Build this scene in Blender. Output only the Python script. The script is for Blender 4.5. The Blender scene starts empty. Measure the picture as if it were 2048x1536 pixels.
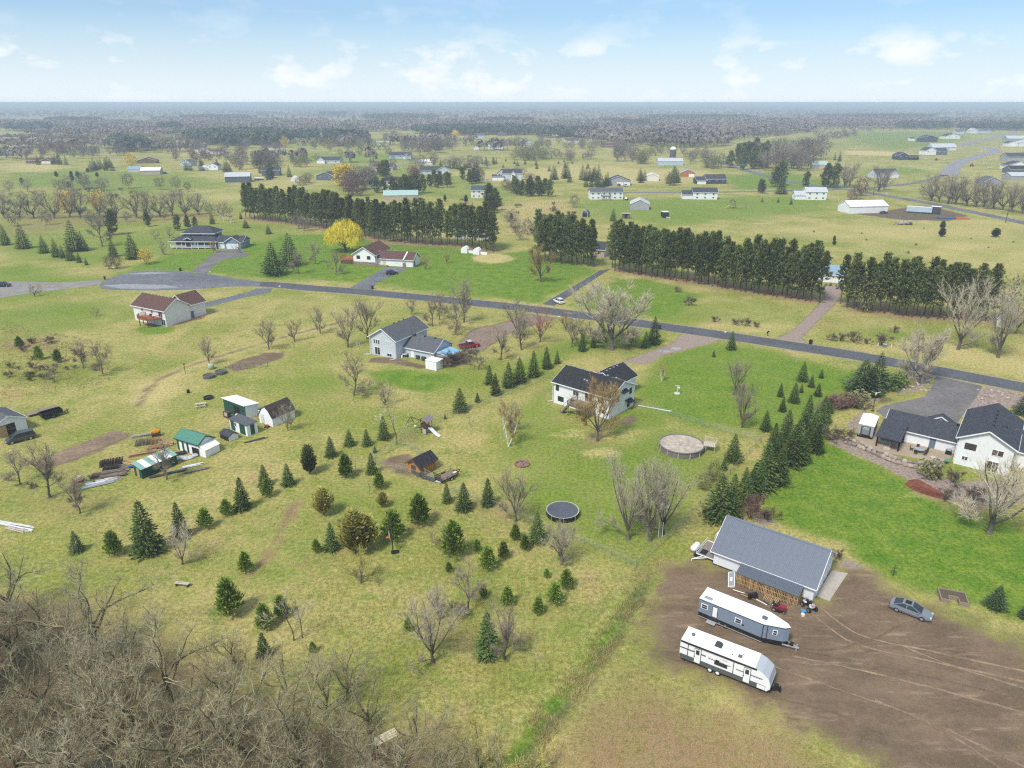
import bpy, math, random
import numpy as np
from mathutils import Matrix, Vector
# ------------------------------------------------------------------ camera, sky, sun, exposure
S = bpy.context.scene
CAM_H = 60.0
FOC, CX, CY = 1420.0, 1024.0, 768.0          # photo's lens in its own pixels (2048 wide)
PITCH = math.atan(563 / FOC)
cam = bpy.data.cameras.new('camera'); camo = bpy.data.objects.new('camera', cam)
S.collection.objects.link(camo); S.camera = camo
camo.location = (0, 0, CAM_H); camo.rotation_euler = (math.pi / 2 - PITCH, 0, 0)
cam.sensor_width = 36; cam.lens = 36 * FOC / 2048; cam.clip_start = .5; cam.clip_end = 60000
SUN_DIR = Vector((-.42, -.55, .95)).normalized()   # towards the sun: behind the camera, to the left
SUN_EL = math.asin(SUN_DIR.z); SUN_AZ = math.atan2(SUN_DIR.x, SUN_DIR.y)
w = bpy.data.worlds.new('World'); S.world = w; w.use_nodes = True
def world_nodes():
    nt = w.node_tree; nt.nodes.clear(); N = nt.nodes.new; L = nt.links.new
    out = N('ShaderNodeOutputWorld'); bg = N('ShaderNodeBackground'); sky = N('ShaderNodeTexSky')
    sky.sky_type = 'NISHITA'; sky.sun_disc = False; sky.sun_elevation = SUN_EL; sky.sun_rotation = SUN_AZ
    sky.altitude = 300; sky.air_density = 1.0; sky.dust_density = 1.2; sky.ozone_density = 2.0
    tc = N('ShaderNodeTexCoord'); sep = N('ShaderNodeSeparateXYZ'); L(tc.outputs['Generated'], sep.inputs[0])
    def math_(op, a, b=None, cl=False):
        n = N('ShaderNodeMath'); n.operation = op; n.use_clamp = cl
        for i, v in enumerate((a, b)):
            if v is None: continue
            if isinstance(v, (int, float)): n.inputs[i].default_value = v
            else: L(v, n.inputs[i])
        return n.outputs[0]
    def ramp(val, pts):
        r = N('ShaderNodeValToRGB'); L(val, r.inputs[0]); e = r.color_ramp.elements
        while len(e) < len(pts): e.new(.5)
        for q, (p, c) in zip(e, pts): q.position = p; q.color = (c, c, c, 1)
        return r.outputs[0]
    # cumulus: noise over the direction, flattened so that clouds lie in layers
    mp = N('ShaderNodeMapping'); mp.inputs['Scale'].default_value = (12, 12, 27); mp.inputs['Location'].default_value = (3.1, .4, -.25)
    L(tc.outputs['Generated'], mp.inputs[0])
    n1 = N('ShaderNodeTexNoise'); n1.inputs['Scale'].default_value = 1; n1.inputs['Detail'].default_value = 9; n1.inputs['Roughness'].default_value = .52
    L(mp.outputs[0], n1.inputs[0])
    band = ramp(sep.outputs[2], [(0, 0), (.008, .5), (.018, 1), (.060, 1), (.078, .3), (.12, .15), (.3, .5), (1, .6)])
    puff = ramp(n1.outputs[0], [(.54, 0), (.60, .40), (.70, .78)])
    cum = math_('MULTIPLY', puff, band)
    # thin high veil
    mp2 = N('ShaderNodeMapping'); mp2.inputs['Scale'].default_value = (2.2, 2.2, 14); mp2.inputs['Rotation'].default_value = (0, .08, 0)
    L(tc.outputs['Generated'], mp2.inputs[0])
    n2 = N('ShaderNodeTexNoise'); n2.inputs['Scale'].default_value = 1; n2.inputs['Detail'].default_value = 6; n2.inputs['Roughness'].default_value = .6
    L(mp2.outputs[0], n2.inputs[0])
    veil = ramp(n2.outputs[0], [(.42, .0), (.72, .5)])
    low = ramp(sep.outputs[2], [(0, .92), (.025, .82), (.055, .6), (.10, .28), (.25, .35), (1, .6)])
    hz = math_('MAXIMUM', veil, low)
    m1 = N('ShaderNodeMix'); m1.data_type = 'RGBA'; L(hz, m1.inputs[0])
    sk = N('ShaderNodeVectorMath'); sk.operation = 'MULTIPLY'; sk.inputs[1].default_value = SKY_GAIN
    L(sky.outputs[0], sk.inputs[0]); L(sk.outputs[0], m1.inputs[6]); m1.inputs[7].default_value = VEIL
    m2 = N('ShaderNodeMix'); m2.data_type = 'RGBA'; L(cum, m2.inputs[0]); L(m1.outputs[2], m2.inputs[6]); m2.inputs[7].default_value = CLOUD
    L(m2.outputs[2], bg.inputs[0]); bg.inputs[1].default_value = .1
    L(bg.outputs[0], out.inputs[0])
SKY_GAIN = (.25, .395, .515); VEIL = (3.2, 3.55, 3.8, 1); CLOUD = (3.75, 3.78, 3.8, 1)
world_nodes()
sl = bpy.data.lights.new('sun', 'SUN'); sl.energy = 1.5; sl.angle = math.radians(13); sl.color = (1, .94, .84)
so = bpy.data.objects.new('sun', sl); S.collection.objects.link(so)
so.rotation_euler = SUN_DIR.to_track_quat('Z', 'Y').to_euler(); so.location = (0, 0, 300)
S.view_settings.view_transform = 'Standard'; S.view_settings.look = 'None'
S.view_settings.gamma = 1; S.view_settings.use_curve_mapping = False; S.view_settings.exposure = 1.5
S.render.engine = 'CYCLES'; S.cycles.use_denoising = False; S.cycles.adaptive_threshold = .015; S.cycles.adaptive_min_samples = 40; S.cycles.filter_width = 1.25
S.cycles.max_bounces = 4; S.cycles.diffuse_bounces = 2; S.cycles.volume_bounces = 0; S.cycles.transparent_max_bounces = 6
# ------------------------------------------------------------------ helpers
R_ = random.Random(7); NR = np.random.default_rng(11)
CC, SS = math.cos(PITCH), math.sin(PITCH)
def G(px, py, z=0.0):
    """where the line of sight through a photo pixel meets the height z"""
    u, v = (px - CX) / FOC, (py - CY) / FOC
    t = (CAM_H - z) / (SS + v * CC)
    return (u * t, (CC - v * SS) * t)
def HT(x, y, py):
    v = (py - CY) / FOC
    return CAM_H - y * (SS + v * CC) / (CC - v * SS)
def PX(x, y, z=0):
    D = CAM_H - z; dep = y * CC + D * SS
    return (CX + FOC * x / dep, CY + FOC * (D * CC - y * SS) / dep)
def RAD(a): return math.radians(a)
def link(o, parent=None):
    S.collection.objects.link(o)
    if parent is not None: o.parent = parent
    return o
def tag(o, label=None, cat=None, group=None, kind=None):
    for k, v in (('label', label), ('category', cat), ('group', group), ('kind', kind)):
        if v: o[k] = v
    return o
def thing(name, label, cat, x, y, rot=0, z=0, group=None, scale=None):
    o = bpy.data.objects.new(name, None); o.location = (x, y, z); o.rotation_euler = (0, 0, RAD(rot)); o.empty_display_size = .3
    if scale: o.scale = scale if isinstance(scale, tuple) else (scale,) * 3
    return tag(link(o), label, cat, group)
def mesh_np(name, V, Fs, mats=(), mi=None, smooth=False):
    """V (n,3); Fs list of int arrays (m,k)"""
    me = bpy.data.meshes.new(name); V = np.asarray(V, np.float32).reshape(-1, 3)
    me.vertices.add(len(V)); me.vertices.foreach_set('co', V.ravel())
    Fs = [np.asarray(f, np.int32) for f in Fs if len(f)]
    tot = np.concatenate([np.full(len(f), f.shape[1], np.int32) for f in Fs])
    me.loops.add(int(tot.sum())); me.loops.foreach_set('vertex_index', np.concatenate([f.ravel() for f in Fs]))
    me.polygons.add(len(tot)); me.polygons.foreach_set('loop_start', np.concatenate([[0], np.cumsum(tot)[:-1]]).astype(np.int32))
    if mi is not None: me.polygons.foreach_set('material_index', np.asarray(mi, np.int32))
    if smooth: me.polygons.foreach_set('use_smooth', np.ones(len(tot), bool))
    for m in mats: me.materials.append(m)
    me.update(calc_edges=True); return me
class MB:
    """collects simple shapes into one mesh"""
    def __init__(s): s.v = []; s.f = []
    def add(s, vs, fs):
        n = len(s.v); s.v += [tuple(v) for v in vs]; s.f += [tuple(i + n for i in f) for f in fs]; return s
    def box(s, x0, y0, z0, x1, y1, z1):
        return s.add([(x0,y0,z0),(x1,y0,z0),(x1,y1,z0),(x0,y1,z0),(x0,y0,z1),(x1,y0,z1),(x1,y1,z1),(x0,y1,z1)],
                     [(0,3,2,1),(4,5,6,7),(0,1,5,4),(1,2,6,5),(2,3,7,6),(3,0,4,7)])
    def cbox(s, c, d, bev=0):
        x, y, z = c; a, b, h = d[0] / 2, d[1] / 2, d[2] / 2
        if not bev: return s.box(x-a, y-b, z-h, x+a, y+b, z+h)
        q = [(-a+bev,-b),(a-bev,-b),(a,-b+bev),(a,b-bev),(a-bev,b),(-a+bev,b),(-a,b-bev),(-a,-b+bev)]
        return s.prism([(x+p, y+r) for p, r in q], z-h, z+h)
    def beam(s, p0, p1, w_, h_=None, up=(0, 0, 1)):
        h_ = h_ or w_; p0, p1 = Vector(p0), Vector(p1); d = (p1 - p0).normalized(); u = Vector(up)
        if abs(d.dot(u)) > .98: u = Vector((0, 1, 0))
        a = d.cross(u).normalized() * w_ / 2; b = a.cross(d).normalized() * h_ / 2
        vs = [p + i * a + j * b for p in (p0, p1) for i, j in ((-1,-1),(1,-1),(1,1),(-1,1))]
        return s.add(vs, [(0,1,2,3),(7,6,5,4),(0,4,5,1),(1,5,6,2),(2,6,7,3),(3,7,4,0)])
    def tube(s, pts, rs, k=6, cap=True):
        pts = [Vector(p) for p in pts]; rs = rs if isinstance(rs, (list, tuple)) else [rs] * len(pts); n0 = len(s.v)
        for i, p in enumerate(pts):
            d = (pts[min(i+1, len(pts)-1)] - pts[max(i-1, 0)]).normalized(); u = Vector((0,0,1)) if abs(d.z) < .9 else Vector((1,0,0))
            a = d.cross(u).normalized(); b = a.cross(d)
            s.v += [tuple(p + (a * math.cos(t) + b * math.sin(t)) * rs[i]) for t in (2*math.pi*j/k for j in range(k))]
        for i in range(len(pts)-1):
            for j in range(k):
                q = n0+i*k; s.f.append((q+j, q+(j+1) % k, q+k+(j+1) % k, q+k+j))
        if cap: s.f.append(tuple(n0+j for j in range(k))[::-1]); s.f.append(tuple(n0+(len(pts)-1)*k+j for j in range(k)))
        return s
    def prism(s, poly, z0, z1):
        n = len(poly); a = sum(poly[i][0]*poly[(i+1) % n][1]-poly[(i+1) % n][0]*poly[i][1] for i in range(n))
        if a < 0: poly = poly[::-1]
        return s.add([(x, y, z0) for x, y in poly]+[(x, y, z1) for x, y in poly],
                     [tuple(range(n))[::-1], tuple(range(n, 2*n))]+[(i, (i+1) % n, n+(i+1) % n, n+i) for i in range(n)])
    def extr(s, prof, y0, y1):
        """side profile in x,z swept along y"""
        n = len(prof); a = sum(prof[i][0]*prof[(i+1) % n][1]-prof[(i+1) % n][0]*prof[i][1] for i in range(n))
        if a < 0: prof = prof[::-1]
        return s.add([(x, y0, z) for x, z in prof]+[(x, y1, z) for x, z in prof],
                     [tuple(range(n)), tuple(range(n, 2*n))[::-1]]+[(i, n+i, n+(i+1) % n, (i+1) % n) for i in range(n)])
    def lathe(s, prof, k=16, c=(0, 0, 0)):
        n0 = len(s.v); m = len(prof)
        for r, z in prof: s.v += [(c[0]+r*math.cos(2*math.pi*j/k), c[1]+r*math.sin(2*math.pi*j/k), c[2]+z) for j in range(k)]
        for i in range(m-1):
            for j in range(k): q = n0+i*k; s.f.append((q+j, q+(j+1) % k, q+k+(j+1) % k, q+k+j))
        s.f.append(tuple(n0+j for j in range(k))[::-1]); s.f.append(tuple(n0+(m-1)*k+j for j in range(k))); return s
    def quad(s, *p): return s.add(p, [tuple(range(len(p)))])
    def slab(s, pts, t):
        """a flat polygon given thickness t downwards along its normal"""
        P = [Vector(p) for p in pts]; n = (P[1]-P[0]).cross(P[2]-P[0]).normalized()
        if n.z < 0: P = P[::-1]; n = -n
        k = len(P); return s.add(P+[p-n*t for p in P], [tuple(range(k)), tuple(range(k, 2*k))[::-1]]+[(i, k+i, k+(i+1) % k, (i+1) % k) for i in range(k)])
    def rock(s, c, r, seed=0):
        q = random.Random(seed); n0 = len(s.v); k = 7; rows = [(-.9, .5), (-.35, .95), (.3, .95), (.85, .5)]
        for z, rr in rows:
            for j in range(k):
                t = 2*math.pi*j/k; f = rr*q.uniform(.8, 1.15); s.v.append((c[0]+r[0]*f*math.cos(t), c[1]+r[1]*f*math.sin(t), c[2]+r[2]*(z+q.uniform(-.12, .12))))
        for i in range(3):
            for j in range(k): b = n0+i*k; s.f.append((b+j, b+(j+1) % k, b+k+(j+1) % k, b+k+j))
        s.f.append(tuple(n0+j for j in range(k))[::-1]); s.f.append(tuple(n0+3*k+j for j in range(k))); return s
    def mesh(s, name, mat):
        me = bpy.data.meshes.new(name); me.from_pydata(s.v, [], s.f); me.update()
        if mat: me.materials.append(mat)
        return me
    def build(s, name, mat, parent=None, smooth=False):
        me = s.mesh(name, mat)
        if smooth: me.polygons.foreach_set('use_smooth', [True]*len(me.polygons))
        return link(bpy.data.objects.new(name, me), parent)
def copy_tree(o, parent=None):
    c = o.copy(); link(c, parent)
    for ch in o.children: copy_tree(ch, c)
    return c
# ------------------------------------------------------------------ materials
MATS = {}
def M(name, col=None, rough=.8, var=.12, scale=4., spec=.25, metal=0., rnd=0., bump=0., stretch=(1, 1, 1), var2=0., streak=None, emit=None):
    if name in MATS: return MATS[name]
    m = bpy.data.materials.new(name); m.use_nodes = True; nt = m.node_tree; b = nt.nodes['Principled BSDF']; N = nt.nodes.new; L = nt.links.new
    b.inputs['Roughness'].default_value = rough; b.inputs['Specular IOR Level'].default_value = spec; b.inputs['Metallic'].default_value = metal
    tc = N('ShaderNodeTexCoord'); mp = N('ShaderNodeMapping'); mp.inputs['Scale'].default_value = stretch; L(tc.outputs['Object'], mp.inputs[0])
    n = N('ShaderNodeTexNoise'); n.inputs['Scale'].default_value = scale; n.inputs['Detail'].default_value = 5; n.inputs['Roughness'].default_value = .65; L(mp.outputs[0], n.inputs[0])
    mr = N('ShaderNodeMapRange'); mr.inputs[1].default_value = .3; mr.inputs[2].default_value = .7; mr.inputs[3].default_value = 1-var; mr.inputs[4].default_value = 1+var; L(n.outputs[0], mr.inputs[0])
    val = mr.outputs[0]
    if var2:
        n2 = N('ShaderNodeTexNoise'); n2.inputs['Scale'].default_value = scale*.12; n2.inputs['Detail'].default_value = 3; L(mp.outputs[0], n2.inputs[0])
        m2 = N('ShaderNodeMapRange'); m2.inputs[1].default_value = .3; m2.inputs[2].default_value = .7; m2.inputs[3].default_value = 1-var2; m2.inputs[4].default_value = 1+var2; L(n2.outputs[0], m2.inputs[0])
        q = N('ShaderNodeMath'); q.operation = 'MULTIPLY'; L(val, q.inputs[0]); L(m2.outputs[0], q.inputs[1]); val = q.outputs[0]
    if rnd:
        oi = N('ShaderNodeObjectInfo'); m3 = N('ShaderNodeMapRange'); m3.inputs[3].default_value = 1-rnd; m3.inputs[4].default_value = 1+rnd; L(oi.outputs['Random'], m3.inputs[0])
        q = N('ShaderNodeMath'); q.operation = 'MULTIPLY'; L(val, q.inputs[0]); L(m3.outputs[0], q.inputs[1]); val = q.outputs[0]
    if streak:      # fine parallel lines (lap siding, shingle courses): (axis, spacing in m, darkness)
        ax, sp, dk = streak; sx = N('ShaderNodeSeparateXYZ'); L(tc.outputs['Object'], sx.inputs[0])
        d = N('ShaderNodeMath'); d.operation = 'DIVIDE'; d.inputs[1].default_value = sp; L(sx.outputs[ax], d.inputs[0])
        f = N('ShaderNodeMath'); f.operation = 'FRACT'; L(d.outputs[0], f.inputs[0])
        g = N('ShaderNodeMapRange'); g.inputs[1].default_value = 0; g.inputs[2].default_value = .25; g.inputs[3].default_value = 1-dk; g.inputs[4].default_value = 1; L(f.outputs[0], g.inputs[0])
        q = N('ShaderNodeMath'); q.operation = 'MULTIPLY'; L(val, q.inputs[0]); L(g.outputs[0], q.inputs[1]); val = q.outputs[0]
    vm = N('ShaderNodeVectorMath'); vm.operation = 'SCALE'; vm.inputs[0].default_value = col; L(val, vm.inputs['Scale']); L(vm.outputs[0], b.inputs['Base Color'])
    if bump:
        bp = N('ShaderNodeBump'); bp.inputs['Strength'].default_value = bump; bp.inputs['Distance'].default_value = .05; L(n.outputs[0], bp.inputs['Height']); L(bp.outputs[0], b.inputs['Normal'])
    MATS[name] = m; return m
def glass(name='window_glass', col=(.025, .03, .035)): return M(name, col, .12, .3, 1.5, .6)
GL = glass()
WHITE = M('white_paint', (.80, .81, .82), .6, .05, 2, var2=.05)
WSID = M('white_siding', (.76, .77, .78), .65, .05, 3, streak=(2, .2, .10), var2=.06)
GSID = M('grey_siding', (.52, .56, .61), .65, .05, 3, streak=(2, .2, .12), var2=.06)
CSID = M('cream_siding', (.70, .67, .62), .65, .05, 3, streak=(2, .2, .1), var2=.06)
BSID = M('blue_siding', (.17, .26, .36), .65, .06, 3, streak=(2, .2, .12), var2=.08)
BLKR = M('black_shingle', (.028, .029, .033), .9, .35, 14, .2, var2=.12, bump=.3)
GRYR = M('grey_shingle', (.095, .10, .112), .9, .4, 14, .2, var2=.10, bump=.3)
NAVR = M('charcoal_shingle', (.05, .055, .068), .9, .35, 14, .2, var2=.14, bump=.3)
BRNR = M('brown_shingle', (.105, .058, .050), .9, .35, 14, .2, var2=.12, bump=.3)
GRNR = M('green_shingle', (.05, .085, .085), .85, .2, 8)
TEALR = M('pale_green_metal', (.32, .46, .44), .45, .1, 2)
BLACK = M('black_paint', (.018, .018, .02), .45, .2, 3)
RUB = M('tyre_rubber', (.02, .02, .021), .9, .2, 8)
STEEL = M('galvanised_steel', (.48, .5, .52), .45, .15, 5, .5, .4)
CHROME = M('alloy', (.6, .61, .63), .3, .1, 6, .5, .7)
WOOD = M('weathered_wood', (.24, .19, .145), .85, .3, 6, stretch=(1, 6, 6), rnd=.2)
FRESHW = M('fresh_lumber', (.40, .265, .125), .8, .3, 6, stretch=(1, 5, 5), rnd=.25)
OLDW = M('old_dark_wood', (.085, .065, .055), .9, .35, 6, rnd=.25)
CEDAR = M('cedar_boards', (.42, .20, .06), .8, .2, 5, stretch=(6, 6, .6), rnd=.2)
REDW = M('red_stained_deck', (.33, .12, .055), .8, .2, 5, rnd=.12)
GREENP = M('dark_green_metal', (.018, .075, .055), .5, .12, 3)
GREENR = M('green_metal_roof', (.07, .20, .15), .5, .15, 3)
CONC = M('concrete', (.38, .345, .30), .85, .12, 3, var2=.1)
STONE = M('field_stone', (.30, .25, .21), .9, .3, 4, rnd=.35, bump=.5)
# ------------------------------------------------------------------ ground sheet with land-use zones
def axis(a, b, step, lim_lo, lim_hi, glo, ghi):
    c = list(np.arange(a, b+step*.5, step)); d = step; lo = []; x = a
    while x > lim_lo: d *= glo; x -= d; lo.append(x)
    d = step; hi = []; x = c[-1]
    while x < lim_hi: d *= ghi; x += d; hi.append(x)
    return np.array(lo[::-1]+c+hi)
GX = axis(-150, 150, 1.15, -15000, 15000, 1.055, 1.055); GY = axis(30, 330, 1.15, -3000, 15000, 1.25, 1.032)
XX, YY = np.meshgrid(GX, GY); PXX, PYY = XX.ravel(), YY.ravel(); NV = len(PXX)
def wob(x, y, s, k=0):
    return (np.sin(x*s+1.3*k+1.7*np.sin(y*s*.7+k))+np.sin(y*s*1.3+2.1*k+1.3*np.sin(x*s*.9-k))+.6*np.sin((x+y)*s*2.3+k)+.5*np.sin((x-y)*s*3.7+2*k))/3.1
def sdist(P, x, y):
    """signed distance to polygon, negative inside"""
    n = len(P); d = np.full(x.shape, 1e9); ins = np.zeros(x.shape, bool)
    for i in range(n):
        (x0, y0), (x1, y1) = P[i], P[(i+1) % n]; ex, ey = x1-x0, y1-y0; t = np.clip(((x-x0)*ex+(y-y0)*ey)/(ex*ex+ey*ey+1e-9), 0, 1)
        d = np.minimum(d, np.hypot(x-x0-t*ex, y-y0-t*ey)); cr = ((y0 > y) != (y1 > y))
        ins ^= cr & (x < (x1-x0)*(y-y0)/(y1-y0+1e-12)+x0)
    return np.where(ins, -d, d)
def ldist(P, x, y):
    d = np.full(x.shape, 1e9)
    for (x0, y0), (x1, y1) in zip(P[:-1], P[1:]):
        ex, ey = x1-x0, y1-y0; t = np.clip(((x-x0)*ex+(y-y0)*ey)/(ex*ex+ey*ey+1e-9), 0, 1); d = np.minimum(d, np.hypot(x-x0-t*ex, y-y0-t*ey))
    return d
CH = {k: np.zeros(NV) for k in 'gtdrmk'}     # lush green, straw, bare dirt, rusty litter, gravel, dark forest floor
def sm(a): a = np.clip(a, 0, 1); return a*a*(3-2*a)
def zone(ch, pts, blur=3., amt=1., line=None, sub=()):
    P = [G(*p) for p in pts]; xs = [p[0] for p in P]; ys = [p[1] for p in P]; mg = blur*2+(line or 0)
    idx = np.nonzero((PXX > min(xs)-mg) & (PXX < max(xs)+mg) & (PYY > min(ys)-mg) & (PYY < max(ys)+mg))[0]
    if not len(idx): return
    x, y = PXX[idx], PYY[idx]
    d = ldist(P, x, y)-line if line else sdist(P, x, y)
    wgt = sm(.5-(d+wob(x, y, 1.6/max(blur, 1), ord(ch))*blur*.45)/(2*blur))*amt
    CH[ch][idx] = np.maximum(CH[ch][idx], wgt)
    for s in sub: CH[s][idx] *= 1-wgt
def oval(cx, cy, rx, ry, n=14): return [(cx+rx*math.cos(2*math.pi*i/n), cy+ry*math.sin(2*math.pi*i/n)) for i in range(n)]
Z = zone
# lush lawns
Z('g', [(1500,985),(1590,930),(1660,880),(1705,905),(1800,960),(1900,1000),(2090,1090),(2090,1265),(1900,1195),(1760,1165),(1690,1090),(1560,1040)], 3, 1)
Z('g', [(1262,770),(1330,705),(1420,684),(1500,690),(1770,760),(1690,790),(1650,850),(1560,870),(1470,862),(1380,850),(1290,815)], 4, .72)
Z('g', [(1030,800),(1100,765),(1120,835),(1220,880),(1300,850),(1390,860),(1440,930),(1330,1040),(1270,1110),(1130,1085),(1000,980),(990,880)], 6, .55)
Z('g', [(1040,800),(1100,770),(1115,850),(1250,900),(1180,915),(1060,880)], 3, .5)
Z('g', oval(1270,840,70,25), 3, .6)
Z('g', [(725,740),(800,738),(900,748),(925,765),(860,785),(760,772)], 3, .85); Z('g', oval(640,765,70,30), 6, .4); Z('g', oval(900,760,70,25), 5, .4)
Z('g', [(415,545),(470,512),(560,470),(640,470),(800,480),(910,498),(985,508),(1060,500),(1190,540),(1120,585),(1080,605),(900,590),(760,568),(600,560)], 6, .95)
Z('g', [(215,555),(300,520),(335,505),(430,500),(520,480),(560,500),(500,540),(420,548),(300,540)], 6, .85)
Z('g', [(-80,560),(60,520),(170,545),(215,560),(120,590),(-80,610)], 8, .55); Z('g', [(0,480),(160,470),(330,450),(480,440),(640,470),(480,520),(300,520),(150,540),(0,520)], 12, .5)
Z('g', [(-60,640),(120,600),(260,590),(270,640),(160,660),(0,690),(-60,700)], 10, .5); Z('g', oval(310,660,40,8), 2, .8)
Z('g', [(1140,610),(1225,555),(1300,558),(1420,590),(1330,640),(1240,630)], 5, .8); Z('g', [(1420,585),(1640,620),(1620,655),(1480,650),(1330,640)], 6, .35)
Z('g', [(1660,660),(1720,640),(1900,670),(1760,690)], 6, .3); Z('g', [(1340,684),(1280,690),(1170,705),(1050,750),(990,760),(1090,690),(1200,665),(1310,668)], 5, .6)
Z('g', [(1150,395),(1600,392),(1690,400),(1660,425),(1400,450),(1200,440)], 15, .6); Z('g', [(1560,340),(1720,375),(1650,378),(1480,380),(1420,355)], 15, .7)
Z('g', [(520,340),(700,335),(900,340),(1000,370),(1100,365),(1030,410),(900,400),(700,390)], 20, .45); Z('g', [(0,335),(350,345),(480,370),(300,385),(0,375)], 20, .55)
Z('g', [(560,305),(780,305),(900,320),(700,330),(560,320)], 20, .5); Z('g', [(1700,265),(1990,262),(1900,290),(1780,300),(1700,285)], 30, .6); Z('g', [(1690,335),(1880,330),(1880,345),(1700,352)], 15, .6)
Z('g', [(1290,1140),(1330,1150),(1250,1250),(1160,1380),(1040,1520),(985,1536),(1060,1450),(1150,1330),(1230,1210)], 1.6, 1); Z('k', [(1295,1150),(1235,1260),(1130,1400),(1040,1520)], 1.6, .42, line=1.2)
Z('g', oval(560,1060,110,70), 8, .3); Z('g', oval(480,1130,150,60), 8, .4); Z('g', oval(720,1000,160,40), 7, .35); Z('g', oval(1100,1010,120,50), 8, .4); Z('g', oval(780,1180,140,50), 9, .2)
Z('g', oval(1110,1245,70,25), 5, .5); Z('g', oval(1040,1350,90,18), 3, .5); Z('g', oval(1260,1090,140,60), 8, .4); Z('g', oval(1140,950,150,40), 8, .35)
# straw and dry grass
Z('t', [(1690,445),(2048,430),(2200,520),(2000,560),(1800,500),(1500,470),(1420,450)], 25, .5); Z('t', [(1000,405),(1130,395),(1180,440),(1090,490),(1000,470)], 12, .6)
Z('t', oval(985,517,45,10), 3, .8); Z('t', oval(760,700,120,40), 10, .25); Z('t', [(1680,690),(1900,680),(2100,720),(2100,760),(1900,730)], 8, .7); Z('t', [(1420,640),(1600,650),(1560,672),(1400,652)], 4, .5)
Z('t', [(850,345),(1150,330),(1450,340),(1400,372),(1100,362),(950,360)], 25, .65); Z('t', [(900,322),(1300,318),(1440,325),(1200,335)], 25, .4); Z('t', [(0,325),(140,330),(110,345),(0,345)], 15, .7)
Z('t', [(1690,300),(1800,304),(1800,312),(1690,310)], 10, 1); Z('t', [(1780,330),(1900,328),(1880,345)], 10, .6); Z('t', [(380,385),(500,380),(560,400),(400,410)], 15, .5)
Z('t', [(1050,1440),(1150,1330),(1240,1200),(1290,1200),(1180,1380),(1090,1500)], 4, .75); Z('t', [(1210,1240),(1300,1150),(1330,1200),(1260,1330),(1130,1480),(1100,1536),(1020,1536),(1150,1390)], 4, .35)
Z('t', oval(870,1440,190,60), 8, .45); Z('t', oval(640,560,90,8), 3, .3); Z('t', [(430,600),(560,590),(800,615),(900,640),(740,640),(560,610)], 6, .4)
Z('t', [(0,228),(160,232),(150,242),(0,240)], 120, 1); Z('t', oval(1240,222,220,3), 150, .7); Z('t', [(1400,262),(1560,268),(1500,276),(1400,272)], 60, .7)
for cx, cy, rx, ry in ((1205,905,45,10),(1150,870,60,6),(1150,862,30,5),(1840,990,40,10),(1880,1000,30,6)): Z('t', oval(cx, cy, rx, ry), 1.2, .55)
# bare soil, drives, tracks
LOT = [(1290,1210),(1335,1135),(1425,1118),(1640,1195),(1690,1135),(1745,1150),(1800,1190),(1900,1225),(2100,1285),(2100,1700),(1830,1640),(1700,1530),(1600,1440),(1540,1405),(1440,1370),(1345,1345),(1280,1290)]
Z('d', LOT, 6, 1, sub='gt'); Z('r', [(1050,1560),(1150,1440),(1260,1330),(1400,1390),(1560,1430),(1700,1536),(1900,1700),(1000,1700)], 7, .85); Z('d', [(1250,1240),(1340,1120),(1400,1180),(1420,1370),(1300,1350)], 5, .6); Z('d', [(1400,1380),(1600,1440),(1700,1536),(1560,1500),(1440,1430)], 6, .5)
Z('d', oval(1745,1485,50,28), 1.5, 1); Z('r', [(1230,1160),(1330,1100),(1420,1120),(1330,1200),(1270,1330),(1130,1500),(1060,1560),(1000,1560),(1200,1330)], 3.5, .55)
Z('d', [(700,640),(640,655),(590,668),(520,688),(440,712),(370,735),(320,758),(295,780),(280,810)], 1.3, .62, line=1.3)
Z('t', [(700,640),(590,668),(440,712),(370,735),(300,780),(300,830)], 3, .6, line=3.2); Z('t', oval(300,790,60,30), 5, .8); Z('d', oval(290,785,30,14), 4, .45)
Z('d', [(1250,720),(1265,770),(1240,790),(1230,770),(1210,745),(1225,728),(1300,703),(1345,685),(1362,668),(1470,672),(1400,692),(1330,710),(1290,730)], .9, .9, sub='gt'); Z('m', [(1250,725),(1265,770),(1240,790),(1230,770),(1210,745),(1225,728),(1300,703),(1345,685),(1362,668),(1470,672),(1400,692),(1330,710),(1290,730)], .9, .85)
Z('d', [(940,660),(1020,640),(1060,628),(1120,636),(1070,650),(1010,672),(965,705),(935,705),(912,690)], 1, .9, sub='gt'); Z('m', [(940,660),(1020,640),(1060,628),(1120,636),(1070,650),(1010,672),(965,705),(935,705),(912,690)], 1, .5)
Z('d', [(1555,676),(1590,655),(1630,615),(1650,590),(1645,570),(1690,568),(1680,600),(1640,640),(1605,676),(1620,690),(1530,680)], .9, .9, sub='gt'); Z('m', [(1555,676),(1590,655),(1630,615),(1650,590),(1645,570),(1690,568),(1680,600),(1640,640),(1605,676),(1620,690),(1530,680)], .9, .7)
Z('d', [(60,925),(170,895),(225,862),(270,868),(180,912),(90,940)], 1.2, 1, sub='g'); Z('r', oval(90,935,90,25), 4, .5); Z('r', oval(120,1000,150,40), 8, .55); Z('r', oval(80,1035,120,25), 6, .4)
Z('d', [(450,735),(470,722),(530,705),(572,704),(565,716),(520,732),(470,745)], 1, .9); Z('k', [(520,712),(570,704),(560,716)], 1, .6)
Z('r', [(570,1015),(600,995),(606,1005),(590,1040),(560,1060),(575,1075),(545,1095),(560,1110),(520,1140),(505,1130),(540,1090),(560,1050)], 1.1, 1.); Z('d', [(560,1018),(600,998),(585,1045),(560,1065),(580,1080),(540,1120),(512,1135),(545,1085),(560,1050)], 1., .5)
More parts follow.
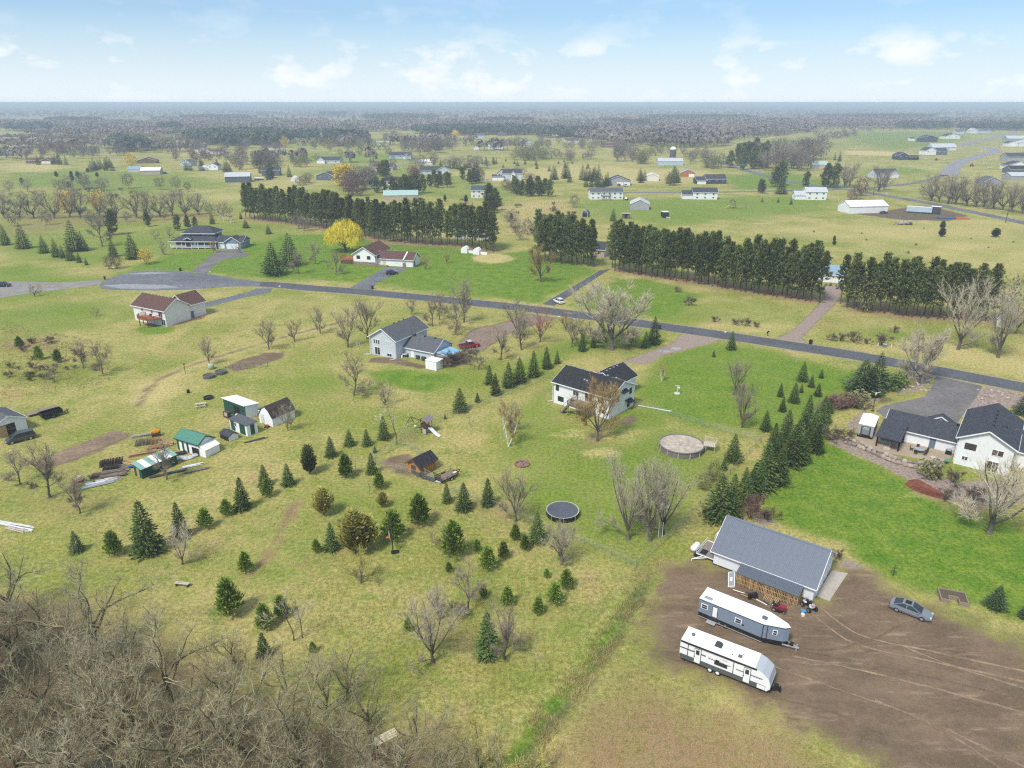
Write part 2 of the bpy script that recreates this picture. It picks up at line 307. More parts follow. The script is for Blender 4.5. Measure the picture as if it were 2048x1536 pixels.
Z('r', oval(497,1152,12,8), .8, 1); Z('r', oval(596,1133,16,5), .8, 1); Z('d', [(765,918),(810,905),(830,915),(825,945),(835,960),(790,945),(760,930)], 1, .8); Z('r', [(765,918),(810,905),(830,915),(825,945),(835,960),(790,945),(760,930)], 1, .8)
Z('r', oval(330,920,90,14), 6, .35); Z('r', oval(900,1290,110,50), 8, .55); Z('r', oval(870,1330,60,30), 5, .5); Z('r', oval(1000,1010,60,30), 4, .6); Z('r', [(880,990),(1060,1060),(1050,1080),(870,1010)], 3, .45)
Z('r', oval(1190,880,22,8), 1.5, .9); Z('r', oval(1160,893,40,6), 1.2, .6); Z('k', oval(1160,893,35,5), 1, .4); Z('r', oval(60,690,70,14), 5, .8); Z('r', oval(100,680,40,8), 3, .7)
Z('d', [(1240,840),(1270,825),(1280,845),(1250,852),(1225,850)], 1.2, .9); Z('d', [(1105,778),(1180,812),(1225,838),(1215,845),(1150,815),(1100,790)], .8, .7); Z('d', oval(905,720,45,14), 2, .9); Z('k', oval(905,722,40,12), 2, .6); Z('d', [(740,715),(790,715),(870,735),(862,740),(780,728),(735,725)], .8, .9)
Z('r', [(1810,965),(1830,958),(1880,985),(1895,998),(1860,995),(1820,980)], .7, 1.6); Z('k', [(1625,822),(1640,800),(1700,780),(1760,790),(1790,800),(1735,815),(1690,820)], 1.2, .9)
Z('m', [(1660,865),(1700,880),(1790,925),(1900,960),(1930,985),(1860,985),(1790,945),(1700,905),(1655,885)], 1.2, .95, sub='g'); Z('m', [(1740,800),(1800,788),(1840,782),(1868,755),(1838,740),(1790,748),(1845,770),(1790,785),(1735,812),(1690,850),(1710,862)], 1.1, .95, sub='gk')
Z('m', [(1960,775),(2000,775),(2048,790),(2100,800),(2100,840),(2020,815),(1935,818)], 1.2, .9); Z('m', oval(1530,1040,25,14), 1.5, .8); Z('m', oval(1700,1130,30,10), 1.5, .8)
Z('r', oval(1960,1000,90,40), 5, .7); Z('m', [(1900,960),(2048,950),(2060,1010),(1950,1030),(1880,990)], 3, .7)
Z('r', [(1060,420),(1130,405),(1150,440),(1090,470)], 10, .5); Z('d', [(1690,425),(1750,424),(1850,410),(1940,432),(1900,442),(1800,440)], 4, 1); Z('k', [(1690,425),(1750,424),(1850,410),(1940,432),(1900,442),(1800,440)], 4, .8)
Z('r', [(488,440),(649,461),(764,489),(908,496),(995,508),(995,498),(908,484),(764,476),(649,449),(488,428)], 4, .9); Z('r', [(1225,545),(1295,557),(1407,574),(1556,599),(1643,610),(1645,590),(1556,578),(1407,556),(1295,542),(1225,530)], 4, .9); Z('r', [(1684,620),(1759,632),(1846,645),(1990,650),(1990,625),(1846,620),(1684,600)], 5, .9)
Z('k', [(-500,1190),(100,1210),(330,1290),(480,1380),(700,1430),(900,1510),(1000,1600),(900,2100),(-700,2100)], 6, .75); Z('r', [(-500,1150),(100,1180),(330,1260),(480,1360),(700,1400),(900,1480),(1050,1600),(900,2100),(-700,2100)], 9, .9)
Z('r', [(0,425),(440,420),(430,445),(200,450),(0,480)], 6, .6); Z('g', oval(150,1330,120,50), 5, .35); Z('g', oval(330,1480,120,40), 5, .35)
for x0, y0, x1, y1, wd in ((1620,1290,2048,1420,.35),(1640,1300,2048,1445,.35),(1600,1310,2048,1500,.4),(1600,1260,1900,1370,.3),(1560,1330,1740,1390,.4),(1700,1360,2048,1530,.3)): Z('k', [(x0, y0), ((x0+x1)/2, (y0+y1)/2+12), (x1, y1)], .5, .45, line=wd)
Z('t', oval(1695,1224,16,7), .8, .9)
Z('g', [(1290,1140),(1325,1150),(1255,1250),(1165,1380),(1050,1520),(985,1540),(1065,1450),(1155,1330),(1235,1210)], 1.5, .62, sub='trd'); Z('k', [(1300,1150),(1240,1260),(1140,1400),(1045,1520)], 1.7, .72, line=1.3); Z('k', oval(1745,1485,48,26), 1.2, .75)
# far land
far = PYY > 330
CH['t'] = np.maximum(CH['t'], np.where(far, sm(wob(PXX, PYY*.6, .012, 3)*.9+.15)*.55, 0)); CH['g'] = np.maximum(CH['g'], np.where(far, sm(wob(PXX, PYY*.6, .009, 8)*.9+.1)*.5, 0))
CH['k'] = np.maximum(CH['k'], np.where(PYY > 2400, .55, 0)); CH['r'] = np.maximum(CH['r'], np.where(PYY > 2000, .4, 0))
near = ~far; CH['g'] += np.where(near, np.clip(wob(PXX, PYY, .09, 4), -.4, 1)*.14, 0); CH['t'] += np.where(near, np.clip(wob(PXX, PYY, .13, 6), -.3, 1)*.16, 0)
ZZ = np.zeros(NV)
sw = [G(1300,1150), G(1235,1260), G(1130,1400), G(1040,1520)]; ZZ -= .55*sm(1-ldist(sw, PXX, PYY)/2.6)*(PYY < 100)
cm = G(1745,1485); ZZ += .75*sm(1-np.hypot(PXX-cm[0], PYY-cm[1])/3.2)*(1+.3*wob(PXX, PYY, 2.1, 2))
for k in CH: CH[k] = np.clip(CH[k], 0, 1)
nx, ny = len(GX), len(GY); ii = (np.arange(ny-1)[:, None]*nx+np.arange(nx-1)[None, :]).ravel()
gm = mesh_np('ground', np.stack([PXX, PYY, ZZ], 1), [np.stack([ii, ii+1, ii+nx+1, ii+nx], 1)], smooth=True)
for nm, ks in (('zone_a', 'gtd'), ('zone_b', 'rmk')):
    at = gm.attributes.new(nm, 'FLOAT_COLOR', 'POINT'); at.data.foreach_set('color', np.stack([CH[ks[0]], CH[ks[1]], CH[ks[2]], np.ones(NV)], 1).astype(np.float32).ravel())
def ground_mat():
    m = bpy.data.materials.new('ground_cover'); m.use_nodes = True; nt = m.node_tree; b = nt.nodes['Principled BSDF']; N = nt.nodes.new; L = nt.links.new
    b.inputs['Roughness'].default_value = .95; b.inputs['Specular IOR Level'].default_value = .1
    geo = N('ShaderNodeNewGeometry')
    def noise(s, d=4, r=.6, st=None):
        n = N('ShaderNodeTexNoise'); n.inputs['Scale'].default_value = s; n.inputs['Detail'].default_value = d; n.inputs['Roughness'].default_value = r
        if st:
            mp = N('ShaderNodeMapping'); mp.inputs['Scale'].default_value = st; mp.inputs['Rotation'].default_value = (0, 0, -.62); L(geo.outputs['Position'], mp.inputs[0]); L(mp.outputs[0], n.inputs[0])
        else: L(geo.outputs['Position'], n.inputs[0])
        return n.outputs[0]
    def mr(v, a, c, d=0., e=1.):
        q = N('ShaderNodeMapRange'); q.interpolation_type = 'SMOOTHSTEP'; L(v, q.inputs[0])
        for i, t in enumerate((a, c, d, e)): q.inputs[i+1].default_value = t
        return q.outputs[0]
    def mix(f, a, c):
        q = N('ShaderNodeMix'); q.data_type = 'RGBA'; q.clamp_factor = True
        L(f, q.inputs[0]) if not isinstance(f, float) else None
        if isinstance(f, float): q.inputs[0].default_value = f
        for i, t in ((6, a), (7, c)):
            if isinstance(t, tuple): q.inputs[i].default_value = (*t, 1)
            else: L(t, q.inputs[i])
        return q.outputs[2]
    def mth(op, a, c):
        q = N('ShaderNodeMath'); q.operation = op
        for i, t in enumerate((a, c)):
            if isinstance(t, (float, int)): q.inputs[i].default_value = t
            else: L(t, q.inputs[i])
        return q.outputs[0]
    big, mid, fin, ultra = noise(.035, 4), noise(.28, 5, .65), noise(1.7, 5, .7), noise(7, 4, .75)
    rag = mth('ADD', mth('MULTIPLY', mth('SUBTRACT', mid, .5), .7), mth('MULTIPLY', mth('SUBTRACT', fin, .5), .9))
    def wgt(sock, lo=.25, hi=.75, k=1.0):
        return mr(mth('ADD', sock, mth('MULTIPLY', rag, k)), lo, hi)
    za = N('ShaderNodeVertexColor'); za.layer_name = 'zone_a'; zb = N('ShaderNodeVertexColor'); zb.layer_name = 'zone_b'
    sa = N('ShaderNodeSeparateColor'); sb = N('ShaderNodeSeparateColor'); L(za.outputs[0], sa.inputs[0]); L(zb.outputs[0], sb.inputs[0])
    g_, t_, d_ = sa.outputs; r_, m_, k_ = sb.outputs
    col = mix(mr(big, .35, .65), GC['olive'], GC['dry'])
    col = mix(mr(mid, .4, .75), col, GC['olive2'])
    pat = noise(.055, 8, .70); col = mix(mr(pat, .48, .68), col, GC['dry']); col = mix(mr(noise(.075, 6, .7, (1.3, .8, 1)), .56, .74), col, GC['rust']); col = mix(mr(noise(.8, 5, .7), .56, .72), col, GC['straw2'])
    gl = mth('ADD', g_, mth('MULTIPLY', rag, .55)); col = mix(mr(gl, .05, .85), col, mix(mr(mid, .3, .7), GC['green'], GC['green2']))
    col = mix(wgt(t_, .15, 1.0, .8), col, mix(mr(fin, .35, .7), GC['straw'], GC['straw2']))
    col = mix(wgt(r_, .25, 1.05, 1.1), col, mix(mr(fin, .3, .7), GC['rust'], GC['rust2']))
    soil = mix(mr(noise(.16, 7, .68, (.8, 1.5, 1)), .35, .65), GC['soil'], GC['soil2'])
    soil = mix(mr(noise(.33, 6, .75, (.35, 1.8, 1)), .52, .72), soil, GC['soil3']); soil = mix(mr(ultra, .5, .8), soil, GC['soil2'])
    col = mix(wgt(d_, .3, .8, 1.1), col, soil)
    col = mix(wgt(m_, .3, .7, .5), col, mix(mr(ultra, .4, .62), GC['grav'], GC['grav2']))
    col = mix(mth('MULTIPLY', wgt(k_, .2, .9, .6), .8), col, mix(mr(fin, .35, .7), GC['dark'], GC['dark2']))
    # clumps, blades and tussocks
    tex = mth('MULTIPLY', mr(fin, .36, .64, .74, 1.25), mr(ultra, .36, .64, .74, 1.26))
    vm = N('ShaderNodeVectorMath'); vm.operation = 'SCALE'; L(col, vm.inputs[0]); dm = N('ShaderNodeMix'); L(mth('MULTIPLY', wgt(d_, .3, .8, 1.1), .72), dm.inputs[0]); L(tex, dm.inputs[2]); dm.inputs[3].default_value = 1.0; L(dm.outputs[0], vm.inputs['Scale']); L(vm.outputs[0], b.inputs['Base Color'])
    bp = N('ShaderNodeBump'); bp.inputs['Strength'].default_value = .55; bp.inputs['Distance'].default_value = .25
    L(mth('ADD', fin, mth('MULTIPLY', ultra, .5)), bp.inputs['Height']); L(bp.outputs[0], b.inputs['Normal'])
    return m
GC = dict(olive=(.212, .232, .046), olive2=(.155, .212, .036), dry=(.375, .315, .118), green=(.088, .178, .016), green2=(.17, .23, .03), straw=(.50, .40, .185), straw2=(.40, .345, .135),
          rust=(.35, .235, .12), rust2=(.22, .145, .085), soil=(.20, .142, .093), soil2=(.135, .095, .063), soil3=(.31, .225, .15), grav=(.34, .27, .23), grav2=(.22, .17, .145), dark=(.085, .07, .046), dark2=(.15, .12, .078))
gm.materials.append(ground_mat()); go = link(bpy.data.objects.new('ground', gm)); tag(go, kind='structure')
# ------------------------------------------------------------------ roads and paved sheets
ASPH = M('asphalt', (.088, .092, .102), .9, .14, 1.2, .2, var2=.12)
ASPH2 = M('worn_asphalt', (.15, .14, .138), .9, .18, 1.0, .2, var2=.2)
ASPH3 = M('bleached_asphalt', (.135, .138, .152), .9, .22, .5, .2, var2=.2)
def crom(P, n=8):
    out = []
    for i in range(len(P)-1):
        p0, p1, p2, p3 = (Vector(P[max(min(k, len(P)-1), 0)]) for k in (i-1, i, i+1, i+2))
        for j in range(n):
            t = j/n; out.append(.5*((2*p1)+(p2-p0)*t+(2*p0-5*p1+4*p2-p3)*t*t+(3*p1-p0-3*p2+p3)*t**3))
    return out+[Vector(P[-1])]
def ribbon(name, px, width, z, mat, jit=.12):
    P = crom([G(*p) for p in px]); V = []; F = []
    for i, p in enumerate(P):
        d = (P[min(i+1, len(P)-1)]-P[max(i-1, 0)]).normalized(); n = Vector((-d.y, d.x)); wd = width[0]+(width[1]-width[0])*i/(len(P)-1) if isinstance(width, tuple) else width
        for s in (-1, 1): q = p+n*s*(wd/2+R_.uniform(-jit, jit)); V.append((q.x, q.y, z))
        if i: F.append((2*i-2, 2*i-1, 2*i+1, 2*i))
    return tag(link(bpy.data.objects.new(name, mesh_np(name, V, [F], [mat]))), kind='structure')
def sheet(name, px, z, mat, parent=None):
    b = MB(); P = [G(*p) for p in px]; n = len(P); a = sum(P[i][0]*P[(i+1) % n][1]-P[(i+1) % n][0]*P[i][1] for i in range(n))
    if a < 0: P = P[::-1]
    b.quad(*[(x, y, z) for x, y in P]); o = b.build(name, mat, parent); return tag(o, kind='structure')
ROAD = [(395,563),(470,566),(540,569),(620,576),(700,582),(800,591),(942,605),(1113,624),(1324,653),(1470,674),(1614,696),(1738,716),(1896,746),(2048,775),(2330,830)]
ribbon('verge', ROAD, 8.6, .006, M('sandy_verge', (.27, .235, .15), .95, .3, 1.5, .1), .5)
ribbon('road', ROAD, 6.9, .026, ASPH)
sheet('cul_de_sac', [(200,567),(203,578),(225,579.5),(262,580.5),(310,581),(360,580),(410,577),(460,573.5),(520,572),(520,563),(470,557),(430,550),(385,545),(345,541.5),(305,541),(268,543),(238,550),(215,558)], .03, ASPH3)
sheet('driveway', [(383,543),(405,525),(425,508),(434,500),(484,500),(500,512),(470,516),(444,520),(425,534),(412,549)], .022, ASPH2)
sheet('driveway', [(700,576),(734,556),(770,535),(815,535),(800,545),(775,556),(752,566),(746,580)], .022, ASPH3)
sheet('driveway', [(1085,608),(1120,588),(1165,562),(1200,541),(1222,538),(1195,554),(1150,585),(1108,612)], .022, ASPH)
sheet('driveway', [(395,613),(408,606),(440,598),(500,583),(513,577),(545,577),(540,585),(490,595),(440,608),(408,616)], .022, ASPH3)
sheet('driveway', [(-60,600),(0,596),(70,585),(150,576),(203,569),(203,560),(120,565),(15,563),(-60,566)], .018, M('grey_gravel', (.235, .22, .205), .95, .2, 2, .1, var2=.15))
sheet('driveway', [(1752,822),(1765,812),(1800,804),(1848,794),(1862,775),(1872,752),(1965,772),(1955,790),(1930,825),(1912,850),(1850,848),(1775,838)], .022, ASPH2)
ribbon('county_road', [(1440,322),(1475,336),(1590,365),(1700,380),(1800,396),(1900,415),(2048,446),(2300,505)], 8.5, .05, ASPH3, .3)
ribbon('cross_road', [(1180,386),(1300,385),(1450,384),(1590,381),(1690,379)], 6.5, .045, ASPH3, .3); ribbon('cross_road', [(1700,381),(1760,374),(1840,364),(1890,350)], 6, .045, ASPH3, .3)
ribbon('curving_road', [(1895,352),(1903,338),(1919,325),(1955,313),(1983,305),(1990,299),(1965,294),(1930,289),(1972,279),(2014,269),(2040,262)], 15, .045, M('pale_asphalt', (.235, .225, .235), .9, .15, .3, .2), .4)
ribbon('field_lane', [(785,334),(820,325),(930,309),(1010,302),(1060,296)], 6, .045, M('pale_lane', (.25, .235, .20), .95, .2, .3, .1), .5); ribbon('field_lane', [(205,318),(300,314),(420,311),(520,306)], 6, .045, MATS['pale_lane'], .5)
def patch_sheet(name, pts, z, mat): return sheet(name, pts, z, mat)
patch_sheet('concrete_apron', [(1664,1141),(1695.7,1146.7),(1658,1203),(1632,1192)], .03, CONC)
patch_sheet('mulch_bed', [(1808,968),(1818,960),(1836,958),(1862,972),(1885,985),(1900,999),(1880,998),(1852,990),(1825,980)], .012, M('red_mulch', (.175, .062, .042), .95, .45, 2.5, .1, var2=.3))
patch_sheet('garden_plot', [(228,860),(262,870),(215,889),(160,912),(105,934),(58,926),(110,906),(170,884)], .012, M('tilled_soil', (.215, .155, .105), .95, .3, 1.6, .1, var2=.25))
PUD = M('puddle', (.30, .30, .30), .08, .1, 2, .7)
for c in ((1333,703,10,2.2),(1318,702,8,2),(1352,697,11,2.4)): patch_sheet('puddle', oval(*c), .012, PUD)
TRK = M('packed_track_soil', (.238, .172, .113), .95, .3, 2, .1, var2=.3); TRD = M('damp_track_soil', (.14, .10, .067), .95, .25, 2, .1, var2=.2)
for i, T in enumerate(([(1590,1300),(1700,1320),(1850,1352),(2060,1400)],[(1585,1312),(1700,1336),(1850,1372),(2060,1428)],[(1540,1330),(1680,1380),(1850,1440),(2060,1540)],[(1560,1398),(1680,1430),(1800,1490),(1900,1560)],[(1640,1215),(1720,1270),(1850,1300),(2060,1345)],[(1625,1228),(1705,1285),(1840,1318),(2060,1366)],[(1590,1290),(1650,1300),(1740,1280),(1800,1250)],[(1800,1290),(1900,1330),(2060,1380)],[(1750,1400),(1900,1470),(2060,1580)])): ribbon('tyre_track', T, (.2, .34), .012+.001*i, TRK if i % 3 else TRD, .07)
CRK = M('crack_sealant', (.05, .05, .055), .8, .2, 2)
for L_ in ([(1560,685),(1600,691),(1640,701)],[(320,556),(345,562),(365,572)],[(280,560),(330,557),(400,556)],[(760,545),(785,552)],[(745,560),(775,566)]): ribbon('road_crack', L_, .22, .036, CRK if L_[0][0] > 500 else M('pale_scuff', (.26, .26, .28), .9, .3, 1), .05)
for c, z in (([(205,571),(240,577),(300,578),(360,575),(330,570),(250,568)], .034), ([(250,548),(300,544),(350,546),(300,549)], .034)): patch_sheet('worn_patch', c, z, MATS['pale_scuff'])
# ------------------------------------------------------------------ tree shapes
def tubes(P0, P1, R0, R1, k):
    P0, P1 = np.asarray(P0, float), np.asarray(P1, float); n = len(P0)
    if n == 0: return np.zeros((0, 3)), np.zeros((0, 4), int)
    d = P1-P0; d /= np.linalg.norm(d, axis=1)[:, None]+1e-9; u = np.where(np.abs(d[:, 2:3]) < .9, [[0, 0, 1.]], [[1., 0, 0]])
    a = np.cross(d, u); a /= np.linalg.norm(a, axis=1)[:, None]; b = np.cross(a, d); t = 2*np.pi*np.arange(k)/k
    ring = a[:, None]*np.cos(t)[None, :, None]+b[:, None]*np.sin(t)[None, :, None]
    V = np.concatenate([P0[:, None]+ring*np.asarray(R0)[:, None, None], P1[:, None]+ring*np.asarray(R1)[:, None, None]], 1).reshape(-1, 3)
    j = np.arange(k); f = np.stack([j, (j+1) % k, k+(j+1) % k, k+j], 1); return V, (f[None]+(np.arange(n)*2*k)[:, None, None]).reshape(-1, 4)
def slivers(P0, P1, W):
    """single tapering blades"""
    P0, P1 = np.asarray(P0, float), np.asarray(P1, float); n = len(P0); d = P1-P0; r = NR.normal(size=(n, 3)); s = np.cross(d, r); s /= np.linalg.norm(s, axis=1)[:, None]+1e-9; s *= np.asarray(W).reshape(-1, 1)
    V = np.stack([P0-s, P0+s, P1], 1).reshape(-1, 3); return V, np.arange(3*n).reshape(-1, 3)
def rv(q, s=1.0): return Vector((q.gauss(0, s), q.gauss(0, s), q.gauss(0, s)))
def bare_tree(seed, h=9., fork=.28, leaders=4, lean=.45, n1=6, n2=8, n3=7, tw=6, crook=.12, up=.25, r0=.17, twig=.55, tww=.013, multi=1):
    """branching bare crown -> (trunk and limb mesh data, branch and twig mesh data)"""
    q = random.Random(seed); SG = {0: [], 1: [], 2: [], 3: []}; TW = []
    def grow(p, d, L, r, lev, nseg, r_end=.35):
        pts = [p]; rs = [r]
        for i in range(nseg):
            d = (d+rv(q, crook*(1+.4*lev))+Vector((0, 0, up*.25))).normalized(); pts.append(pts[-1]+d*(L/nseg)); rs.append(r*(1-(1-r_end)*(i+1)/nseg))
        for i in range(nseg): SG[lev].append((pts[i], pts[i+1], rs[i], rs[i+1]))
        return pts, rs, d
    def side(d, ang):
        a = d.cross(rv(q)).normalized(); return (d*math.cos(ang)+a*math.sin(ang)).normalized()
    def twigs(pts, n, L):
        for _ in range(n):
            i = q.randrange(1, len(pts)); p = pts[i-1].lerp(pts[i], q.random()); d = (pts[i]-pts[i-1]).normalized()
            TW.append((p, p+(side(d, q.uniform(.3, .95))+Vector((0, 0, .25))).normalized()*L*q.uniform(.5, 1.2)))
        TW.append((pts[-1], pts[-1]+(pts[-1]-pts[-2]).normalized()*L))
    def limb(p, d, L, r):
        pts, rs, _ = grow(p, d, L, r, 1, 6, .25)
        for k in range(n2):
            t = q.uniform(.2, 1)*5.9; i = int(t); a = pts[i].lerp(pts[i+1], t-i); dd = (pts[i+1]-pts[i]).normalized()
            l2 = L*q.uniform(.28, .5)*(1.15-.5*t/6)
            b, rb, _ = grow(a, (side(dd, q.uniform(.45, .95))+Vector((0, 0, up))).normalized(), l2, rs[i]*.5, 2, 4, .3)
            for m_ in range(n3):
                t3 = q.uniform(.15, 1)*3.9; i3 = int(t3); c = b[i3].lerp(b[i3+1], t3-i3)
                e, re, _ = grow(c, (side((b[i3+1]-b[i3]).normalized(), q.uniform(.4, .9))+Vector((0, 0, up*.8))).normalized(), l2*q.uniform(.35, .6), max(rb[i3]*.5, .008), 3, 2, .5)
                twigs(e, tw, twig)
            twigs(b, 3, twig)
        twigs(pts[-3:], 4, twig)
    for s_ in range(multi):
        base = Vector((0, 0, -.1)) if multi == 1 else Vector((q.uniform(-.25, .25), q.uniform(-.25, .25), -.1))
        d0 = Vector((q.gauss(0, .05), q.gauss(0, .05), 1)) if multi == 1 else Vector((math.cos(s_*6.28/multi+seed)*.32, math.sin(s_*6.28/multi+seed)*.32, 1))
        tp, tr, td = grow(base, d0.normalized(), h*fork, r0, 0, 4, .8)
        # flared foot
        SG[0].append((base, base+Vector((0, 0, .45)), r0*1.5, r0*1.02))
        for k in range(leaders):
            a = 2*math.pi*(k+q.uniform(-.25, .25))/leaders; ll = lean*q.uniform(.55, 1.2) if k else lean*.2
            dd = Vector((math.cos(a)*ll, math.sin(a)*ll, 1)).normalized(); start = tp[-1] if k < 3 else tp[-2]
            limb(start, dd, (h*(1-fork))*q.uniform(.8, 1.05)*.92, tr[-1]*.72)
        for k in range(n1-leaders if n1 > leaders else 0):
            i = q.randrange(2, 5); limb(tp[i-1].lerp(tp[i], .5), side((tp[i]-tp[i-1]).normalized(), q.uniform(.9, 1.3)), h*q.uniform(.25, .4), tr[i]*.45)
    def cv(S_, k): return tubes([s[0] for s in S_], [s[1] for s in S_], [s[2] for s in S_], [s[3] for s in S_], k)
    Va, Fa = cv(SG[0], 8); Vb, Fb = cv(SG[1], 5); Vc, Fc = cv(SG[2], 4); Vd, Fd = cv(SG[3], 3); Ve, Fe = slivers([t[0] for t in TW], [t[1] for t in TW], np.full(len(TW), tww))
    top = max(t[1].z for t in TW)
    return dict(trunk=(np.concatenate([Va, Vb]), [np.concatenate([Fa, Fb+len(Va)])]), crown=(np.concatenate([Vc, Vd, Ve]), [np.concatenate([Fc, Fd+len(Vc)]), Fe+len(Vc)+len(Vd)]), h=top)
def fronds(P, D, L, W, droop=.0):
    """flat kite-shaped sprays: base P, direction D, length L, half width W"""
    n = len(P); r = NR.normal(size=(n, 3))*.6+[0, 0, 1]; s = np.cross(D, r); s /= np.linalg.norm(s, axis=1)[:, None]+1e-9; m = P+D*(L*.45)[:, None]; e = P+D*L[:, None]; e[:, 2] -= droop*L
    V = np.stack([P, m-s*W[:, None], e, m+s*W[:, None]], 1).reshape(-1, 3); return V, np.arange(4*n).reshape(-1, 4)
def spruce(seed, h=6., rad=.30, levels=17, dens=1., droop=.18, up=.1, lumpy=.2, width_pow=.85, needle=.27):
    q = np.random.default_rng(seed); P = []; D = []; L = []; W = []
    for i in range(levels):
        f = (i+.3)/levels; z = h*(.03+.95*f); r = h*rad*(1-f)**width_pow*(1 if f > .07 else .85)+.06; nb = max(5, int((7+11*(1-f))*dens)); off = q.uniform(0, 6.28)
        for j in range(nb):
            a = off+2*math.pi*(j+q.uniform(-.35, .35))/nb; rr = r*q.uniform(1-lumpy*1.6, 1+lumpy); d = np.array([math.cos(a), math.sin(a), up-droop*(1-f)]); d /= np.linalg.norm(d)
            for k in range(8):
                t = (.26+.105*k); p = np.array([0, 0, z])+d*rr*t*.95; ll = needle*h/6*(.7+.5*(1-f))*q.uniform(.8, 1.3); sd = .8 if k < 7 else .25
                dd = d+np.array([-d[1], d[0], 0])*q.uniform(-sd, sd)+[0, 0, q.uniform(-.15, .5)]; dd /= np.linalg.norm(dd); P.append(p); D.append(dd); L.append(ll+rr*.08); W.append((ll+rr*.05)*.24)
    for k in range(7): P.append(np.array([0, 0, h*(.9+.012*k)])); D.append(np.array([q.uniform(-.4, .4), q.uniform(-.4, .4), 1])); L.append(.1*h*.6); W.append(.02*h*.5)
    V, F = fronds(np.array(P), np.array(D), np.array(L), np.array(W), .1); tv, tf = tubes([(0, 0, -.1), (0, 0, h*.3)], [(0, 0, h*.3), (0, 0, h*.93)], [.022*h, .016*h], [.016*h, .004*h], 6)
    return dict(trunk=(tv, [tf]), crown=(V, [F]), h=h)
def tufts(P, D, n, L, W, spread, q):
    m = len(P); PP = np.repeat(P, n, 0); DD = np.repeat(D, n, 0)+q.normal(size=(m*n, 3))*spread; DD /= np.linalg.norm(DD, axis=1)[:, None]; PP = PP+q.normal(size=(m*n, 3))*L*.25
    return fronds(PP, DD, L*q.uniform(.6, 1.25, m*n), W*q.uniform(.7, 1.2, m*n))
def young_pine(seed, h=3., rad=.3):
    q = np.random.default_rng(seed); P = []; D = []
    SG = []
    for i in range(8):
        f = (i+.4)/8; z = h*(.06+.88*f); nb = int(5+5*(1-f)); o = q.uniform(0, 6.3); r = h*rad*(1-f)**.7+.1
        for j in range(nb):
            a = o+6.28*(j+q.uniform(-.3, .3))/nb; d = np.array([math.cos(a), math.sin(a), .42+.3*f]); d /= np.linalg.norm(d); rr = r*q.uniform(.7, 1.15)
            SG.append((np.array([0, 0, z]), np.array([0, 0, z])+d*rr))
            for t in (.45, .75, 1.0): P.append(np.array([0, 0, z])+d*rr*t); D.append(d+[0, 0, .55])
    P += [np.array([0, 0, h*.97])]*3; D += [np.array([0, 0, 1.])]*3
    V, F = tufts(np.array(P), np.array(D), 7, .13*h, .022*h, .42, q); tv, tf = tubes([(0, 0, -.1)], [(0, 0, h*.97)], [.02*h], [.006*h], 5); bv, bf = tubes([s[0] for s in SG], [s[1] for s in SG], [.008*h]*len(SG), [.003*h]*len(SG), 3)
    return dict(trunk=(np.concatenate([tv, bv]), [np.concatenate([tf, bf+len(tv)])]), crown=(V, [F]), h=h)
def tall_pine(seed, h=18., bare=.24, rad=2.8):
    q = np.random.default_rng(seed); P = []; D = []; SG = []; lean = q.normal(0, .35, 2); lob = q.uniform(0, 6.3, 3)
    def ax(z): return np.array([lean[0]*z/h, lean[1]*z/h, z])
    for i in range(22):
        f = (i+.5)/22; z = h*(bare+(1-bare)*f*.97); r = rad*(.55+.45*min(1, f*3))*(1-f**1.9)**.75*(1+.22*math.sin(f*14+lob[0]))+.22; nb = 4+(i % 2); o = q.uniform(0, 6.3)
        for j in range(nb):
            a = o+6.28*(j+q.uniform(-.35, .35))/nb
            if q.random() < (.35 if f < .3 else .10): continue
            d = np.array([math.cos(a), math.sin(a), q.uniform(.0, .35)+.5*f]); d /= np.linalg.norm(d); rr = r*q.uniform(.5, 1.2)*(1+.25*math.sin(2*a+lob[1]))
            SG.append((ax(z), ax(z)+d*rr))
            for t in (.5, .78, 1.0): P.append(ax(z)+d*rr*t+q.normal(size=3)*.18); D.append(d*.8+[0, 0, .7])
    P += [ax(h*.975), ax(h*.95), ax(h*.93)]; D += [np.array([0, 0, 1.])]*3
    for i in range(7): z = h*bare*q.uniform(.4, 1); a = q.uniform(0, 6.3); SG.append((ax(z), ax(z)+np.array([math.cos(a), math.sin(a), .1])*q.uniform(.4, 1.3)))
    V, F = tufts(np.array(P), np.array(D), 12, .74, .15, .6, q); tv, tf = tubes([ax(-.1), ax(h*.5)], [ax(h*.5), ax(h*.97)], [.19, .12], [.12, .03], 6); bv, bf = tubes([s[0] for s in SG], [s[1] for s in SG], [.04]*len(SG), [.012]*len(SG), 3)
    return dict(trunk=(np.concatenate([tv, bv]), [np.concatenate([tf, bf+len(tv)])]), crown=(V, [F]), h=h)
def willow(seed, h=14.):
    q = random.Random(seed); b = bare_tree(seed, h*.86, .25, 6, .75, 8, 7, 4, 1, .12, .2, .4, .5, .02); P0 = []; P1 = []; W = []
    V, Fs = b['crown']
    for _ in range(5200):
        a = q.uniform(0, 6.28); r = math.sqrt(q.random())*h*.40; lb_ = 1+.13*math.sin(3*a+1)+.1*math.sin(5*a+.6); r *= lb_; top = h*(.99-.40*(r/(h*.42))**2.0)*q.uniform(.70, 1.05)*(.93+.07*math.sin(4*a+r*1.7)); n = q.randint(2, 3); x, y = r*math.cos(a), r*math.sin(a); z = top
        for k in range(n):
            l = q.uniform(.6, 1.5); z2 = z-l
            if z2 < h*.14: break
            x2, y2 = x+math.cos(a)*.12+q.gauss(0, .1), y+math.sin(a)*.12+q.gauss(0, .1); P0.append((x, y, z)); P1.append((x2, y2, z2)); W.append(.05); x, y, z = x2, y2, z2
    V2, F2 = slivers(P0, P1, W); b['leaf'] = (V2, [F2]); b['h'] = h; return b
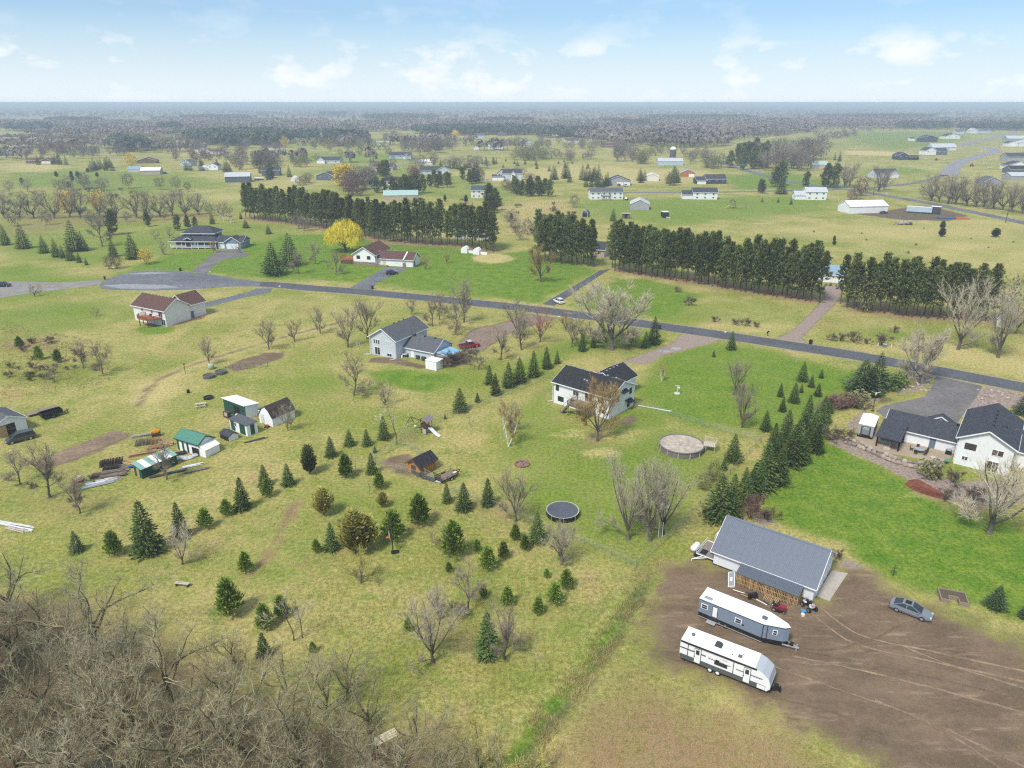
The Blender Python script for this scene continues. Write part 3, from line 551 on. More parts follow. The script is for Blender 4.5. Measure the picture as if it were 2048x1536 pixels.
def crown_ball(seed, h=9., n=1500, rx=.42, z0=.3, ll=.5, ww=.16):
    """leaf clumps through a rounded volume (budding or leafy shrubs)"""
    q = np.random.default_rng(seed); u = q.normal(size=(n, 3)); u /= np.linalg.norm(u, axis=1)[:, None]; r = q.uniform(.25, 1, n)**.5; lob = 1+.22*np.sin(u[:, 0]*5+seed)+.18*np.sin(u[:, 1]*6+u[:, 2]*4)
    P = u*r[:, None]*lob[:, None]*[h*rx, h*rx, h*(1-z0)/2]+[0, 0, h*(1+z0)/2]; D = u+q.normal(size=(n, 3))*.7; D /= np.linalg.norm(D, axis=1)[:, None]
    V, F = fronds(P, D, ll*q.uniform(.6, 1.3, n), ww*q.uniform(.7, 1.3, n)); return V, [F]
BARK = M('grey_brown_bark', (.12, .103, .085), .95, .3, 5, rnd=.25)
def twm(name, c, rnd=.22): return M(name, c, .95, .22, 2.5, .1, rnd=rnd)
TW_BROWN = twm('brown_twigs', (.295, .25, .185)); TW_TAN = twm('tan_twigs', (.46, .405, .295)); TW_GREY = twm('lichen_grey_twigs', (.39, .35, .235)); TW_RED = twm('red_budding_twigs', (.32, .15, .12)); TW_OR = twm('orange_budding_twigs', (.38, .265, .11)); TW_YEL = twm('yellow_green_twigs', (.38, .35, .10))
OAKT = twm('oak_twigs', (.32, .285, .17)); MOSS = twm('lichen_bark', (.175, .16, .085))
NEED = M('spruce_needles', (.088, .132, .038), .9, .5, 3, .05, rnd=.4); BLUEN = M('blue_spruce_needles', (.085, .125, .058), .9, .45, 3, .05, rnd=.2); PNEED = M('young_pine_needles', (.18, .265, .042), .9, .45, 4, .05, rnd=.35)
TNEED = M('tall_pine_needles', (.135, .16, .052), .9, .5, 1.2, .05, rnd=.35); JUN = M('rusty_juniper', (.33, .30, .075), .9, .5, 3, .05, rnd=.25); JUN2 = M('dark_juniper', (.075, .095, .03), .9, .4, 3, .1, rnd=.2)
WILL = M('willow_catkins', (.74, .62, .05), .9, .4, .6, .1); WHB = M('birch_bark', (.66, .64, .60), .8, .25, 4); FARB = twm('far_bare_crown', (.17, .145, .125), .3); FARY = twm('far_yellow_crown', (.62, .44, .06), .2); FARG = twm('far_budding_crown', (.20, .20, .09), .25); REDL = twm('red_brown_crown', (.17, .105, .085), .25)
PROTO = {}
def proto(kind, gen, tm, cm, n, lm=None):
    for i in range(n):
        d = gen(i); e = dict(h=d['h'], t=mesh_np(kind+'_trunk', *d['trunk'], [tm]), c=mesh_np(kind+'_crown', *d['crown'], [cm]))
        if 'leaf' in d: e['l'] = mesh_np(kind+'_catkins', *d['leaf'], [lm])
        V1, F1 = d['trunk']; V2, F2 = d['crown']; Vs, Fs, mi = [V1, V2], list(F1)+[f+len(V1) for f in F2], sum([[0]*len(f) for f in F1], [])+sum([[1]*len(f) for f in F2], [])
        if 'leaf' in d: V3, F3 = d['leaf']; n0 = len(V1)+len(V2); Vs.append(V3); Fs += [f+n0 for f in F3]; mi += [2]*len(F3[0])
        e['one'] = mesh_np(kind+'_tree', np.concatenate(Vs), Fs, [tm, cm]+([lm] if lm else []), mi); PROTO.setdefault(kind, []).append(e)
proto('vase', lambda i: bare_tree(100+i, 9, .2, 5, .45, 7, 8, 7, 6, .08, .34, .17, .7, .014), BARK, TW_BROWN, 3)
proto('single', lambda i: bare_tree(200+i, 9, .32, 4, .45, 8, 8, 7, 7, .11, .2, .16, .65, .015), BARK, TW_BROWN, 3)
proto('tanvase', lambda i: bare_tree(300+i, 9, .16, 6, .50, 8, 8, 6, 6, .07, .38, .18, .75, .014), BARK, TW_TAN, 2)
proto('redvase', lambda i: bare_tree(320+i, 8, .14, 6, .6, 7, 7, 6, 6, .08, .3, .14, .55, .014), BARK, TW_RED, 1)
proto('orange', lambda i: bare_tree(340+i, 9, .2, 6, .5, 8, 9, 8, 11, .08, .35, .17, .55, .015), BARK, TW_OR, 2)
proto('pale', lambda i: bare_tree(360+i, 9, .2, 7, .7, 9, 9, 8, 8, .08, .38, .19, .85, .017), BARK, TW_TAN, 2)
proto('low', lambda i: bare_tree(380+i, 4, .16, 4, 1.1, 5, 7, 6, 5, .16, .2, .1, .4), BARK, TW_BROWN, 2)
proto('sapling', lambda i: bare_tree(400+i, 5, .45, 2, .3, 5, 5, 3, 3, .08, .3, .05, .4, .010), BARK, TW_TAN, 2)
proto('yellowlow', lambda i: bare_tree(420+i, 5, .2, 5, .9, 6, 7, 6, 7, .15, .3, .12, .4, .018), BARK, TW_YEL, 1)
proto('oak', lambda i: bare_tree(500+i, 13, .26, 6, .7, 8, 8, 6, 5, .17, .28, .27, .65, .0135), MOSS, OAKT, 4)
proto('greyoak', lambda i: bare_tree(540+i, 11, .25, 6, .7, 8, 9, 7, 7, .2, .26, .22, .6, .0145), MOSS, TW_GREY, 3)
proto('faroak', lambda i: bare_tree(560+i, 15, .17, 7, .75, 9, 8, 7, 6, .15, .24, .40, .95, .022), BARK, TW_BROWN, 3)
proto('birch', lambda i: bare_tree(600+i, 9, .5, 2, .35, 4, 7, 6, 7, .06, .3, .10, .5, .014, 3), WHB, TW_OR, 1)
proto('spruce', lambda i: spruce(10+i, 6, (.27, .235, .29)[i], 18), BARK, NEED, 3)
proto('bluespruce', lambda i: spruce(20+i, 6, .33, 17, 1.0, .1, .18), BARK, BLUEN, 2)
proto('youngpine', lambda i: young_pine(30+i, 3, (.3, .34, .27)[i]), BARK, PNEED, 3)
proto('juniper', lambda i: spruce(40+i, 4, .42, 15, 1.1, -.4, .55, .25, .55, .42), BARK, JUN, 2)
proto('roundjuniper', lambda i: spruce(46+i, 4, .30, 15, 1.1, -.5, .6, .2, .45, .4), BARK, JUN2, 1)
proto('tallpine', lambda i: tall_pine(50+i, 18, (.2, .27, .16, .3, .22, .18)[i], (2.8, 2.5, 3.1, 2.6, 3.0, 2.3)[i]), M('pine_bark', (.10, .068, .05), .95, .3, 4, rnd=.2), TNEED, 6)
proto('broadpine', lambda i: tall_pine(60+i, 10, .08, 2.9), BARK, TNEED, 3)
proto('willow', lambda i: willow(70), BARK, TW_YEL, 1, WILL)
def leafy(seed, h, rx, n, ll, ww, z0=.12):
    b = bare_tree(seed, h*.8, .18, 5, .6, 6, 4, 3, 2, .1, .3, .1, .4); b['crown'] = crown_ball(seed, h, n, rx, z0, ll, ww); b['h'] = h; return b
proto('farbare', lambda i: leafy(700+i, 9, .40, 900, .75, .10, .2), BARK, FARB, 3); proto('faryellow', lambda i: leafy(720+i, 9, .42, 1100, .8, .16, .12), BARK, FARY, 2); proto('farbud', lambda i: leafy(730+i, 8, .45, 900, .7, .12), BARK, FARG, 2); proto('farred', lambda i: leafy(740+i, 7, .42, 900, .6, .10), BARK, REDL, 2)
SHB = twm('bare_shrub', (.15, .115, .09)); proto('shrub', lambda i: bare_tree(800+i, 1.7, .05, 8, .8, 8, 5, 5, 4, .15, .3, .03, .3, .012), BARK, SHB, 2)
proto('redshrub', lambda i: bare_tree(820+i, 1.7, .05, 9, .9, 9, 6, 5, 5, .15, .3, .03, .3, .014), BARK, twm('wine_twigs', (.24, .15, .12)), 1); proto('budshrub', lambda i: leafy(830+i, 1.6, .6, 500, .22, .08, .03), BARK, FARG, 1); proto('yewshrub', lambda i: leafy(840+i, 1.6, .6, 700, .25, .08, .02), BARK, NEED, 1)
DESC = dict(vase=('bare_tree', 'bare brown tree'), single=('bare_tree', 'bare single-trunk tree'), tanvase=('bare_tree', 'bare tan-twigged tree'), redvase=('budding_tree', 'red-budded small tree'), orange=('budding_tree', 'orange-budded tree'), pale=('bare_tree', 'broad pale bare tree'), low=('fruit_tree', 'low spreading bare tree'),
    sapling=('sapling', 'thin bare sapling'), yellowlow=('budding_tree', 'low yellow-green budding tree'), oak=('oak_tree', 'bare mossy oak'), greyoak=('oak_tree', 'pale grey lichened tree'), faroak=('oak_tree', 'large bare oak'), birch=('birch_tree', 'white-stemmed birch clump'), spruce=('spruce_tree', 'dark green spruce'), bluespruce=('spruce_tree', 'blue-green spruce'),
    youngpine=('young_pine', 'light green young pine'), juniper=('juniper_bush', 'rusty brown juniper'), roundjuniper=('juniper_bush', 'dense dark rounded juniper'), tallpine=('pine_tree', 'tall dark pine'), broadpine=('pine_tree', 'broad bushy pine'), willow=('willow_tree', 'bright yellow weeping willow'), farbare=('bare_tree', 'hazy grey bare tree'), faryellow=('willow_tree', 'yellow leafing tree'), farbud=('budding_tree', 'pale green budding tree'),
    farred=('budding_tree', 'reddish-brown tree'), shrub=('shrub', 'small bare shrub'), redshrub=('shrub', 'dark red twiggy shrub'), budshrub=('shrub', 'olive budding shrub'), yewshrub=('shrub', 'dark evergreen shrub'))
PLANTS = []     # (object, kind, photo x, photo y, landmark or None)
def plant(kind, px, py, hpx=None, h=None, mark=None, wide=1., whole=None, xy=None):
    x, y = xy or G(px, py)
    if xy: px, py = PX(x, y)
    if h is None: h = HT(x, y, py-hpx)
    e = PROTO[kind][R_.randrange(len(PROTO[kind]))]; s = h/e['h']; nm = DESC[kind][0]; rot = R_.uniform(0, 360)
    if whole is None: whole = y > 330
    if whole: o = link(bpy.data.objects.new(nm, e['one'])); o.location = (x, y, 0); o.rotation_euler = (0, 0, RAD(rot)); o.scale = (s*wide, s*wide, s)
    else:
        o = thing(nm, None, None, x, y, rot, 0, None, (s*wide, s*wide, s)); link(bpy.data.objects.new('trunk', e['t']), o); link(bpy.data.objects.new('crown', e['c']), o)
        if 'l' in e: link(bpy.data.objects.new('catkins', e['l']), o)
    PLANTS.append((o, kind, px, py, mark)); return o
# ------------------------------------------------------------------ buildings
def pbox(mb, bd, side, u0, u1, z0, z1, o0, o1):
    x0, y0, x1, y1 = bd
    if side == 'F': mb.box(x0+u0, y0-o1, z0, x0+u1, y0-o0, z1)
    elif side == 'B': mb.box(x0+u0, y1+o0, z0, x0+u1, y1+o1, z1)
    elif side == 'L': mb.box(x0-o1, y0+u0, z0, x0-o0, y0+u1, z1)
    else: mb.box(x1+o0, y0+u0, z0, x1+o1, y0+u1, z1)
def window(root, bd, side, u, z, w_, h_, n=2, frame=None, nm='window', pane=None, bars=True):
    fr = MB(); t = .07
    if bars:
        for a in (u, u+w_-t): pbox(fr, bd, side, a, a+t, z, z+h_, .004, .07)
        for c in (z, z+h_-t): pbox(fr, bd, side, u+t, u+w_-t, c, c+t, .004, .07)
        for k in range(1, n): c = u+w_*k/n; pbox(fr, bd, side, c-.035, c+.035, z+t, z+h_-t, .004, .06)
    f = fr.build(nm, frame or WHITE, root); g = MB(); pbox(g, bd, side, u+.02, u+w_-.02, z+.02, z+h_-.02, .006, .03); g.build('pane', pane or GL, f); return f
def door(root, bd, side, u, z, w_, h_, mat=None, nm='door'):
    b = MB(); pbox(b, bd, side, u, u+w_, z, z+h_, .004, .06); d = b.build(nm, mat or WHITE, root); k = MB(); pbox(k, bd, side, u+w_*.82, u+w_*.9, z+h_*.45, z+h_*.5, .06, .11); k.build('handle', BLACK, d); return d
def garage_door(root, bd, side, u, w_, h_=2.15, z=.02, mat=None):
    b = MB(); n = 4
    for k in range(n): pbox(b, bd, side, u, u+w_, z+h_*k/n+.012, z+h_*(k+1)/n-.012, .02, .06)
    pbox(b, bd, side, u, u+w_, z, z+h_, .003, .02); return b.build('garage_door', mat or WHITE, root)
def gable(root, bd, eave, rise, axis, wall, roof, over=.4, z0=0., trim=None, gable_wall=None, wname='wall', no_trim=False):
    x0, y0, x1, y1 = bd; pk = eave+rise; wl = MB()
    if axis == 'x':
        ym = (y0+y1)/2; vs = [(x, y, z) for x in (x0, x1) for y, z in ((y0, z0), (y1, z0), (y1, eave), (ym, pk), (y0, eave))]; half = (y1-y0)/2
    else:
        xm = (x0+x1)/2; vs = [(x, y, z) for y in (y1, y0) for x, z in ((x0, z0), (x1, z0), (x1, eave), (xm, pk), (x0, eave))]; half = (x1-x0)/2
    wl.add(vs, [(0, 1, 2, 3, 4)[::-1], (5, 6, 7, 8, 9), (0, 4, 9, 5), (1, 6, 7, 2)]); W_ = wl.build(wname, wall, root)
    sl = rise/half; ez = eave-sl*over+.16; pz = pk+.16; rf = MB(); fa = MB()
    if axis == 'x':
        a, b = x0-over, x1+over
        for s, ye in ((-1, y0-over), (1, y1+over)):
            rf.slab([(a, ye, ez), (b, ye, ez), (b, ym, pz), (a, ym, pz)][::s], .13); fa.beam((a, ye+s*.03, ez-.1), (b, ye+s*.03, ez-.1), .05, .2)
            for xe in (a-.03, b+.03): fa.beam((xe, ye, ez-.13), (xe, ym, pz-.13), .05, .2)
    else:
        a, b = y0-over, y1+over
        for s, xe in ((-1, x0-over), (1, x1+over)):
            rf.slab([(xe, a, ez), (xe, b, ez), (xm, b, pz), (xm, a, pz)], .13); fa.beam((xe+s*.03, a, ez-.1), (xe+s*.03, b, ez-.1), .05, .2)
            for ye in (a-.03, b+.03): fa.beam((xe, ye, ez-.13), (xm, ye, pz-.13), .05, .2)
    r = rf.build('roof', roof, root)
    if not no_trim: fa.build('fascia', trim or WHITE, r)
    return W_, r
def vents(root, pts, mat=None):
    for p in pts: MB().cbox((p[0], p[1], p[2]+.12), (.38, .38, .26), .05).build('roof_vent', mat or STEEL, root)
def hip(root, bd, eave, rise, roof, over=.5, ridge=None, hole=None):
    x0, y0, x1, y1 = bd; a, c, b, d = x0-over, y0-over, x1+over, y1+over; m = (c+d)/2; hw = (d-c)/2; r0, r1 = ridge or (a+hw, b-hw); z = eave; p = eave+rise; rf = MB()
    for q in ([(a, c, z), (b, c, z), (r1, m, p), (r0, m, p)], [(b, d, z), (a, d, z), (r0, m, p), (r1, m, p)], [(a, d, z), (a, c, z), (r0, m, p)], [(b, c, z), (b, d, z), (r1, m, p)]): rf.slab(q, .14)
    r = rf.build('roof', roof, root); f = MB(); zz = z-.12
    for p0, p1 in (((a, c-.03, zz), (b, c-.03, zz)), ((a, d+.03, zz), (b, d+.03, zz)), ((a-.03, c, zz), (a-.03, d, zz)), ((b+.03, c, zz), (b+.03, d, zz))): f.beam(p0, p1, .05, .24)
    f.build('fascia', WHITE, r); return r
def rail(mb, p0, p1, h=.95, post=.09, gap=.16, bal=.035):
    p0, p1 = Vector(p0), Vector(p1); L = (p1-p0).length; mb.beam(p0+Vector((0, 0, h)), p1+Vector((0, 0, h)), .1, .06); mb.beam(p0+Vector((0, 0, .12)), p1+Vector((0, 0, .12)), .05, .05)
    n = max(1, int(L/gap))
    for k in range(n+1): q = p0.lerp(p1, k/n); w_ = post if k in (0, n) else bal; mb.box(q.x-w_/2, q.y-w_/2, q.z+.02, q.x+w_/2, q.y+w_/2, q.z+h-.02)
def deck(root, x0, y0, x1, y1, z, mat, railm, sides='FLR', gapside=None):
    b = MB(); n = max(2, int((y1-y0)/.3))
    for k in range(n): b.box(x0, y0+(y1-y0)*k/n+.01, z-.06, x1, y0+(y1-y0)*(k+1)/n-.01, z)
    b.box(x0+.05, y0+.05, z-.25, x1-.05, y1-.02, z-.065); b.build('deck_floor', mat, root)
    for x, y in ((x0+.1, y0+.1), (x1-.1, y0+.1), ((x0+x1)/2, y0+.1)): MB().box(x-.08, y-.08, 0, x+.08, y+.08, z-.25).build('deck_post', mat, root)
    C = {'F': ((x0, y0, z), (x1, y0, z)), 'L': ((x0, y0+.1, z), (x0, y1, z)), 'R': ((x1, y0+.1, z), (x1, y1, z))}
    for s in sides: r = MB(); rail(r, *C[s]); r.build('railing', railm, root)
# --- white split-level with black roof (middle of the photo)
def house_a():
    x, y = G(1107.1, 804.6); r = thing('split_level_house', 'white split-level house with black roof and rear deck behind a budding tree', 'house', x, y, -40)
    bd = (0, 0, 14.0, 9.6); gable(r, bd, 4.85, 2.15, 'x', WSID, BLKR, .45)
    gb = (2.6, 9.6, 9.8, 17.3); gable(r, gb, 3.6, 2.0, 'y', WSID, BLKR, .4); garage_door(r, gb, 'B', 1.2, 4.8)
    vents(r, [(1.6+k*2.1, 5.25, 6.95) for k in range(6)]+[(6.2, 10.8+k*1.4, 5.5) for k in range(4)]+[(6.2, 2.4, 5.95), (6.9, 2.3, 5.9)])
    window(r, bd, 'F', .55, 3.0, .8, 1.45, 1, BLACK); window(r, bd, 'F', 1.15, .75, 1.5, 1.1, 2, BLACK); window(r, bd, 'F', 5.0, 3.05, 1.5, 1.2, 2); window(r, bd, 'F', 4.4, .5, 1.7, 1.5, 2, BLACK)
    window(r, bd, 'F', 8.0, 2.55, 1.9, 2.05, 2, nm='patio_door'); window(r, bd, 'F', 11.2, 3.0, 1.6, 1.2, 2); window(r, bd, 'F', 8.4, .15, 1.9, 2.0, 2, nm='patio_door'); window(r, bd, 'F', 11.6, .9, 1.3, 1.0, 2)
    window(r, bd, 'R', 2.6, 2.9, 1.0, 1.4, 1, BLACK); window(r, bd, 'R', 7.6, 3.2, .9, 1.3, 2, BLACK); window(r, bd, 'R', 7.0, .4, 1.0, 1.0, 1, BLACK)
    MB().slab([(14.02, 6.1, 2.35), (15.1, 6.1, 1.75), (15.1, 8.3, 1.75), (14.02, 8.3, 2.35)], .1).build('door_awning', BLKR, r)
    MB().slab([(14.0, 3.9, 5.05), (14.9, 3.9, 4.6), (14.9, 6.2, 4.6), (14.0, 6.2, 5.05)], .1).build('side_eave', BLKR, r)
    deck(r, 6.3, -3.8, 10.6, -.1, 2.45, WOOD, WOOD, 'FLR'); st = MB()
    for k in range(11): st.box(4.6-.0+k*.155*1.0, -3.7, .2*k+.1, 4.9+k*.155, -2.6, .2*k+.16)
    st.beam((4.5, -3.75, .1), (6.3, -3.75, 2.35), .06, .25); st.beam((4.5, -2.55, .1), (6.3, -2.55, 2.35), .06, .25); st.beam((4.5, -3.75, 1.1), (6.3, -3.75, 3.35), .06, .08); st.beam((4.5, -3.75, .05), (4.5, -3.75, 1.1), .09); st.build('stairs', WOOD, r)
    MB().box(-.25, 8.8, .1, 0, 10.2, 2.6).build('chimney_chase', WSID, r); d2 = MB(); d2.box(-2.4, 6.6, .9, -.05, 9.4, 1.0)
    rail(d2, (-2.4, 6.6, 1.0), (-2.4, 9.4, 1.0)); rail(d2, (-2.3, 6.6, 1.0), (-.1, 6.6, 1.0)); d2.box(-2.35, 6.65, 0, -2.2, 6.8, .9); d2.box(-2.35, 9.2, 0, -2.2, 9.35, .9); d2.build('side_deck', OLDW, r)
    ds = MB(); ds.beam((-.35, .15, .25), (-.35, .15, 4.7), .1); ds.beam((-.35, .15, .25), (-1.2, -.5, .1), .1); ds.build('downspout', WHITE, r)
house_a()
def house_b():
    x, y = G(742.9, 707.6); r = thing('grey_house', 'light grey two-storey house with grey shingle roof and attached low wing', 'house', x, y, -30)
    bd = (0, 0, 8.2, 13.0); gable(r, bd, 4.9, 2.45, 'y', GSID, GRYR, .5); wb = (8.2, 2.9, 17.6, 11.0); gable(r, wb, 2.55, 2.3, 'x', GSID, GRYR, .4)
    for u in (1.05, 1.75, 2.45): window(r, bd, 'F', u, 3.0, .58, 1.25, 1)
    window(r, bd, 'F', 5.0, 3.0, 1.95, 1.3, 3, pane=M('curtained_glass', (.45, .48, .5), .2, .1, 3)); window(r, bd, 'F', 1.3, .15, 1.7, 2.1, 2, nm='patio_door')
    window(r, bd, 'F', 5.2, .25, 1.5, .9, 2); door(r, wb, 'F', 2.4, .1, .95, 2.1); vents(r, [(12.4, 6.6, 4.8), (15.6, 6.6, 4.8)], BLACK); vents(r, [(3.9, 5+k*2, 7.35) for k in range(3)], BLACK)
    MB().cbox((9.2, 6.2, 5.05), (.8, .7, .5)).build('roof_saddle', GRYR, r); b = MB(); b.tube([(-.1, 3.6, 6.3), (-.1, 3.6, 6.9)], .04); b.lathe([(.02, 0), (.35, .06), (.42, .14)], 12, (-.1, 3.6, 6.9)); b.build('satellite_dish', M('dish_grey', (.2, .2, .21)), r)
    for p, q in (((.15, -.4, .1), (-1.4, -1.2, .06)), ((8.0, -.4, .1), (7.2, -1.6, .06))): ds = MB(); ds.beam(p, (p[0], p[1], 4.6), .1); ds.beam(p, q, .14, .1); ds.build('downspout', WHITE, r)
    # lean-to with blue tarp
    t = thing('tarp_carport', 'low lean-to carport roofed with a pale blue tarp at end of grey house', 'carport', x, y, -30); M_T = M('blue_tarp', (.22, .45, .66), .5, .25, 1.2, .4)
    tb = MB(); n = 6
    for i in range(n):
        for j in range(3):
            f = lambda a, c: (18.05+3.9*c/3, 3.6+5.4*a/n, 2.45-.5*c/3+.05*math.sin(a*2.1+c*1.7))
            tb.quad(f(i, j), f(i, j+1), f(i+1, j+1), f(i+1, j))
    tb.build('tarp', M_T, t)
    for yy in (3.6, 9.0):
        fm = MB(); fm.box(18.05, yy-.05, .0, 18.13, yy+.05, 2.36); fm.box(21.85, yy-.05, .0, 21.95, yy+.05, 1.84); fm.beam((18.05, yy, 2.36), (21.95, yy, 1.84), .08, .1); fm.build('frame', WHITE, t)
    fp = MB(); fp.box(18.2, 3.5, 1.5, 21.8, 3.56, 1.95); fp.build('front_panel', M('grey_board', (.33, .33, .32)), t)
    s = thing('garden_shed', 'small plain white resin shed in front of the grey house wing', 'shed', x, y, -30)
    sb = (18.6, -1.9, 21.8, .9); b = MB(); b.box(*sb[:2], 0, *sb[2:], 2.2); b.build('wall', M('white_resin', (.82, .82, .82), .5, .04, 2), s); MB().slab([(18.5, -2, 2.28), (21.9, -2, 2.28), (21.9, 1, 2.28), (18.5, 1, 2.28)], .07).build('roof', M('white_resin'), s)
    for k in range(4): MB().box(18.75+k*.8, -1.93, .05, 19.45+k*.8, -1.905, 2.1).build('wall_panel', M('white_resin'), s)
house_b()
def house_c():
    x, y = G(1905.9, 926.4); r = thing('white_house', 'white two-storey gabled house with charcoal roof beside stone-edged patio', 'house', x, y, -37)
    bd = (0, 0, 8.2, 14.5); gable(r, bd, 5.3, 2.2, 'y', WSID, NAVR, .5); wb = (-12.2, 4.3, 0, 11.2); gable(r, wb, 2.45, 2.0, 'x', WSID, NAVR, .4)
    eb = (8.2, 5.0, 13, 12.5); gable(r, eb, 3.2, 2.4, 'x', WSID, NAVR, .4)
    BRW = M('brown_glass', (.07, .05, .04), .15, .3, 2, .6)
    window(r, bd, 'F', 1.05, 3.3, 1.75, 1.15, 2, BLACK, pane=BRW); window(r, bd, 'F', 5.1, 3.25, 1.75, 1.15, 2, pane=BRW); window(r, bd, 'F', 1.05, 1.1, .95, .8, 2, pane=BRW); window(r, bd, 'F', 4.7, .1, 1.9, 2.05, 2, nm='patio_door', pane=BRW)
    window(r, bd, 'L', .3, 3.2, .01, .01, 1); door(r, wb, 'F', 7.6, .1, 1.0, 2.1, M('slate_door', (.14, .17, .21)))
    MB().box(3.8, 4.2, 1.6, 4.0, 4.27, 1.85).build('wall_lamp', BLACK, r); vents(r, [(4.35, 3+k*1.9, 7.45) for k in range(5)], BLACK); vents(r, [(5.6, 5.5, 6.7), (6.2, 6.3, 6.5), (-1.0, 7.4, 4.5)], BLACK)
    gb = (-6.5, 11.2, -1.5, 12.6); gable(r, gb, 2.6, 1.4, 'y', WSID, NAVR, .35)
    ds = MB(); ds.beam((-.45, .0, 5.0), (-.1, .3, 4.2), .1); ds.beam((-.1, .3, 4.2), (-.1, .3, .2), .1); ds.build('downspout', WHITE, r)
    # covered patio in front of the wing
    p = thing('patio_pavilion', 'open patio shelter on dark posts with charcoal shingle roof', 'pavilion', x, y, -37)
    rf = MB(); rf.slab([(-12.8, -2.2, 2.55), (-8.5, -2.2, 2.55), (-8.5, 4.4, 3.75), (-12.8, 4.4, 3.75)], .14); rf.build('roof', NAVR, p); DK = M('dark_stained_post', (.028, .022, .02), .7, .2, 4)
    for px_, py_ in ((-12.5, -1.0), (-8.8, -1.0), (-12.5, 3.6), (-8.8, 3.6)): q = MB(); q.box(px_-.13, py_-.13, 0, px_+.13, py_+.13, 2.5); q.beam((px_, py_, 1.8), (px_+(.6 if px_ < -10 else -.6), py_, 2.5), .1); q.build('post', DK, p)
    q = MB(); q.beam((-12.7, -1.05, 2.52), (-8.6, -1.05, 2.52), .14, .24); q.build('beam', DK, p)
house_c()
def house_d():
    x, y = G(271.2, 640.3); r = thing('brown_roofed_house', 'white house with brown shingle roof and red-brown deck near cul-de-sac', 'house', x, y, -28.3)
    OW = M('offwhite_siding', (.70, .70, .71), .65, .05, 3, streak=(2, .2, .1), var2=.05); bd = (0, 0, 14, 8.1); gable(r, bd, 4.8, 2.5, 'x', OW, BRNR, .5)
    wb = (5.6, 8.1, 13.2, 14.4); gable(r, wb, 4.3, 2.6, 'y', OW, BRNR, .5); window(r, bd, 'F', 3.6, 3.3, .9, .95, 2); window(r, bd, 'F', 7.9, 3.2, .9, 1.1, 2); window(r, bd, 'F', 11.2, 2.55, 1.7, 2.0, 2, nm='patio_door'); window(r, bd, 'F', 12.0, .1, 1.7, 2.0, 2, nm='patio_door')
    vents(r, [(.8+k*1.55, 4.1, 7.35) for k in range(8)]); MB().slab([(3.4, 2.2, 6.15), (4.1, 2.2, 6.15), (4.1, 2.8, 6.5), (3.4, 2.8, 6.5)], .06).build('skylight', WHITE, r)
    b = MB(); z = 2.45; poly = [(5.4, -.1), (5.4, -2.2), (6.6, -3.6), (10.6, -3.6), (11.8, -2.2), (12.6, -.1)]; b.prism(poly, z-.3, z); b.build('deck_floor', REDW, r)
    rr = MB()
    for p, q in zip(poly[:-1], poly[1:]): rail(rr, (*p, z), (*q, z), .95, .1, .2, .05)
    rr.build('railing', REDW, r)
    for px_, py_ in ((6.8, -3.3), (10.4, -3.3), (5.7, -1.4)): MB().box(px_-.09, py_-.09, 0, px_+.09, py_+.09, z-.3).build('deck_post', OLDW, r)
    door(r, wb, 'R', 1.0, .1, 1, 2.1, M('slate_door')); garage_door(r, wb, 'B', 1.2, 4.9); pb = MB(); pb.box(14.02, .4, 0, 14.9, 8.0, .12); pb.prism([(14.05, 8.05), (15.2, 8.05), (16.0, 9.2), (15.8, 11.0), (14.9, 12.4), (13.6, 12.4), (13.6, 8.05)], 0, .13); pb.build('flower_bed', M('red_mulch_bed', (.34, .17, .09), .95, .3, 3), r)
    g = thing('grill', 'black domed grill on the red-brown deck', 'grill', *_loc(x, y, -28.3, 9.6, -1.4), -28, 2.45); gg = MB(); gg.lathe([(.1, .55), (.38, .7), (.42, .9), (.3, 1.12), (.05, 1.2)], 12); gg.build('bowl', BLACK, g); lg = MB(); [lg.beam((.25*math.cos(t), .25*math.sin(t), 0), (.15*math.cos(t), .15*math.sin(t), .6), .05) for t in (0, 2.1, 4.2)]; lg.build('legs', BLACK, g)
def _loc(x, y, a, u, v): c, s = math.cos(RAD(a)), math.sin(RAD(a)); return (x+u*c-v*s, y+u*s+v*c)
house_d()
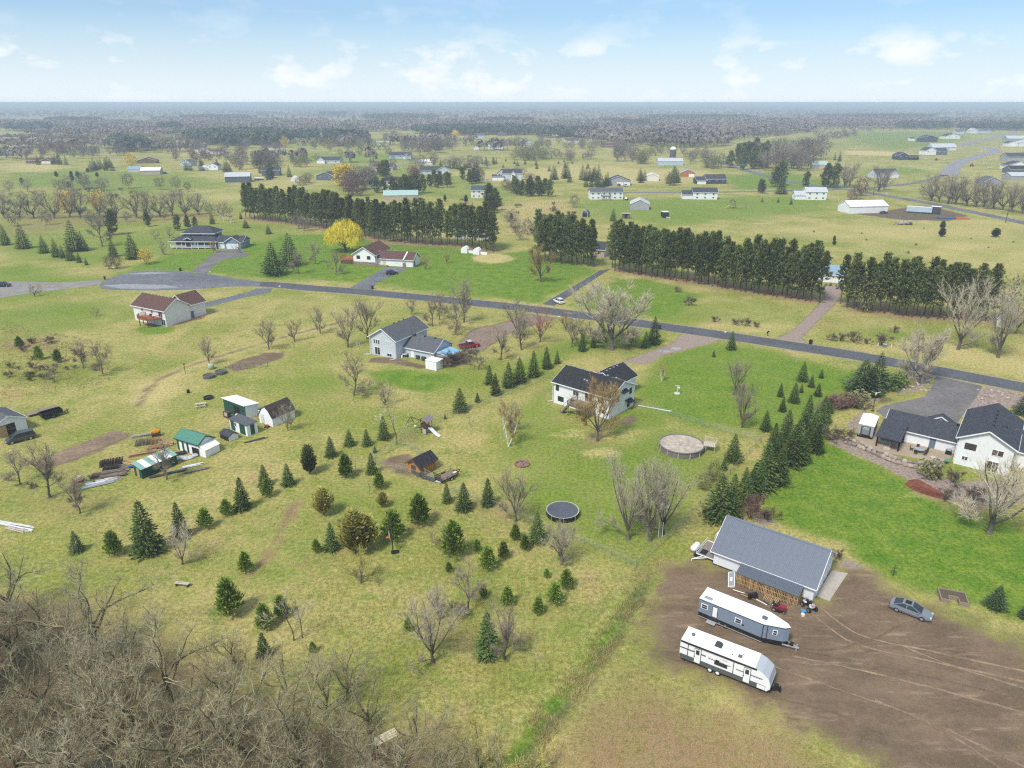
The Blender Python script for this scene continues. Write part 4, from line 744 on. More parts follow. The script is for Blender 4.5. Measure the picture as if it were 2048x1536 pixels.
def house_e():
    x, y = G(707.9, 529.8); r = thing('white_rambler', 'white split-level house with brown roof and long garage wing beside the willow', 'house', x, y, -15)
    bd = (0, 0, 9.3, 14.3); BR = M('tan_brick', (.27, .19, .14), .9, .25, 6); W2 = M('bright_white_siding', (.82, .82, .80), .6, .04, 2)
    gable(r, bd, 4.5, 2.8, 'y', W2, BRNR, .55); MB().box(-.05, -.06, 0, 9.35, -.01, 1.5).build('brick_skirt', BR, r); wb = (9.3, 1.9, 24.3, 9.2); gable(r, wb, 2.95, 2.2, 'x', W2, BRNR, .5)
    window(r, bd, 'F', 1.4, 2.55, 1.5, 1.35, 2, BLACK); window(r, bd, 'F', 5.9, 2.5, 1.5, 1.35, 2, BLACK); sb = (0, -.06, 9.3, 14); window(r, sb, 'F', 1.9, .5, 1.0, .8, 2); window(r, sb, 'F', 6.3, .45, 1.5, .8, 2)
    window(r, bd, 'R', .3, 3.0, .5, 1.2, 1, BLACK); garage_door(r, wb, 'F', 5.0, 5.6, 2.2); garage_door(r, wb, 'F', 12.0, 2.7, 2.2); MB().box(14.4+6.0, 1.2, 0, 14.4+6.9, 1.88, 1.6).build('brick_pier', BR, r)
    MB().slab([(19.6+1.0, .9, 3.0), (20.1+1.0, .9, 3.0), (20.1+1.0, 5.5, 5.28), (19.6+1.0, 5.5, 5.28)], .1).build('roof_divider', WHITE, r); door(r, wb, 'F', 2.2, .3, 1.4, 2.1, M('pale_door', (.55, .55, .45))); window(r, wb, 'R', 3.0, 2.6, .6, .6, 1, BLACK); door(r, wb, 'R', 1.6, .1, .9, 2.0, BLACK)
    MB().box(9.35, .4, 0, 13.9, 1.9, .35).build('porch_step', BR, r); deck(r, -6.4, 1.2, -.05, 6.2, 1.9, REDW, REDW, 'FLR'); lt = MB(); lt.box(-6.35, 1.2, .05, -.1, 1.26, 1.6); lt.build('lattice_skirt', M('dark_lattice', (.13, .07, .05), .9, .4, 8), r)
house_e()
def house_f():
    x, y = G(341.5, 497.4); r = thing('blue_porch_house', 'blue two-storey house with hip roof, white wraparound porch and two garage doors', 'house', x, y, -2)
    lo = (1.2, 2.4, 20.6, 12); b = MB(); b.box(*lo[:2], 0, *lo[2:], 3.3); b.build('wall', BSID, r); hip(r, (0, 0, 20.6, 13), 3.3, 2.6, NAVR, .5, (5.5, 16.5))
    up = (4.6, 4.6, 18.0, 13.2); b = MB(); b.box(*up[:2], 3.3, *up[2:], 6.05); b.build('upper_wall', BSID, r); hip(r, up, 6.1, 2.7, NAVR, 1.0, (8.0, 14.6))
    window(r, up, 'F', 6.6, 4.65, 1.5, 1.0, 2, BLACK); window(r, up, 'F', 11.4, 4.65, .9, 1.0, 1, BLACK); window(r, up, 'R', 2, 4.5, 1.2, 1.1, 2, BLACK)
    for u, w_ in ((.4, 2.3), (2.9, 2.3), (5.3, 2.2), (10.9, 1.1), (12.2, 1.1), (13.6, 2.6), (16.6, 2.4)): window(r, lo, 'F', u, 1.3, w_, 1.5, 1, BLACK)
    door(r, lo, 'F', 8.2, .5, 1.1, 2.1); gb = (20.6, 1.2, 31.6, 10.4); gable(r, gb, 2.9, 1.9, 'x', BSID, NAVR, .5); g2 = (24.2, .2, 31.5, 6.0); gable(r, g2, 2.95, 2.3, 'y', BSID, NAVR, .45); garage_door(r, gb, 'F', .4, 2.8, 2.3); garage_door(r, g2, 'F', .9, 5.3, 2.3)
    eb = (7.0, -.2, 9.6, 3.0); e = MB(); e.slab([(6.7, -.5, 4.2), (8.3, -.5, 5.0), (8.3, 4.5, 5.0), (6.7, 4.5, 4.2)], .12); e.slab([(8.3, -.5, 5.0), (9.9, -.5, 4.2), (9.9, 4.5, 4.2), (8.3, 4.5, 5.0)], .12); er = e.build('entry_gable', NAVR, r)
    ef = MB(); ef.beam((6.65, -.55, 4.1), (8.3, -.55, 4.9), .06, .22); ef.beam((9.95, -.55, 4.1), (8.3, -.55, 4.9), .06, .22); ef.build('fascia', WHITE, er)
    fl = MB(); fl.box(.1, .1, .55, 20.4, 2.4, .7); fl.build('porch_floor', WHITE, r)
    for k, u in enumerate((.15, 2.6, 5.1, 7.0, 9.4, 12.4, 15.4, 18.2, 20.3)): MB().box(u-.1, .05, 0, u+.1, .25, 3.2).build('porch_post', WHITE, r)
    for a, c in ((.15, 2.6), (2.6, 5.1), (5.1, 7.0), (9.4, 12.4), (12.4, 15.4), (15.4, 18.2), (18.2, 20.3)): q = MB(); rail(q, (a+.1, .15, .7), (c-.1, .15, .7), .9, .06, .22, .07); q.build('porch_railing', WHITE, r)
    MB().box(7.3, -.8, 0, 9.2, .1, .5).build('front_step', M('brick_step', (.12, .08, .07)), r); vents(r, [(30.2, 7.5, 3.9)], BLACK)
house_f()
# --- metal-roofed shop in the foreground lot
def shop():
    x, y = G(1425.8, 1128.3); r = thing('metal_shop', 'white pole shop with blue-grey ribbed metal roof in the dirt lot', 'barn', x, y, -37); W3 = M('white_steel_siding', (.74, .76, .79), .5, .04, 1.5, streak=(0, .23, .06), var2=.05)
    L, D, ev, rs = 13.4, 9.2, 2.45, 2.95; RM = M('blue_grey_roof_steel', (.118, .138, .178), .42, .06, 1.0, .5, var2=.06); bd = (0, 0, L, D)
    wl = MB(); ym = D/2; vs = [(xx, yy, z) for xx in (0, L) for yy, z in ((0, 0), (D, 0), (D, ev), (ym, ev+rs), (0, ev))]; wl.add(vs, [(4, 3, 2, 1, 0), (5, 6, 7, 8, 9), (0, 4, 9, 5), (1, 6, 7, 2)]); wl.build('wall', W3, r)
    n = 15; a, b = -.4, L+.35; pw = (b-a)/n; sl = rs/ym
    for side in (0, 1):
        y0, y1 = (-.45, ym) if side == 0 else (D+.45, ym); z0 = ev-sl*.45+.12; z1 = ev+rs+.12; me = None
        pm = MB(); pm.slab([(0, y0, z0), (pw-.004, y0, z0), (pw-.004, y1, z1), (0, y1, z1)], .03)
        for k in range(4):
            u = .03+pw*k/4; pm.slab([(u, y0, z0+.035), (u+.045, y0, z0+.035), (u+.045, y1, z1+.035), (u, y1, z1+.035)], .034)
        me = pm.mesh('roof_panel', RM)
        for i in range(n): o = link(bpy.data.objects.new('roof_panel', me), r); o.location = (a+pw*i, 0, 0)
    cap = MB(); cap.slab([(a-.02, ym-.22, ev+rs+.06), (b+.02, ym-.22, ev+rs+.06), (b+.02, ym, ev+rs+.2), (a-.02, ym, ev+rs+.2)], .02); cap.slab([(a-.02, ym, ev+rs+.2), (b+.02, ym, ev+rs+.2), (b+.02, ym+.22, ev+rs+.06), (a-.02, ym+.22, ev+rs+.06)], .02); cap.build('ridge_cap', RM, r)
    f = MB()
    for ye in (-.48, D+.48): f.beam((a, ye, ev-sl*.45+.02), (b, ye, ev-sl*.45+.02), .05, .16)
    for xe in (a-.03, b+.03):
        for ye in (-.45, D+.45): f.beam((xe, ye, ev-sl*.45+.03), (xe, ym, ev+rs+.03), .05, .16)
    f.build('trim', WHITE, r); door(r, bd, 'R', 5.6, .05, 1.0, 2.1); pbx = MB(); pbox(pbx, bd, 'F', .62, .72, 0, 2.1, .004, .05); pbx.build('downspout', WHITE, r); garage_door(r, bd, 'R', 1.2, 3.6, 2.2); MB().box(-.02, -.05, 0, L+.02, -.01, .2).build('base_trim', M('dark_base_trim', (.05, .05, .055)), r)
    # lean-to of pallets against the long wall
    t = thing('pallet_lean_to', 'lean-to with blue-grey metal roof and slatted pallet wood walls against the shop', 'lean-to', x, y, -37); P0, P1, Q = 4.1, 12.1, -2.35
    m = 8; w_ = (P1-P0+.2)/m; pm = MB(); pm.slab([(0, Q-.15, 1.78), (w_-.004, Q-.15, 1.78), (w_-.004, -.06, 2.28), (0, -.06, 2.28)], .03)
    for k in range(4): u = .03+w_*k/4; pm.slab([(u, Q-.15, 1.815), (u+.045, Q-.15, 1.815), (u+.045, -.06, 2.315), (u, -.06, 2.315)], .034)
    me = pm.mesh('roof_panel', M('darker_lean_to_steel', (.095, .11, .14), .42, .06, 1.0, .5))
    for i in range(m): o = link(bpy.data.objects.new('roof_panel', me), t); o.location = (P0-.1+w_*i, 0, 0)
    for i in range(5): u = P0+.05+i*(P1-P0-.1)/4; MB().box(u-.06, Q+.02, 0, u+.06, Q+.14, 1.75).build('post', WOOD, t)
    bm = MB().box(0, 0, 0, .1, .03, 1.62).mesh('board', FRESHW); k = 0; u = P0
    while u < P1-.1:
        o = link(bpy.data.objects.new('board', bm), t); o.location = (u, Q-.05+R_.uniform(-.015, .015), .05+R_.uniform(0, .05)); o.scale = (R_.uniform(.85, 1.25), 1, R_.uniform(.82, 1.0)); u += R_.uniform(.14, .22)
    for z in (.3, .95, 1.5): MB().box(P0, Q-.012, z, P1, Q+.015, z+.11).build('rail', FRESHW, t)
    u = Q
    while u < -.15: o = link(bpy.data.objects.new('board', bm), t); o.location = (P1+.02, u+.1, .05); o.rotation_euler = (0, 0, RAD(-90)); u += .19
    fl = MB(); fl.box(P0+.1, Q+.16, .01, P1-.1, -.1, .05); fl.build('floor_litter', OLDW, t); return x, y
shop()
# --- yard sheds at left
def panel_wall(root, bd, side, u0, u1, z0, z1, mat, nm='wall_panel'): b = MB(); pbox(b, bd, side, u0, u1, z0, z1, .006, .035); return b.build(nm, mat, root)
def sheds():
    x, y = G(445.4, 794.6, 3.2); r = thing('tall_shed', 'tall green-fronted shed with white flat roof and cluttered open doorway', 'shed', x, y, -35)
    w_ = MB(); D = 3.0; vs = [(xx, yy, z) for xx in (0, 7.4) for yy, z in ((0, 0), (D, 0), (D, 2.55), (0, 3.1))]; w_.add(vs, [(0, 3, 7, 4), (1, 5, 6, 2), (0, 1, 2, 3), (4, 7, 6, 5)]); w_.build('wall', WHITE, r); bd = (0, 0, 7.4, D)
    panel_wall(r, bd, 'F', .02, 3.4, .02, 3.02, GREENP); panel_wall(r, bd, 'F', 5.4, 7.38, .02, 3.02, GREENP); panel_wall(r, bd, 'F', 3.4, 5.4, 2.3, 3.02, GREENP); b = MB(); pbox(b, bd, 'F', 3.42, 5.38, .03, 2.28, .003, .02); b.build('open_doorway', BLACK, r)
    panel_wall(r, bd, 'L', .02, 2.98, .02, 2.5, GREENP)
    MB().slab([(-.25, -.3, 3.2), (7.6, -.3, 3.2), (7.6, D+.3, 2.62), (-.25, D+.3, 2.62)], .12).build('roof', M('white_metal_roof', (.80, .80, .79), .5, .05, 1), r)
    x, y = G(520, 845); g = thing('gambrel_shed', 'white barn-shaped shed with dark brown gambrel roof beside a bare tree', 'shed', x, y, -33); wd, dp = 4.0, 5.6; pr = [(0, 0), (wd, 0), (wd, 1.75), (wd*.76, 3.2), (wd/2, 3.9), (wd*.24, 3.2), (0, 1.75)]
    b = MB(); n = len(pr); b.add([(p, yy, z) for yy in (0, dp) for p, z in pr], [tuple(range(n)), tuple(range(n, 2*n))[::-1]]+[(i, n+i, n+(i+1) % n, (i+1) % n) for i in range(n)]); b.build('wall', WHITE, g)
    RB = M('dark_brown_shingle', (.05, .038, .036), .9, .35, 10); rf = MB(); q = [(wd+.15, 1.75), (wd*.77, 3.28), (wd/2, 4.0), (wd*.23, 3.28), (-.15, 1.75)]
    for (a, z0), (c, z1) in zip(q[:-1], q[1:]): rf.slab([(a, -.15, z0+.03), (a, dp+.15, z0+.03), (c, dp+.15, z1+.03), (c, -.15, z1+.03)], .06)
    rf.build('roof', RB, g); door(g, (0, 0, wd, dp), 'F', .6, .05, .95, 2.1, M('pale_panel_door', (.6, .63, .6))); MB().slab([(-1.6, 1.0, 2.15), (0, 1.0, 2.7), (0, dp, 2.7), (-1.6, dp, 2.15)], .08).build('side_lean_to_roof', NAVR, g); MB().box(-1.5, 1.1, 0, -.02, dp-.1, 2.1).build('side_lean_to_wall', WHITE, g)
    x, y = G(461.6, 858.8); s = thing('panelled_shed', 'white flat-roofed shed with dark green door panels beside the wood kerb', 'shed', x, y, -36); bd = (0, 0, 5.6, 2.3); b = MB(); b.box(0, 0, 0, 5.6, 2.3, 2.3); b.build('wall', WHITE, s)
    panel_wall(s, bd, 'F', .3, 1.7, .1, 2.2, GREENP); panel_wall(s, bd, 'F', 3.2, 5.0, .1, 2.15, GREENP, 'door'); panel_wall(s, bd, 'R', .75, 1.65, .1, 2.2, GREENP, 'door'); window(s, bd, 'F', 1.55, 1.2, .7, .85, 1)
    MB().slab([(-.15, -.2, 2.42), (5.75, -.2, 2.42), (5.75, 2.45, 2.48), (-.15, 2.45, 2.48)], .1).build('roof', GRYR, s)
    x, y = G(441, 876); t = thing('low_storage_box', 'low white storage hutch with dark grey gable lid beside green-roofed shed', 'hutch', x, y, -36); gable(t, (0, 0, 2.9, 2.0), .95, .55, 'x', WHITE, NAVR, .12, no_trim=True); panel_wall(t, (0, 0, 2.9, 2.0), 'F', .03, 2.85, .03, .9, BLACK)
    x, y = G(356.4, 898.8); v = thing('green_roofed_shed', 'white and green striped shed with green metal gable roof and white lean-to', 'shed', x, y, -28); bd = (0, 0, 5.9, 3.3); gable(v, bd, 2.45, 1.0, 'x', WHITE, GREENR, .3, trim=GREENP)
    for u in (0, 1.35, 2.6): panel_wall(v, bd, 'F', u+.03, u+.55, .03, 2.4, GREENP)
    panel_wall(v, bd, 'F', 4.0, 5.85, .03, 1.5, BLACK, 'open_doorway'); b = MB(); b.add([(xx, yy, z) for yy in (.1, 3.2) for xx, z in ((5.9, 0), (7.4, 0), (7.4, 1.5), (5.9, 2.1))], [(0, 1, 2, 3), (7, 6, 5, 4), (1, 5, 6, 2), (2, 6, 7, 3)]); b.build('lean_to_wall', WHITE, v); MB().slab([(5.95, -.05, 2.2), (7.6, -.05, 1.55), (7.6, 3.35, 1.55), (5.95, 3.35, 2.2)], .06).build('lean_to_roof', M('white_metal_roof'), v)
    x, y = G(270.5, 951); u = thing('striped_roof_shed', 'dark green shed with white and pale green striped metal roof behind a bare tree', 'shed', x, y, -33); W_, D = 2.3, 6.6; b = MB(); b.add([(xx, yy, z) for yy in (0, D) for xx, z in ((0, 0), (W_, 0), (W_, 1.85), (0, 2.3))], [(0, 1, 2, 3), (7, 6, 5, 4), (1, 5, 6, 2), (0, 3, 7, 4)]); b.build('wall', GREENP, u)
    for k in range(7): MB().slab([(-.2, -.15+k*.98, 2.42), (W_+.25, -.15+k*.98, 1.9), (W_+.25, .82+k*.98, 1.9), (-.2, .82+k*.98, 2.42)], .05).build('roof_panel', M('white_metal_roof') if k % 2 else M('pale_green_roof', (.22, .38, .34), .5, .1, 2), u)
    door(u, (0, 0, W_, D), 'F', .9, .05, .7, 1.7, M('plywood_door', (.42, .29, .17)))
    # garage at the left edge: gable end faces the yard
    x, y = G(56.6, 858); k = thing('grey_garage', 'pale grey garage with open plywood-doored bay at left edge of photo', 'garage', x, y, 147); bd = (0, 0, 8, 5.8); gable(k, bd, 2.55, 1.35, 'x', WHITE, GRYR, .3)
    b = MB(); pbox(b, bd, 'L', 2.0, 4.9, .02, 2.3, .004, .03); b.build('open_doorway', BLACK, k); b = MB(); pbox(b, bd, 'L', 3.6, 5.0, .02, 2.2, .04, .1); b.build('plywood_door', FRESHW, k)
    bb = MB(); bb.beam((-.12, 2.1, 1.0), (-.12, 3.5, 2.2), .05, .1); bb.beam((-.12, 2.1, 1.0), (-.12, 3.6, 1.3), .05, .1); bb.build('door_brace', WOOD, k)
    # chicken coop
    x, y = G(816.4, 944); c = thing('cedar_coop', 'orange cedar chicken coop with black gable roof beside its fenced run', 'coop', x, y, -38); bd = (0, 0, 2.9, 3.9); gable(c, bd, 2.0, .95, 'y', M('dark_coop_core', (.2, .1, .04)), BLKR, .35, trim=OLDW)
    bm = MB().box(0, 0, 0, .235, .03, 1.95).mesh('board', CEDAR)
    for i in range(12): o = link(bpy.data.objects.new('board', bm), c); o.location = (.02+i*.24, -.035, .02)
    for i in range(16): o = link(bpy.data.objects.new('board', bm), c); o.location = (2.935, .02+i*.243, .02); o.rotation_euler = (0, 0, RAD(90))
    MB().add([(0.05, -.02, 2.0), (2.85, -.02, 2.0), (1.45, -.02, 2.9)], [(0, 1, 2)]).build('gable_board', CEDAR, c); b = MB(); pbox(b, (0, -.04, 2.9, 3.9), 'F', .9, 2.0, .1, 1.8, .004, .03); b.build('door', OLDW, c)
sheds()
# ------------------------------------------------------------------ houses and barns further off
def msid(n, c): return M(n, c, .7, .06, 2, var2=.05)
WALLS = dict(w=WSID, g=GSID, c=CSID, t=msid('tan_wall', (.42, .36, .29)), b=msid('brown_wall', (.16, .10, .075)), d=msid('slate_wall', (.10, .12, .15)), n=msid('navy_wall', (.045, .055, .085)), r=msid('brick_wall', (.22, .085, .065)), o=msid('orange_wall', (.38, .15, .045)), l=msid('pale_blue_wall', (.42, .50, .58)), k=BLACK, y=msid('grey_wall', (.33, .34, .35)))
ROOFS = dict(k=BLKR, g=GRYR, n=NAVR, b=BRNR, w=M('white_metal_roof'), t=TEALR, e=GRNR, l=msid('blue_metal_roof', (.22, .32, .42)), s=msid('silver_roof', (.45, .47, .49)), c=msid('cream_roof', (.62, .60, .55)))
def far_house(label, cat, name, xl, xr, yb, eave, rise, depth, axis, wall, roof, ang=0, win=3, gar=0, two=False, wing=None):
    a, b = G(xl, yb), G(xr, yb); cx, cy = (a[0]+b[0])/2, a[1]; Wd = (b[0]-a[0])
    if abs(ang) > 5: Wd = max(Wd*.45, Wd/abs(math.cos(RAD(ang)))-depth*abs(math.tan(RAD(ang))))
    o = _loc(cx, cy+.5*abs(math.sin(RAD(ang)))*Wd*.5, ang, -Wd/2, 0); r = thing(name, label, cat, o[0], o[1], ang); bd = (0, 0, Wd, depth); wm, rm = WALLS[wall], ROOFS[roof]
    gable(r, bd, eave, rise, axis, wm, rm, .4 if cat == 'house' else .25, trim=None)
    if gar:
        gw = min(4.8, Wd*.7/gar)
        for k in range(gar): garage_door(r, bd, 'F', Wd-(k+1)*(gw+.4), gw, min(2.4, eave-.4))
    free = Wd-gar*5.2; n = max(0, min(win, int(free/1.6)))
    for k in range(n):
        u = (k+.5)*free/n-.6; window(r, bd, 'F', u, eave-1.75, 1.3, 1.15, 2)
        if two: window(r, bd, 'F', u, .7, 1.3, 1.05, 2)
    if n: window(r, bd, 'R' if cx < 0 else 'L', depth*.4, eave-1.8, 1.3, 1.2, 2)
    if wing:
        u0, u1, v0, ev, rs, ax = wing; wb = (u0*Wd, v0, u1*Wd, v0+max(5, depth*.8)); gable(r, wb, ev, rs, ax, wm, rm, .4); garage_door(r, wb, 'F', .5, (u1-u0)*Wd-1.0, 2.2)
    return r
H_, B_ = 'house', 'barn'
